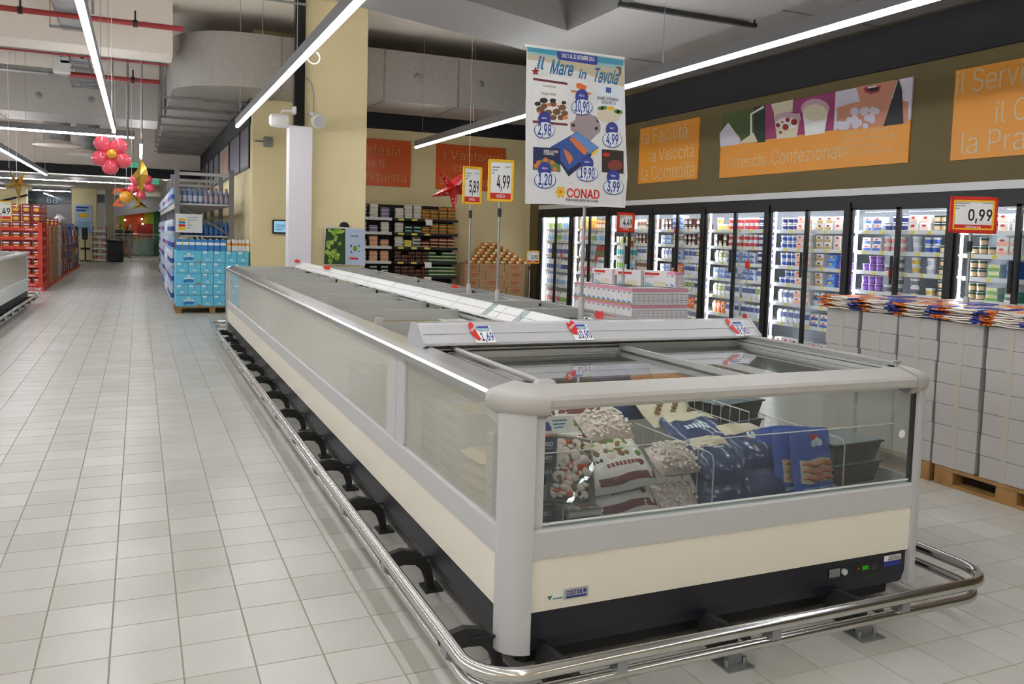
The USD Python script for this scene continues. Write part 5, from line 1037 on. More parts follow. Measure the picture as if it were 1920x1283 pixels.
# ---------------------------------------------------------------- blue milk cartons on a pallet at the end of the aisle
mat('milk_blue', (100, 196, 232), .5); mat('milk_blue_deep', (40, 116, 190), .45); mat('pale_print', (214, 232, 240), .5)
pallet('wooden pallet under the tall stack of pale blue milk boxes', .60, 1.86, 16.55, 17.55)
def blue_box(w, h, big):
    def f(p):
        part(p, 'box', rbox(-w / 2 + .002, w / 2 - .002, 0, .28, 0, h - .004, .004), 'milk_blue')
        if big:
            part(p, 'wave_print', flat_on([(-.08, .02), (-.02, .035), (.06, .03), (.10, .055), (.05, .085), (-.05, .08), (-.10, .055)], (0, .0, .01), UY, VZ, .0014), 'milk_blue_deep'); part(p, 'title_print', cat(flat_on(rect(-.08, .10, .09, .125), (0, 0, 0), UY, VZ, .0016), flat_on(disc(.0, .15, .03, .022, 12), (0, 0, 0), UY, VZ, .0016)), 'pale_print')
            part(p, 'label', box(w / 2 - .09, w / 2 - .02, -.0014, .001, .005, .04), 'kraft')
        else:
            part(p, 'logo_print', flat_on([(-.05, .035), (.05, .035), (.02, .055), (.0, .08), (-.02, .055)], (0, 0, 0), UY, VZ, .0014), 'pale_print'); part(p, 'label', box(-w / 2 + .02, -w / 2 + .09, -.0014, .001, h - .05, h - .012), 'pale_print'); part(p, 'seam', box(-.003, .003, -.001, .002, .08, h - .01), 'milk_blue_deep')
    return f
zrow = [.124, .335, .53, .74, .935, 1.15]
for r in range(5):
    h = zrow[r + 1] - zrow[r]; ws = [.44, .205, .205, .205, .205] if r % 2 == 0 else [.21, .21, .21, .21, .42]; x = .60; 
    for i, w in enumerate(ws):
        big = w > .3
        for dy in ((0, .285, .57) if i in (0,) else (0,)):
            place(f'blue{r}_{w}_{i if big else 0}', blue_box(w, h, big), 'milk_box', f'pale blue milk box, {("bottom", "second", "third", "fourth", "top")[r]} layer, {("leftmost", "second", "third", "fourth", "rightmost")[i]} of its layer' + ('' if dy == 0 else (', second row back' if dy < .4 else ', third row back')), 'box', (x + w / 2, 16.56 + dy, zrow[r]), 0)
        x += w + .002
def litre(body, band, cap):
    def f(p):
        part(p, 'box', rbox(-.047, .047, 0, .07, 0, .205, .004), pm(body)); part(p, 'band', box(-.0475, .0475, -.001, .06, .10, .15), pm(band)); part(p, 'cap', lathe([(.016, .205), (.016, .222)], 8, (0, .035, 0)), pm(cap))
    return f
for i in range(8): place('litre_b', litre((44, 130, 206), (226, 236, 244), wh), 'milk_carton', f'deep blue litre carton on the pale blue milk boxes, {ORD[i]} from left', 'milk carton', (.66 + i * .108, 16.58, 1.152), 0, 'blue litre cartons on the blue boxes')
for i in range(6): place('litre_w', litre((232, 230, 226), (226, 160, 80), (236, 236, 232)), 'milk_carton', f'white and orange litre carton on the pale blue milk boxes, {ORD[i]} from left', 'milk carton', (1.53 + i * .062, 16.62, 1.152), 0, 'white litre cartons on the blue boxes')

# ---------------------------------------------------------------- shelving rack with water bottles
mat('rack_grey', (128, 128, 132), .5, .3); mat('water_blue', (150, 176, 206), .2); mat('water_deep', (60, 110, 190), .25); mat('water_green', (90, 140, 130), .25); mat('label_white', (232, 234, 236), .5)
t = thing('storage_rack', 'grey metal storage rack filled with bottled water behind the blue milk boxes', 'rack', (1.15, 23, 0)); W = dict(world=True)
NB = 5; by_ = [17.7 + 2.45 * k for k in range(NB + 1)]
for k, y in enumerate(by_):
    for x in (.62, 1.62): part(t, 'upright', cat(box(x, x + .09, y, y + .07, 0, 2.72), *[box(x - .002, x + .004, y + .02, y + .05, .3 + .12 * q, .34 + .12 * q) for q in range(18 if k == 0 else 0)]), 'rack_grey', **W)
    part(t, 'cross_bar', box(.66, 1.62, y + .01, y + .05, 2.58, 2.64), 'steel', **W); part(t, 'cross_bar', box(.66, 1.62, y + .01, y + .05, .3, .34), 'steel', **W)
    part(t, 'brace', tube([(.67, y + .02, 2.02), (1.63, y + .02, 1.44)], .022, 4), 'steel', **W)
RZ = [.12, .80, 1.42, 2.04]
for z in RZ:
    for k in range(NB): part(t, 'shelf', box(.64, 1.68, by_[k] + .07, by_[k + 1], z - .03, z), 'lamp_body', **W); part(t, 'beam', box(.62, .65, by_[k] + .07, by_[k + 1], z - .10, z), 'lamp_body' if z != .80 else 'red_dark', **W)
sb = thing('notice_board', 'white notice with yellow, red and blue stripes tied to the storage rack', 'notice', (.87, 17.68, 1.48)); part(sb, 'board', box(.635, 1.12, 17.66, 17.69, 1.47, 1.83), 'paper', world=True)
for k, m in enumerate(('yellow', 'red', 'cow_blue', 'yellow')): part(sb, 'stripe', box(.69, .81, 17.657, 17.66, 1.53 + .055 * (k if k else -.2), 1.575 + .055 * k), m, world=True)
part(sb, 'lines', cat(*[box(.84, .84 + w, 17.657, 17.66, 1.56 + .05 * k, 1.57 + .05 * k) for k, w in enumerate((.08, .1, .06, .16, .2))]), 'galvanised', world=True)
wb, wbw, wbh = bottle((104, 128, 170), (60, 90, 170), (190, 200, 220), .31, .045); wg, _, _ = bottle((60, 96, 150), (60, 140, 80), (60, 120, 190), .31, .045); wr, _, _ = bottle((128, 136, 164), (170, 70, 80), (176, 160, 176), .31, .045)
for zi, z in ((3, 2.042), (2, 1.422)):
    for d in range(2):
        for i in range(10):
            key = ('wb' if i < 5 else 'wr') if zi == 3 else ('wg' if i > 1 else 'wb'); lb = {'wb': 'clear blue water bottle with white label', 'wr': 'clear water bottle with red cap', 'wg': 'blue water bottle with green cap'}[key]
            g = f'{lb}, {ORD[i]} along, {"upper" if zi == 3 else "lower"} rack-end shelf, {"front" if d == 0 else "second"} row'
            place('water_' + key, {'wb': wb, 'wr': wr, 'wg': wg}[key], 'water_bottle', g, 'bottle', (.71 + i * .097, 17.84 + d * .1, z), 0, 'water bottles at the rack end')
def water_pack(body, lab):
    def f(p):
        b = []; l = []; c = []
        for i in range(2):
            for j in range(3):
                x, y = .05 + i * .095, -.095 + j * .095; b.append(lathe([(.045, 0), (.046, .2), (.02, .27), (.016, .3)], 7, (x, y, 0))); l.append(lathe([(.0468, .07), (.0468, .16)], 7, (x, y, 0)))
        part(p, 'bottles', cat(*b), pm(body), smooth=40); part(p, 'labels', cat(*l), pm(lab), smooth=40)
    return f
cols = [((196, 206, 222), (60, 90, 170)), ((206, 212, 220), (226, 226, 232)), ((150, 180, 216), (40, 80, 170)), ((190, 200, 216), (196, 120, 140))]
for zi, z in enumerate((.122, .45, .802, 1.11, 1.422, 2.042)):
    for k in range(38):
        y = 17.98 + k * .305
        if any(abs(y + .0 - b) < .19 for b in by_): continue
        ck = (zi * 2 + k // 8) % 4; g = f'shrink-wrapped water pack on the rack side, {ORD[k]} back, {("bottom", "second", "third", "fourth", "fifth", "top")[zi]} tier'
        place(f'wpack{ck}', water_pack(*cols[ck]), 'water_pack', g, 'water pack', (.545 + (zi % 2) * .012, y, z), 0, 'water packs along the rack side')

# ---------------------------------------------------------------- left freezer island, seen at the left edge
t = thing('freezer_cabinet', 'white freezer island cut off by the left edge of the photo', 'freezer', (-2.9, 15.9, 0)); W = dict(world=True); xl0, xl1, yl0, yl1 = -3.9, -1.97, 9.0, 18.8
part(t, 'plinth', box(xl0 + .1, xl1 - .1, yl0, yl1 - .1, .03, .2), 'black', **W); part(t, 'skirt', box(xl0, xl1 - .01, yl0, yl1 - .01, .12, .27), 'navy_black', **W); part(t, 'side_panel', box(xl0, xl1, yl0, yl1, .27, .50), 'white', **W)
part(t, 'side_glass', box(xl1 - .02, xl1 - .012, yl0, yl1 - .04, .50, .95), 'glass_side', **W); part(t, 'end_glass', box(xl0, xl1 - .03, yl1 - .02, yl1 - .012, .5, .95), 'glass_side', **W)
part(t, 'rim', cat(rbox(xl1 - .1, xl1 + .02, yl0, yl1, .945, 1.01, .02), rbox(xl0, xl1 + .02, yl1 - .1, yl1 + .02, .945, 1.01, .02)), 'cap_plastic', **W); part(t, 'corner_post', rbox(xl1 - .07, xl1 + .004, yl1 - .07, yl1 + .004, .12, .95, .02), 'grey_alu', **W)
part(t, 'tank', box(xl0 + .1, xl1 - .12, yl0, yl1 - .1, .4, .44), 'liner', **W); part(t, 'lid_frame', cat(*[box(xl0 + .1, xl1 - .1, yl0 + 1.0 * k, yl0 + 1.0 * k + .04, .98, 1.02) for k in range(10)]), 'alu_frame', **W)
part(t, 'price_rail', poly([(-3.0, 1.05), (-2.9, 1.14), (-2.35, 1.14), (-2.25, 1.05)], 'y', 17.1, 17.25), 'lamp_body', **W); part(t, 'rail_foot', box(-2.8, -2.4, 17.15, 17.2, 1.0, 1.05), 'alu_frame', **W)
t = thing('bumper_rail', 'chrome bumper tube round the left freezer island', 'bumper rail', (-1.8, 16, 0))
for z, r, o in ((.2, .023, .0), (.13, .019, -.012)): part(t, 'tube', tube([(-1.80 + o, 9, z), (-1.80 + o, 14, z), (-1.80 + o, 18.85, z), (-1.83 + o, 18.95, z), (-1.95, 19.0, z), (-3.9, 19.0, z)], r, 8), 'chrome', smooth=50, **W)
for k in range(12): part(t, 'bracket', mv(bracket(), (-1.98, 9.5 + .78 * k, 0), rz=PI), 'rubber', **W)

# ---------------------------------------------------------------- red cake-box display and the stacks behind it
mat('cake_red', (140, 30, 34), .4); mat('cake_gold', (226, 170, 70), .5); mat('display_red', (214, 62, 44), .5)
def cake_box(p):
    part(p, 'box', rbox(-.085, .085, -.085, .085, 0, .2, .006), 'cake_red')
    for rz_ in (0, PI / 2): part(p, 'cake_print', mv(cat(flat_on(disc(0, .07, .06, .045, 14), (0, -.0855, 0), UY, VZ, .0012)), rz=rz_), 'cake_gold'); part(p, 'title_print', mv(flat_on(rect(-.06, .135, .06, .165), (0, -.0855, 0), UY, VZ, .0012), rz=rz_), 'price_pale')
RX0, RX1, RY0, RY1 = -3.36, -2.06, 22.42, 24.05
for r in range(7):
    z = .10 + r * .213; t = thing('display_tray', f'red cardboard display tray, {("lowest", "second", "third", "fourth", "fifth", "sixth", "top")[r]} of the cake-box stack', 'display tray', ((RX0 + RX1) / 2, (RY0 + RY1) / 2, z)); 
    part(t, 'front_lip', box(RX0, RX1, RY0, RY0 + .012, z, z + .085), 'display_red', world=True); part(t, 'side_lip', box(RX1 - .012, RX1, RY0, RY1, z, z + .085), 'display_red', world=True); part(t, 'base', box(RX0, RX1, RY0, RY1, z, z + .008), 'display_red', world=True)
    part(t, 'corner_post', box(RX1 - .09, RX1 + .002, RY0 - .002, RY0 + .01, z, z + .21), 'display_red', world=True); [part(t, 'side_post', box(RX1 - .01, RX1 + .002, RY0 + a, RY0 + a + .16, z, z + .21), 'display_red', world=True) for a in (0, .5, 1.0, 1.47)]
    part(t, 'lettering', text_on('OFFERTA', (RX1 - .34, RY0 - .001, z + .03), UY, VZ, .03, .2, True), 'price_pale', world=True)
t = thing('cake_display_pallet', 'red cardboard pallet with white lettering under the cake-box display', 'display pallet', (-2.7, 23.2, 0)); part(t, 'base', box(RX0 - .02, RX1 + .03, RY0 - .03, RY1, 0, .10), 'display_red', world=True); part(t, 'lettering', text_on('PROMOZIONE', (RX1 - .02, RY0 - .031, .02), UY, VZ, .06, .62, True, 'r'), 'price_pale', world=True)
for r in range(9):
    z = .109 + r * .213 - (.0 if r < 7 else (r - 7) * .008)
    for i in range(6):
        for side in range(2):
            if side == 1 and i == 0: continue
            x, y = (RX1 - .11 - i * .205, RY0 + .10) if side == 0 else (RX1 - .11, RY0 + .10 + i * .26)
            g = f'dark red cake box, {ORD[r]} row up, {ORD[i]} from the corner, {("front", "side")[side]} of display'
            place('cake', cake_box, 'cake_box', g, 'cake box', (x, y, z), 0, 'cake boxes in the red display')
mat('tan_box', (176, 134, 84), .7); mat('tan_pale', (206, 196, 176), .7)
for k, (y, m, lb) in enumerate(((24.5, 'tan_box', 'brown'), (25.7, 'kraft', 'dark brown'), (26.7, 'tan_pale', 'pale'))):
    t = thing('display_stand', f'{lb} cardboard column in the row of stacks behind the red cake display', 'display stand', (-2.55, y + .45, 0)); n = 7
    for r in range(n): part(t, 'carton', rbox(-3.0, -2.06, y, y + .95, .08 + r * .205, .08 + (r + 1) * .205 - .006, .006), m, world=True)
    part(t, 'pallet_skirt', box(-3.02, -2.04, y - .02, y + .97, 0, .08), 'display_red', world=True)
    for i in range(3): place('cake', None, 'cake_box', f'red cake box on the {lb} cardboard column, {ORD[i]} from the aisle', 'cake box', (-2.16 - .2 * i, y + .2, .08 + n * .205), 0, f'cake boxes on the {lb} column')
colr = [(60, 80, 150), (150, 60, 60), (190, 150, 90), (90, 110, 170), (206, 200, 196), (110, 60, 90), (50, 60, 110), (196, 90, 60)]
CN = ['blue', 'red', 'tan', 'pale blue', 'pale grey', 'plum', 'navy', 'orange']
def far_pack(c1_, c2_):
    def f(p): part(p, 'box', rbox(-.1, .1, -.1, .1, 0, .2, .01), pm(c1_)); part(p, 'panel', cat(box(-.07, .07, -.102, .09, .05, .14), box(0, .102, -.07, .07, .05, .14)), pm(c2_))
    return f
for k, (y, n) in enumerate(((28.1, 7), (29.6, 7), (31.4, 6), (33.0, 7), (34.7, 6))):
    t = thing('display_stand', f'tiered display stand of mixed packets, {ORD[k]} in the far row along the left aisle', 'display stand', (-2.6, y + .6, 0)); part(t, 'frame', cat(box(-3.0, -2.9, y, y + 1.3, 0, 1.6), box(-3.0, -2.08, y + .62, y + .66, 0, 1.5)), 'rubber', world=True); part(t, 'skirt', box(-3.02, -2.05, y - .02, y + 1.32, 0, .08), 'display_red', world=True)
    for r in range(n): part(t, 'tier', box(-3.0, -2.07, y, y + 1.3, .06 + r * .22, .08 + r * .22), 'kraft' if r % 2 else 'steel', world=True)
    for r in range(n):
        for q in range(6):
            i = rnd.randrange(8); j = (i + 3) % 8
            x, yy = (-2.19 - .22 * q, y + .11) if q < 3 else (-2.19, y + .11 + .3 * (q - 2))
            g = f'{CN[i]} packet, {ORD[q]} along the {ORD[r]} tier up, {ORD[k]} display stand at far left'
            place(f'far{i}', far_pack(colr[i], colr[j]), 'snack_box', g, 'packet', (x, yy, .08 + r * .22), 0, 'packets on the far display stands')
for i in range(5): 
    g = f'round white-wrapped cake on the nearest mixed display stand, {ORD[i]} back'
    place('white_cake', lambda p: (part(p, 'wrap', lathe([(.08, 0), (.11, .06), (.11, .12), (.06, .17), (.02, .20)], 12), 'white', smooth=50), part(p, 'tie', lathe([(.03, .185), (.05, .23)], 8), 'paper')), 'wrapped_cake', g, 'cake', (-2.18, 28.25 + .27 * i, 1.62), 0, 'white-wrapped cakes')

# ---------------------------------------------------------------- checkout, columns and the mall beyond
t = thing('column', 'far tan column with a pale blue poster', 'column', (-2.2, 41.5, 0)); part(t, 'shaft', rbox(-2.66, -1.70, 41.2, 42.1, 0, 3.16, .02), 'wall_tan', world=True)
mat('poster_blue', (172, 194, 224), .5)
ps = thing('poster', 'pale blue poster with yellow picture on the far tan column', 'poster', (-2.2, 41.18, 1.9)); part(ps, 'sheet', box(-2.55, -1.86, 41.17, 41.2, 1.2, 2.44), 'poster_blue', world=True); part(ps, 'picture', cat(flat_on(disc(-2.2, 1.98, .22, .1, 14), (0, 41.169, 0), UY, VZ, .002)), 'yellow', world=True); part(ps, 'heading', cat(box(-2.48, -2.0, 41.165, 41.17, 2.28, 2.36), box(-2.48, -2.1, 41.165, 41.17, 2.16, 2.23)), 'ink_blue', world=True); part(ps, 'text_lines', cat(*[box(-2.45, -1.95, 41.165, 41.17, 1.35 + .1 * k, 1.38 + .1 * k) for k in range(4)]), 'sea', world=True)
solo('column', rbox(-1.42, -1.03, 42.6, 43.1, 0, 3.16, .02), 'wall_white', 'far slim white column right of the tan column', 'column')
t = thing('snack_stand', 'narrow checkout stand with tiers of small sweets packets', 'stand', (-1.58, 40.9, 0)); part(t, 'frame', cat(box(-1.84, -1.82, 40.7, 41.1, 0, 1.5), box(-1.32, -1.30, 40.7, 41.1, 0, 1.5)), 'black', world=True)
for r in range(6):
    z = .08 + r * .25; part(t, 'tier', box(-1.83, -1.31, 40.7, 41.1, z - .02, z), 'black', world=True); part(t, 'tier_strip', box(-1.83, -1.31, 40.69, 40.7, z - .04, z + .03), 'paper', world=True)
    for q in range(3): i = (r * 3 + q) % 8; g = f'sweets packet, {ORD[q]} from left on the {ORD[r]} tier up the checkout stand'; place(f'sweet{i}', (lambda c: lambda p: (part(p, 'packet', rbox(-.075, .075, 0, .08, 0, .14, .01), pm(c)), part(p, 'panel', box(-.05, .05, -.002, .02, .04, .1), pm((226, 196, 180)))))(((196, 60, 60), (226, 160, 160), (206, 190, 160), (90, 40, 60), (226, 206, 120), (170, 50, 70), (206, 130, 120), (226, 226, 216))[i]), 'sweets_packet', g, 'packet', (-1.74 + q * .17, 40.74, z), 0, 'sweets packets on the checkout stand')
t = thing('checkout_desk', 'dark grey checkout desk at the far end of the aisle', 'desk', (-.95, 41.4, 0)); part(t, 'body', rbox(-1.26, -.66, 41.0, 42.4, .02, .88, .02), 'navy_black', world=True); part(t, 'top', rbox(-1.30, -.62, 40.95, 42.5, .88, .93, .01), 'rubber', world=True); part(t, 'mat_tray', box(-1.15, -.8, 41.2, 41.8, .93, .98), 'lamp_body', world=True)
t = thing('office_chair', 'black office chair beside the checkout stand', 'chair', (-2.12, 40.7, 0)); part(t, 'backrest', rbox(-2.24, -2.02, 40.56, 40.62, .95, 1.45, .02), 'black', world=True); part(t, 'seat', rbox(-2.3, -1.95, 40.6, 40.95, .52, .6, .02), 'black', world=True); part(t, 'stem', cyl((-2.12, 40.75, .08), (-2.12, 40.75, .52), .03, 8), 'rubber', world=True); part(t, 'spine', box(-2.15, -2.1, 40.62, 40.65, .55, 1.0), 'black', world=True)
for a in range(5): part(t, 'foot', cyl((-2.12, 40.75, .06), (-2.12 + .24 * math.cos(a * 1.257), 40.75 + .24 * math.sin(a * 1.257), .03), .02, 6), 'black', world=True)
t = thing('barrier_rail', 'chrome railing with glass panels in front of the colourful shop', 'railing', (-.1, 44, 0)); part(t, 'top_rail', cyl((-1.1, 44, 1.2), (1.8, 44, 1.2), .025, 8), 'chrome', world=True)
for x in (-1.1, .09, 1.2): part(t, 'post', cyl((x, 44, 0), (x, 44, 1.2), .025, 8), 'chrome', world=True)
for xa, xb in ((-1.05, .04), (.14, 1.15)): part(t, 'glass_panel', box(xa, xb, 43.995, 44.005, .08, 1.12), 'glass_blue', world=True)
part(t, 'base_trim', cat(*[cyl((-1.05 + .25 * k, 44.0, .18 + .1 * (k % 2)), (-.83 + .25 * k, 44.0, .28 - .1 * (k % 2)), .012, 5) for k in range(9)]), 'black', world=True)
mat('shop_orange', (206, 84, 30), .5); mat('shop_lime', (150, 170, 40), .5); mat('shop_green', (30, 100, 60), .5); mat('teal_glass', (90, 120, 116), .3); mat('dark_glass', (58, 70, 78), .15)
t = thing('shop_front', 'bright orange, lime and green shop front beyond the railing', 'shop front', (-.2, 50, 0)); part(t, 'panel', box(-.75, .25, 50, 50.1, 0, 2.3), 'shop_orange', world=True); part(t, 'panel', box(-.98, -.75, 50, 50.1, 0, 2.3), 'shop_lime', world=True); part(t, 'panel', box(.25, .72, 50, 50.1, 0, 2.5), 'shop_lime', world=True); part(t, 'panel', box(.72, 1.6, 50, 50.1, 0, 2.6), 'shop_green', world=True); part(t, 'panel', box(-1.5, -.98, 50, 50.1, 0, 2.2), 'wall_white', world=True)
part(t, 'window', box(-.1, .66, 49.97, 50, .5, 1.75), 'red_dark', world=True); part(t, 'counter', box(-.3, .7, 49.4, 49.9, 0, .95), 'teal_glass', world=True); emitter('bulb', (255, 226, 180), 9)
for x, z in ((.12, 1.98), (.16, 1.72), (-.7, 1.9)): part(t, 'bulb', ball((x, 49.7, z), .05, 1), 'bulb', world=True); part(t, 'bulb_cord', cyl((x, 49.7, z + .05), (x, 49.7, 2.6), .006, 4), 'black', world=True)
part(t, 'canopy', poly([(-1.4, 2.02), (1.7, 2.55), (1.7, 3.16), (-1.4, 3.16)], 'y', 48.9, 49.0), 'wall_grey', world=True)
t = thing('mall_facade', 'grey mall parapet under dark glass behind the tan column', 'facade', (-5.5, 48, 0)); part(t, 'parapet', poly([(-9.5, 0), (-1.45, 0), (-1.45, 2.75), (-3.0, 2.60), (-9.5, 2.1)], 'y', 48, 48.2), 'wall_grey', world=True); part(t, 'dark_glass', box(-9.5, -1.3, 48.3, 48.4, 2.0, 3.155), 'dark_glass', world=True); part(t, 'lettering', text_on('88', (-4.25, 48.295, 2.62), UY, VZ, .28, .5, False, depth=.01), 'poster_blue', world=True); [part(t, 'side_lettering', m_, 'galvanised', world=True) for m_ in (text_on('BEAUTY', (-4.42, 48.295, 2.68), UY, VZ, .12, .6, False, 'r', .01), text_on('STORE', (-3.6, 48.295, 2.68), UY, VZ, .12, .5, False, 'l', .01))]
t = thing('column', 'far tan column behind the red cake display at the left edge', 'column', (-5.6, 46, 0)); part(t, 'shaft', box(-6.6, -4.85, 46, 46.6, 0, 3.16), 'wall_tan', world=True); part(t, 'sloped_rail', tube([(-6.6, 45.95, 2.35), (-4.8, 45.95, 2.9)], .05, 6), 'black', world=True)
# two people walking beyond the railing
import manifold3d as m3
def person(label, x, y, h, coat, legs, hairc, rz, skirt=False):
    t = thing('person', label, 'person', (x, y, 0), rz); k = h / 1.72
    def bone(a, b, ra, rb): 
        A_ = m3.Manifold.sphere(ra, 16).translate(list(a)); B_ = m3.Manifold.sphere(rb, 16).translate(list(b)); return (A_ + B_).hull()
    J = dict(hipL=(-.09, 0, .90), hipR=(.09, 0, .90), knL=(-.10, -.10, .50), knR=(.10, .06, .48), anL=(-.10, -.02, .09), anR=(.11, .24, .10), toL=(-.10, -.17, .04), toR=(.11, .10, .045), pel=(0, 0, .95), ch=(0, .01, 1.28), nk=(0, .0, 1.46), hd=(0, -.02, 1.60), shL=(-.17, .01, 1.38), shR=(.17, .01, 1.38), elL=(-.24, .06, 1.10), elR=(.23, -.02, 1.10), wrL=(-.22, -.12, .92), wrR=(.20, -.20, .98))
    bs = [('hipL', 'knL', .085, .06), ('knL', 'anL', .06, .042), ('anL', 'toL', .045, .035), ('hipR', 'knR', .085, .06), ('knR', 'anR', .06, .042), ('anR', 'toR', .045, .035), ('hipL', 'hipR', .1, .1), ('pel', 'ch', .13, .145), ('shL', 'shR', .07, .07), ('ch', 'nk', .12, .055), ('nk', 'hd', .05, .07), ('shL', 'elL', .055, .045), ('elL', 'wrL', .045, .032), ('shR', 'elR', .055, .045), ('elR', 'wrR', .045, .032)]
    def build(names): 
        M_ = None
        for a, b, ra, rb in names: q = bone(J[a], J[b], ra, rb); M_ = q if M_ is None else M_ + q
        return M_
    def conv(M_, n=0): 
        me = M_.to_mesh(); T_ = trimesh.Trimesh(me.vert_properties[:, :3], me.tri_verts); trimesh.smoothing.filter_taubin(T_, iterations=6); return np.array(T_.vertices) * k, np.array(T_.faces)
    head = m3.Manifold.sphere(.1, 24).scale([.80, .95, 1.15]).translate([0, -.025, 1.615]) + m3.Manifold.sphere(.02, 12).scale([.8, 1, 1.2]).translate([0, -.122, 1.60]) + m3.Manifold.sphere(.018, 12).translate([.082, -.01, 1.61]) + m3.Manifold.sphere(.018, 12).translate([-.082, -.01, 1.61])
    hands = None
    for s, w in ((-1, 'wrL'), (1, 'wrR')):
        c = np.array(J[w]); q = bone(c, c + [0, -.05, -.06], .03, .035); q = q + sum((bone(c + [s * (-.025 + .017 * i), -.06, -.07], c + [s * (-.025 + .017 * i), -.09, -.13 + .008 * abs(i - 1.5)], .010, .008) for i in range(4)), m3.Manifold()) + bone(c + [-s * .02, -.04, -.02], c + [-s * .055, -.09, -.06], .011, .009); hands = q if hands is None else hands + q
    part(t, 'body', conv(build(bs) + head + hands), 'skin', smooth=True)
    coatb = [(a, b, ra + .018, rb + .018) for a, b, ra, rb in bs if a in ('pel', 'ch', 'shL', 'shR', 'elL', 'elR') and b not in ('hd', 'nk')] + [('ch', 'nk', .135, .05)]
    co = build(coatb)
    if skirt: co = co + (m3.Manifold.sphere(.15, 20).translate([0, 0, 1.0]) + m3.Manifold.cylinder(.2, .24, .2, 20).translate([0, 0, .55])).hull()
    part(t, 'coat', conv(co), pm(coat, .8), smooth=True); part(t, 'trousers', conv(build([(a, b, ra + .014, rb + .014) for a, b, ra, rb in bs[:5] if b not in ('toL', 'toR')] + [('hipL', 'hipR', .115, .115)])), pm(legs, .8), smooth=True)
    part(t, 'shoes', conv(build([('anL', 'toL', .052, .042), ('anR', 'toR', .052, .042)])), 'black', smooth=True)
    hr = m3.Manifold.sphere(.108, 20).scale([.86, .98, 1.1]).translate([0, .0, 1.635]) - m3.Manifold.cube([.4, .2, .22], True).translate([0, -.145, 1.57]); hr = hr + (m3.Manifold.sphere(.07, 14).scale([1.1, .7, 1.8]).translate([0, .075, 1.50]) if skirt else m3.Manifold())
    part(t, 'hair', conv(hr), pm(hairc, .6), smooth=True); part(t, 'face', cat(ball((-.03 * k, -.112 * k, 1.625 * k), .010, 1), ball((.03 * k, -.112 * k, 1.625 * k), .010, 1), ball((0, -.115 * k, 1.56 * k), .016, 1, (1.4, .5, .5))), 'red_dark')
person('person in a dark jacket and trousers walking left of the orange shop front', -.93, 46, 1.66, (34, 36, 44), (30, 32, 40), (30, 24, 22), -.8)
person('person in a long black coat walking in front of the orange shop front', -.47, 46, 1.64, (22, 22, 26), (26, 26, 30), (24, 20, 20), .9, True)
for (x, y, z), lb in zip(((-.17, 29.9, 3.52), (.43, 30.3, 3.04)), ('green exit sign left of the gold diamond star', 'green exit sign under the dark band, right of the balloons')):
    t = thing('exit_sign', lb, 'exit sign', (x, y, z)); emitter('exit_green', (60, 170, 130), .9) if 'exit_green' not in M else None
    part(t, 'panel', box(x - .15, x + .15, y - .02, y, z - .08, z + .08), 'exit_green', world=True); part(t, 'figure', cat(box(x - .1, x - .07, y - .024, y - .02, z - .05, z + .03), flat_on(disc(x - .085, z + .05, .018, n=8), (0, y - .021, 0), UY, VZ, .003), flat_on([(x - .03, z - .02), (x + .06, z - .02), (x + .06, z - .05), (x + .11, z), (x + .06, z + .05), (x + .06, z + .02), (x - .03, z + .02)], (0, y - .021, 0), UY, VZ, .003)), 'white', world=True); part(t, 'hanger', cyl((x, y - .01, z + .08), (x, y - .01, 5.199 if z > 3.3 else 3.16), .006, 5), 'steel', world=True)

# ---------------------------------------------------------------- balloons and stars
mat('balloon_pink', (236, 84, 104), .12, coat=.6); mat('balloon_gold', (232, 168, 40), .12, coat=.6); mat('gold_foil', (206, 166, 80), .18, .9); mat('foil_red', (190, 34, 30), .3, .35); mat('balloon_orange', (222, 104, 50), .3)
def flower(label, c, petals, r, yy):
    t = thing('balloon_flower', label, 'balloon', tuple(at(*c, Y=yy))); C0 = at(*c, Y=yy)
    for px, py in petals:
        p = at(px, py, Y=yy); d = p - C0; L = np.linalg.norm(d); a = math.atan2(d[2], d[0]); m = lathe([(.02, -1.12), (.25, -1.02), (.62, -.75), (.92, -.25), (1.0, .15), (.9, .55), (.6, .85), (.2, .99), (.02, 1.0)], 16); m = mv((m[0] * r * np.array([.95, .95, 1.08]), m[1]), rx=0); m = mv(m, ry=PI / 2 - a)
        part(t, 'petal', mv(m, p), 'balloon_pink', smooth=True, world=True)
    part(t, 'heart', ball(C0 - [0, r * .7, 0], r * .58, 2), 'balloon_gold', smooth=True, world=True); part(t, 'string', cyl(C0, (C0[0], C0[1], 5.19), .003, 4), 'white', world=True)
flower('big pink balloon flower with a gold heart below the left lamps', (210, 290), [(193, 271), (222, 276), (190, 296), (229, 300), (207, 311)], .105, 12)
flower('smaller pink balloon flower behind the gold diamond star', (263, 352), [(253, 338), (276, 338), (250, 354), (281, 353), (264, 366)], .095, 18)
def foil_star(label, pts, c, yy, depth, m='gold_foil', name='foil_star', hang=5.19):
    C0 = at(*c, Y=yy); t = thing(name, label, 'star', tuple(C0)); P = [at(a, b, Y=yy) for a, b in pts]; n = len(P); V = np.array(P + [C0 - [0, depth, 0], C0 + [0, depth, 0]]); Fc = []
    for i in range(n): Fc += [[i, (i + 1) % n, n], [(i + 1) % n, i, n + 1]]
    part(t, 'body', (V, np.array(Fc)), m, world=True); top = V[:n][np.argmax(V[:n, 2])]; part(t, 'thread', cyl(top, (top[0], top[1], hang), .003, 4), 'white', world=True); return t, V, n
foil_star('gold foil star hanging above the red cake display', [(17, 316), (30, 336), (46, 322), (42, 341), (60, 353), (40, 350), (36, 378), (28, 352), (6, 353), (24, 340)], (33, 345), 16, .10)
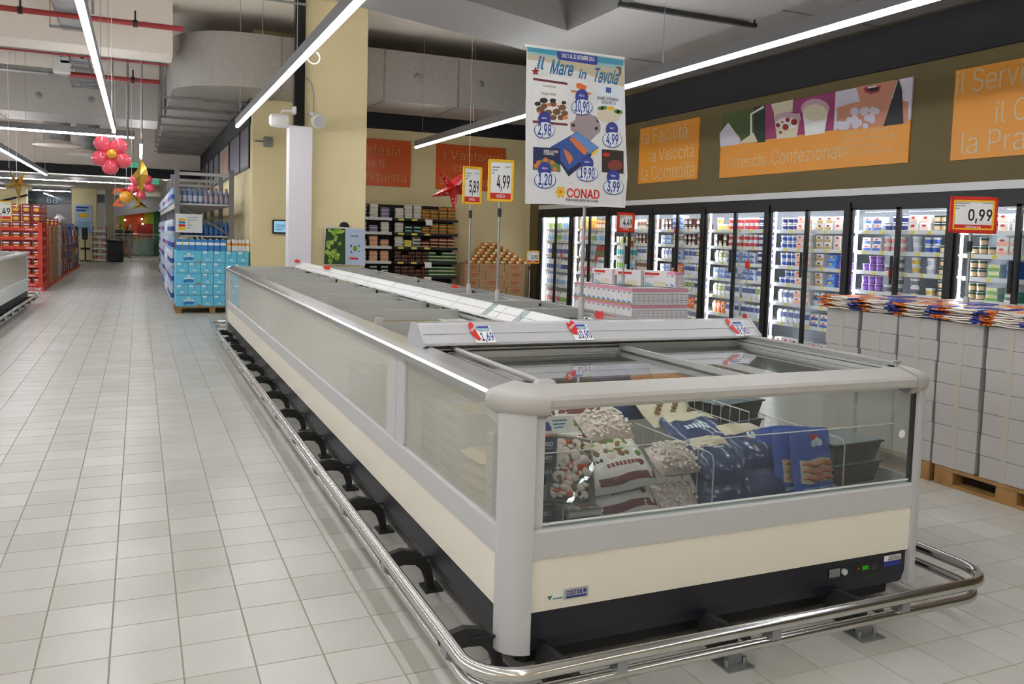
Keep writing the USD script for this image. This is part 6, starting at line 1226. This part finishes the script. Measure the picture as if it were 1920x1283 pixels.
foil_star('gold foil diamond-shaped star hanging end-on near the aisle lamp', [(265, 298), (275, 315), (278, 328), (274, 336), (264, 364), (254, 336), (249, 328), (257, 318)], (263, 328), 14, .09)
foil_star('small gold foil star hanging lowest beside the number balloon', [(247, 363), (258, 372), (263, 366), (264, 378), (279, 392), (264, 388), (254, 391), (244, 392), (256, 384)], (261, 383), 17, .07)
foil_star('small gold foil star hanging at far left over the cake boxes', [(32, 378), (36, 384), (40, 383), (37, 388), (39, 394), (34, 390), (29, 393), (31, 387)], (34, 387), 20, .05)
t, V, n = foil_star('red paper star with punched dots hanging before the orange signs', [(816, 313), (845, 338), (880, 317), (862, 347), (886, 371), (860, 364), (852, 400), (843, 367), (807, 369), (838, 350)], (848, 350), 14.4, .16, 'foil_red', 'paper_star')
dots = []
for i in range(n):
    for f_ in ((.35, .3), (.55, .18), (.3, .5)): 
        p = V[n] * (1 - f_[0] - f_[1]) + V[i] * f_[0] + V[(i + 1) % n] * f_[1]; dots.append(ball(p - [0, .004, 0], .012, 1, (1, .3, 1)))
part(t, 'punched_dots', cat(*dots), 'pink', world=True)
t = thing('number_balloon', 'orange number two balloon beside a gold round balloon', 'balloon', tuple(at(216, 372, Y=18))); m = text_on('2', at(208, 386, Y=18), UY, VZ, .33, .22, True, depth=.05); part(t, 'digit', m, 'balloon_orange', world=True); part(t, 'thread', cyl(at(216, 360, Y=18), at(216, 360, Y=18) * [1, 1, 0] + [0, 0, 5.19], .003, 4), 'white', world=True)
t = thing('round_balloon', 'round gold balloon with a red bow beside the number balloon', 'balloon', tuple(at(237, 370, Y=18))); part(t, 'body', ball(at(237, 370, Y=18), .125, 2), 'balloon_gold', smooth=True, world=True); part(t, 'bow', cat(ball(at(231, 357, Y=18), .055, 1), ball(at(242, 358, Y=18), .055, 1), ball(at(247, 361, Y=18), .04, 1)), 'foil_red', smooth=True, world=True); part(t, 'thread', cyl(at(237, 360, Y=18), at(237, 360, Y=18) * [1, 1, 0] + [0, 0, 5.19], .003, 4), 'white', world=True)

# ---------------------------------------------------------------- frozen goods inside the nearest freezer cabinet
mat('bag_film', (226, 222, 216), .25, coat=.4); mat('film_blue', (46, 68, 116), .22, coat=.5); mat('film_blue_bright', (66, 102, 190), .25, coat=.5); mat('squid', (232, 220, 208), .3); mat('surimi', (226, 84, 50), .35); mat('mussel', (120, 96, 60), .4); mat('parsley', (70, 90, 50), .6); mat('octo_skin', (208, 192, 182), .25, noise=(60, .25), bump=(60, .4), coat=.8); mat('shrimp', (196, 120, 84), .4, noise=(40, .2)); mat('foil_dark', (62, 62, 62), .28, .55, noise=(30, .3), bump=(25, .5)); mat('foil_film', (150, 170, 180), .12, .3, bump=(18, .5))
pane('clear_tray', (.94, .95, .95), .05, .12)
def pillow(w, d, T, n=15, seed=0, amp=.006):
    """A stuffed bag lying flat: returns the mesh and its upper surface as a function of (u, v) in -1..1."""
    def top(u, v):
        u, v = np.asarray(u, float), np.asarray(v, float); z = T * np.clip(1 - np.abs(u) ** 3, 0, 1) ** .6 * np.clip(1 - np.abs(v) ** 3, 0, 1) ** .6
        z = z + amp * (meshkit.noise(np.stack([u * 4 + seed * 7.3, v * 4 + seed, u * 0], -1)) - .5) * (z > .004)
        return np.stack([u * w / 2 * (1 - .06 * v * v), v * d / 2 * (1 - .06 * u * u), z], -1)
    g = np.linspace(-1, 1, n); U_, V_ = np.meshgrid(g, g); a = top(U_, V_).reshape(-1, 3); b = a * [1, 1, -.8] - [0, 0, .003]; q = []
    for j in range(n - 1):
        for i in range(n - 1):
            p = j * n + i; q += [[p, p + 1, p + n], [p + 1, p + n + 1, p + n], [p + n * n, p + n + n * n, p + 1 + n * n], [p + 1 + n * n, p + n + n * n, p + n + 1 + n * n]]
    ring = list(range(n)) + [j * n + n - 1 for j in range(1, n)] + [(n - 1) * n + i for i in range(n - 2, -1, -1)] + [j * n for j in range(n - 2, 0, -1)]
    for s, e in zip(ring, ring[1:] + ring[:1]): q += [[s, s + n * n, e], [e, s + n * n, e + n * n]]
    return (np.vstack([a, b]), np.array(q)), top
def patch(top, u0, u1, v0, v1, lift=.0016, n=8, m=4, wave=0):
    U_, V_ = np.meshgrid(np.linspace(u0, u1, n), np.linspace(v0, v1, m)); V_ = V_ + wave * np.sin(U_ * 5); a = top(U_, V_).reshape(-1, 3) + [0, 0, lift]; b = a - [0, 0, lift * .9]; q = []; k = n * m
    for j in range(m - 1):
        for i in range(n - 1): p = j * n + i; q += [[p, p + 1, p + n], [p + 1, p + n + 1, p + n], [p + k, p + n + k, p + 1 + k], [p + 1 + k, p + n + k, p + n + 1 + k]]
    ring = list(range(n)) + [j * n + n - 1 for j in range(1, m)] + [(m - 1) * n + i for i in range(n - 2, -1, -1)] + [j * n for j in range(m - 2, 0, -1)]
    for s, e in zip(ring, ring[1:] + ring[:1]): q += [[s, s + k, e], [e, s + k, e + k]]
    return np.vstack([a, b]), np.array(q)
def lumps(top, uv, r, flat=.35): return cat(*[ball(top(u, v) + [0, 0, .0], r * q, 1, (1, 1, flat)) for (u, v), q in uv])
def tilt(m, rx, rz=0, ry=0): return mv(m, rx=rx, ry=ry, rz=rz)
def mushroom_bag(label, x, y, z, rx=.45, rz=0, ry=0, s=1.0, seed=0):
    t = thing('frozen_food_bag', label, 'bag', (x, y, z), rz); me, top = pillow(.30 * s, .24 * s, .050 * s, seed=seed); R_ = random.Random(seed); X = lambda m: tilt(m, rx, 0, ry)
    part(t, 'bag', X(me), 'bag_film', smooth=60); part(t, 'maroon_band', X(patch(top, -.97, .97, -.86, -.62, wave=.03)), 'maroon')
    part(t, 'lettering', X(cat(*[patch(top, -.35 + .12 * k, -.27 + .12 * k, -.30, -.16, .0022, 3, 3) for k in range(8)])), 'meat'); part(t, 'round_mark', X(lumps(top, [((.62, -.28), 1)], .017, .15)), 'maroon')
    part(t, 'mushroom_print', X(lumps(top, [((R_.uniform(-.75, .5), R_.uniform(.15, .85)), R_.uniform(.7, 1.2)) for k in range(16)], .017, .2)), 'mushroom'); part(t, 'leaf_print', X(lumps(top, [((R_.uniform(-.7, .75), R_.uniform(.1, .85)), R_.uniform(.6, 1.2)) for k in range(16)], .015, .2)), 'veg_green'); part(t, 'pale_print', X(lumps(top, [((R_.uniform(-.6, .6), R_.uniform(.1, .85)), R_.uniform(.6, 1.2)) for k in range(14)], .018, .22)), 'pic_cream')
    part(t, 'title', X(cat(*[patch(top, -.9 + .11 * k, -.83 + .11 * k, -.02, .09, .0022, 3, 3) for k in range(5)])), 'ink')
def A2(px, py, y): return at(px, py, Y=y)
FZ = .322   # tank floor
# blue crab-stick boxes at the left
def crab_box(p):
    part(p, 'box', rbox(-.10, .10, 0, .13, 0, .050, .003), 'box_navy'); part(p, 'top_print', box(-.09, .09, .01, .12, .0495, .0508), 'prawn'); part(p, 'lettering', text_on('GRANCHIO', (-.03, -.0012, .018), UY, VZ, .014, .11, True, 'l', .0008), 'pale_print'); part(p, 'small_text', box(.01, .08, -.0008, .001, .008, .011), 'galvanised')
for k in range(10): place('crab', crab_box, 'crab_stick_box', f'navy crab-stick box lettered GRANCHIO, {ORD[k]} from the bottom of the left stack', 'box', (1.285, 2.70, FZ + k * .0515), 0)
# clear trays of mixed seafood
def seafood_tray(p):
    R_ = random.Random(3); part(p, 'tray', cat(rbox(-.068, .068, -.115, .115, 0, .012, .01), rbox(-.074, .074, -.121, .121, .030, .034, .002)), 'clear_tray')
    part(p, 'tray_wall', cat(box(-.07, .07, -.118, -.112, .01, .032), box(-.07, .07, .112, .118, .01, .032), box(-.07, -.065, -.115, .115, .01, .032), box(.065, .07, -.115, .115, .01, .032)), 'bag_film')
    for nm, m, n, r in (('squid_rings', 'squid', 60, .013), ('crab_pieces', 'surimi', 26, .013), ('mussels', 'mussel', 14, .011), ('parsley', 'parsley', 26, .006)):
        part(p, nm, cat(*[ball((R_.uniform(-.056, .056), R_.uniform(-.10, .10), .026 + R_.uniform(0, .008)), r * R_.uniform(.7, 1.2), 1, (R_.uniform(.7, 1.3), R_.uniform(.7, 1.5), .7)) for k in range(n)]), m, smooth=60)
for k in range(6): place('tray', seafood_tray, 'seafood_tray', f'clear tray of mixed seafood, {ORD[k]} from the bottom of its stack', 'tray', (1.50, 2.80, FZ + .01 + k * .038), 0)
t = thing('seafood_tray', 'clear tray of mixed seafood propped up against the glass on top of its stack', 'tray', (1.448, 2.75, .69))
# the propped tray: same contents, tilted
R_ = random.Random(5); TT = lambda m: mv(m, rx=1.15, ry=.0, rz=.0)
TT2 = lambda m: mv(mv((m[0] * [1.42, 1.06, 1.1], m[1]), rx=1.08), ry=.2)
part(t, 'tray', TT2(cat(rbox(-.066, .066, -.115, .115, 0, .012, .01), rbox(-.072, .072, -.121, .121, .030, .034, .002))), 'clear_tray'); part(t, 'tray_wall', TT2(cat(box(-.07, .07, -.118, -.112, .0, .034), box(-.07, .07, .112, .118, .0, .034), box(-.07, -.065, -.115, .115, .0, .034), box(.065, .07, -.115, .115, .0, .034))), 'bag_film')
for nm, m, n, r in (('squid_rings', 'squid', 75, .013), ('crab_pieces', 'surimi', 24, .012), ('mussels', 'mussel', 14, .012), ('parsley', 'parsley', 40, .005)):
    part(t, nm, TT2(cat(*[ball((R_.uniform(-.054, .054), R_.uniform(-.10, .10), .030 + R_.uniform(0, .010)), r * R_.uniform(.7, 1.2), 1, (R_.uniform(.6, 1.4), R_.uniform(.6, 1.6), .6)) for k in range(n)])), m, smooth=60)
t = thing('note_card', 'small white notice card with a blue emblem standing above the seafood trays', 'card', (1.405, 2.745, .835)); part(t, 'card', mv(rbox(-.075, .075, -.001, .001, 0, .065, .0004), rx=-.5), 'paper'); part(t, 'emblem', mv(cat(box(-.062, -.02, -.0018, -.001, .012, .03), flat_on(disc(-.04, .035, .016, .012, 12), (0, -.001, 0), UY, VZ, .001)), rx=-.5), 'ink_blue'); part(t, 'text_lines', mv(cat(*[box(-.01, .05 - .01 * k, -.0016, -.001, .045 - .013 * k, .051 - .013 * k) for k in range(3)]), rx=-.5), 'sea')
# mushroom bags
mushroom_bag('white mushroom bag with maroon band, uppermost in front behind the glass', 1.72, 2.86, .655, .62, -.03, -.12, 1.0, 1)
mushroom_bag('white mushroom bag with maroon band, second from the top behind the front glass', 1.73, 2.85, .545, .58, .02, -.08, .98, 2)
mushroom_bag('white mushroom bag with maroon band, third down behind the front glass', 1.70, 2.84, .455, .5, -.05, -.1, .98, 3)
mushroom_bag('white mushroom bag with maroon band, lowest behind the front glass', 1.71, 2.86, .385, .3, .03, 0, .95, 4)
mushroom_bag('white mushroom bag lying behind the seafood trays', 1.62, 3.10, .70, .5, .2, 0, 1.05, 5)
mushroom_bag('white mushroom bag at the rear, half hidden under the rim', 1.52, 3.36, .78, .35, .35, 0, 1.05, 6)
mushroom_bag('white mushroom bag at the rear beside the blue packets', 1.85, 3.40, .78, .3, -.3, 0, 1.0, 7)
# bags of small octopus
def octopus_bag(label, x, y, z, s=1, seed=0, rx=.5):
    t = thing('octopus_bag', label, 'bag', (x, y, z)); R_ = random.Random(seed); me, top = pillow(.20 * s, .17 * s, .05 * s, 13, seed, .012); X = lambda m: tilt(m, rx)
    part(t, 'octopus', X(cat((me[0] * [.93, .93, .92], me[1]))), 'octo_skin', smooth=60); part(t, 'suckers', X(lumps(top, [((R_.uniform(-.85, .85), R_.uniform(-.9, .85)), R_.uniform(.6, 1.2)) for k in range(110)], .0075, .6)), 'squid', smooth=True)
octopus_bag('clear bag of small octopus, upper one in front, right of the mushroom bags', 1.985, 2.84, .665, 1.05, 1); octopus_bag('clear bag of small octopus, lower one pressed to the glass', 1.98, 2.80, .50, 1.1, 2, .9); octopus_bag('clear bag of pink octopus lying behind the mushroom bags', 1.80, 3.08, .76, 1.2, 3, .4)
# blue shellfish bags and the prawn bags
def blue_bag(label, x, y, z, w, d, T, rx, m='film_blue', seed=0, top_print=True, text=None, rz=0, sprig=False):
    t = thing('seafood_bag', label, 'bag', (x, y, z), rz); me, top = pillow(w, d, T, 15, seed, .016); X = lambda q: tilt(q, rx)
    part(t, 'bag', X(me), m, smooth=60)
    if top_print: part(t, 'prawn_print', X(patch(top, -.85, .85, .25, .9, .0018, 12, 5, .06)), 'pic_cream')
    if sprig: part(t, 'sprig', X(lumps(top, [((-.6 + .1 * k, .3 + .12 * (k % 3)), 1) for k in range(6)], .014, .3)), 'veg_green'); part(t, 'shellfish', X(lumps(top, [((-.7 + .13 * k, -.5 + .17 * (k % 5)), 1) for k in range(12)], .015, .35)), 'mushroom', smooth=True)
    if text: part(t, 'lettering', X(cat(*[patch(top, -.55 + .14 * k, -.46 + .14 * k, -.3, -.05, .002, 3, 3) for k in range(len(text))])), 'pale_print')
blue_bag('dark blue seafood bag, top of the left blue pile behind the glass', 2.19, 2.83, .655, .22, .24, .05, .55, seed=1); blue_bag('dark blue seafood bag, middle of the left blue pile', 2.19, 2.80, .555, .22, .22, .055, .7, seed=2, top_print=False); blue_bag('dark blue seafood bag, bottom of the left blue pile', 2.19, 2.80, .43, .22, .22, .06, .8, seed=3, top_print=False)
blue_bag('dark blue seafood bag, top of the right blue pile', 2.42, 2.90, .68, .26, .26, .05, .5, seed=4); blue_bag('dark blue seafood bag, middle of the right blue pile', 2.40, 2.82, .56, .24, .22, .055, .7, seed=5, top_print=False); blue_bag('dark blue seafood bag, bottom of the right blue pile', 2.40, 2.82, .43, .24, .22, .06, .8, seed=6, top_print=False)
blue_bag('navy bag of mixed shellfish with white script, standing at the back', 2.12, 3.42, .84, .34, .3, .05, .9, seed=8, top_print=False, text='Delizie'); blue_bag('navy bag with white lettering in the middle of the cabinet', 2.25, 3.05, .72, .3, .26, .045, .4, seed=9, text='Frutti'); blue_bag('clear-fronted seafood bag with a green sprig behind the blue piles', 2.20, 3.22, .78, .26, .24, .05, .45, 'pic_cream', 10, False, sprig=True)
def prawn_bag(p):
    me, top = pillow(.235, .30, .018, 13, 4, .004); X = lambda q: tilt(q, 1.38)
    part(p, 'bag', X(me), 'film_blue_bright', smooth=60); part(p, 'window_print', X(patch(top, -.72, .82, -.55, .12, .0012, 10, 5, .03)), 'pic_cream')
    part(p, 'prawns', X(cat(*[tube([top(-.62 + .16 * i, -.42 + .2 * r + .04 * math.sin(i * 1.3)) + [0, 0, .003] for i in range(10)], np.array([.004, .008, .011, .012, .013, .013, .012, .011, .012, .009]), 7) for r in range(3)])), 'shrimp', smooth=True)
    part(p, 'emblem', X(lumps(top, [((.18, .60), 1.0), ((.32, .56), .8), ((.02, .55), .8)], .020, .2)), 'pale_print'); part(p, 'emblem_fish', X(patch(top, -.08, .24, .66, .8, .004, 4, 3)), 'red')
    part(p, 'lettering', X(mv(txt('GAMBERI ARGENTINI', .0135, False, .001), tuple(top(-.1, -.76) + [-.07, 0, .002]))), 'pale_print'); part(p, 'label', X(patch(top, .5, .9, -.96, -.84, .001, 4, 3)), 'sea_pale')
for k, lb in enumerate(('bright blue prawn bag lettered GAMBERI ARGENTINI, front one by the glass', 'bright blue prawn bag, second behind the front one', 'bright blue prawn bag, third behind the front one')): place('prawn_bag', prawn_bag, 'prawn_bag', lb, 'bag', (2.63 - .05 * k, 2.735 + .05 * k, .625 - .004 * k), .05)
# dark foil trays at the right
def foil_tray(p):
    v, f_ = box(-.15, .15, -.11, .11, 0, .085); v[:4, :2] *= .86; part(p, 'tray', (v, f_), 'foil_dark'); part(p, 'rim', rbox(-.16, .16, -.12, .12, .083, .09, .003), 'black_gloss'); part(p, 'film', rbox(-.148, .148, -.108, .108, .089, .0925, .001), 'foil_film')
for k in range(4): place('foil', foil_tray, 'foil_tray', f'dark film-covered fish tray in the front stack by the right corner, {ORD[k]} from the bottom', 'tray', (2.88, 2.84, FZ + k * .094), .08)
for k in range(3): place('foil', foil_tray, 'foil_tray', f'dark film-covered fish tray in the middle stack at right, {ORD[k]} from the bottom', 'tray', (2.60, 3.30, FZ + .20 + k * .094), .25)
for k in range(3): place('foil', foil_tray, 'foil_tray', f'dark film-covered fish tray in the rear stack at right, {ORD[k]} from the bottom', 'tray', (2.80, 3.58, FZ + .24 + k * .094), .25)
# wire dividers and the rear wire basket
def hoop(label, x, y0, y1, z1):
    t = thing('wire_divider', label, 'wire divider', (x, y0, FZ)); part(t, 'hoop', tube([(x, y0, FZ), (x, y0, z1 - .03), (x, y0 + .012, z1 - .006), (x, y0 + .04, z1), (x, y1 - .04, z1), (x, y1, z1 - .03), (x, y1, FZ)], .0032, 6), 'wire', smooth=60, world=True)
    part(t, 'upright', cat(*[cyl((x, y0 + (y1 - y0) * k / 6, FZ), (x, y0 + (y1 - y0) * k / 6, z1), .0022, 5) for k in range(1, 6)]), 'wire', world=True)
hoop('white wire divider left of the seafood trays', 1.405, 2.68, 3.2, .69); hoop('white wire divider left of the blue bags', 2.07, 2.68, 3.3, .72); hoop('white wire divider between the prawn bags and the dark trays', 2.755, 2.68, 3.3, .73)
t = thing('wire_basket', 'white wire basket edge crossing behind the navy bags', 'wire basket', (2.45, 3.3, .8)); part(t, 'rim', cat(tube([(2.30, 3.75, .87), (2.50, 3.0, .80)], .003, 6), tube([(2.30, 3.75, .80), (2.50, 3.0, .73)], .0025, 6)), 'wire', world=True); part(t, 'wires', cat(*[cyl((2.30 + .2 * k / 15, 3.75 - .75 * k / 15, .40), (2.30 + .2 * k / 15, 3.75 - .75 * k / 15, .87 - .07 * k / 15), .0018, 4) for k in range(16)]), 'wire', world=True)

# white cartons and yellow packs in the long cabinets
def pack_white(p): part(p, 'box', rbox(-.09, .09, -.12, .12, 0, .055, .003), 'pack_white'); part(p, 'top_print', box(-.06, .06, -.09, .09, .0545, .0558), pm((226, 196, 120))); part(p, 'edge_print', cat(box(-.0912, -.089, -.1, .1, .012, .02), box(-.0912, -.089, -.1, .06, .03, .035)), 'galvanised')
def pack_kraft(p): part(p, 'box', rbox(-.10, .10, -.13, .13, 0, .07, .003), pm((206, 190, 150))); part(p, 'top_print', box(-.07, .07, -.1, .1, .0695, .071), pm((214, 110, 60)))
def pack_dark(p): part(p, 'box', rbox(-.10, .10, -.13, .13, 0, .06, .003), pm((60, 56, 58))); part(p, 'top_print', box(-.07, .07, -.1, .1, .0595, .061), pm((150, 60, 60)))
def pack_yellow(p): me, top = pillow(.2, .24, .03, 9, 2); part(p, 'bag', mv(me, (0, 0, .03)), pm((226, 208, 150)), smooth=60); part(p, 'label', mv(patch(top, -.6, .6, -.5, .5), (0, 0, .03)), pm((222, 150, 90)))
PKS = [('white', pack_white, .056, 'white frozen food box'), ('kraft', pack_kraft, .071, 'tan frozen food box'), ('yellow', pack_yellow, .055, 'yellow frozen food bag'), ('dark', pack_dark, .061, 'dark frozen food box')]
def fill(x0, nx, dx, y0, y1, dy, where, zf, zmax, seed, order):
    R_ = random.Random(seed); y = y0; i = 0
    while y < y1:
        key, bf, h, lb = PKS[order[i % len(order)]]; n = int((zmax - zf) / h) - R_.randrange(0, 3)
        for c in range(nx):
            for k in range(n):
                if 0 < c < nx - 1 and k < n - 1: continue
                g = f'{lb}, {ORD[k]} up, {("left", "right")[c]} column, {ORD[i]} stack back, {where}'
                place('pk_' + key, bf, 'frozen_food_box', g, 'frozen food box', (x0 + c * dx, y, zf + k * h), R_.uniform(-.05, .05), 'frozen food boxes in the cabinets')
        y += dy; i += 1
fill(1.37, 2, .21, 4.3, 5.6, .29, 'middle left cabinet', .402, .80, 1, [0, 2, 1, 0])
fill(1.36, 1, .2, 2.98, 3.9, .29, 'near cabinet, left side', FZ, .80, 3, [0, 2, 0])
fill(2.30, 2, .24, 4.5, 6.2, .33, 'middle right cabinet', .402, .80, 4, [3, 1, 2, 0])
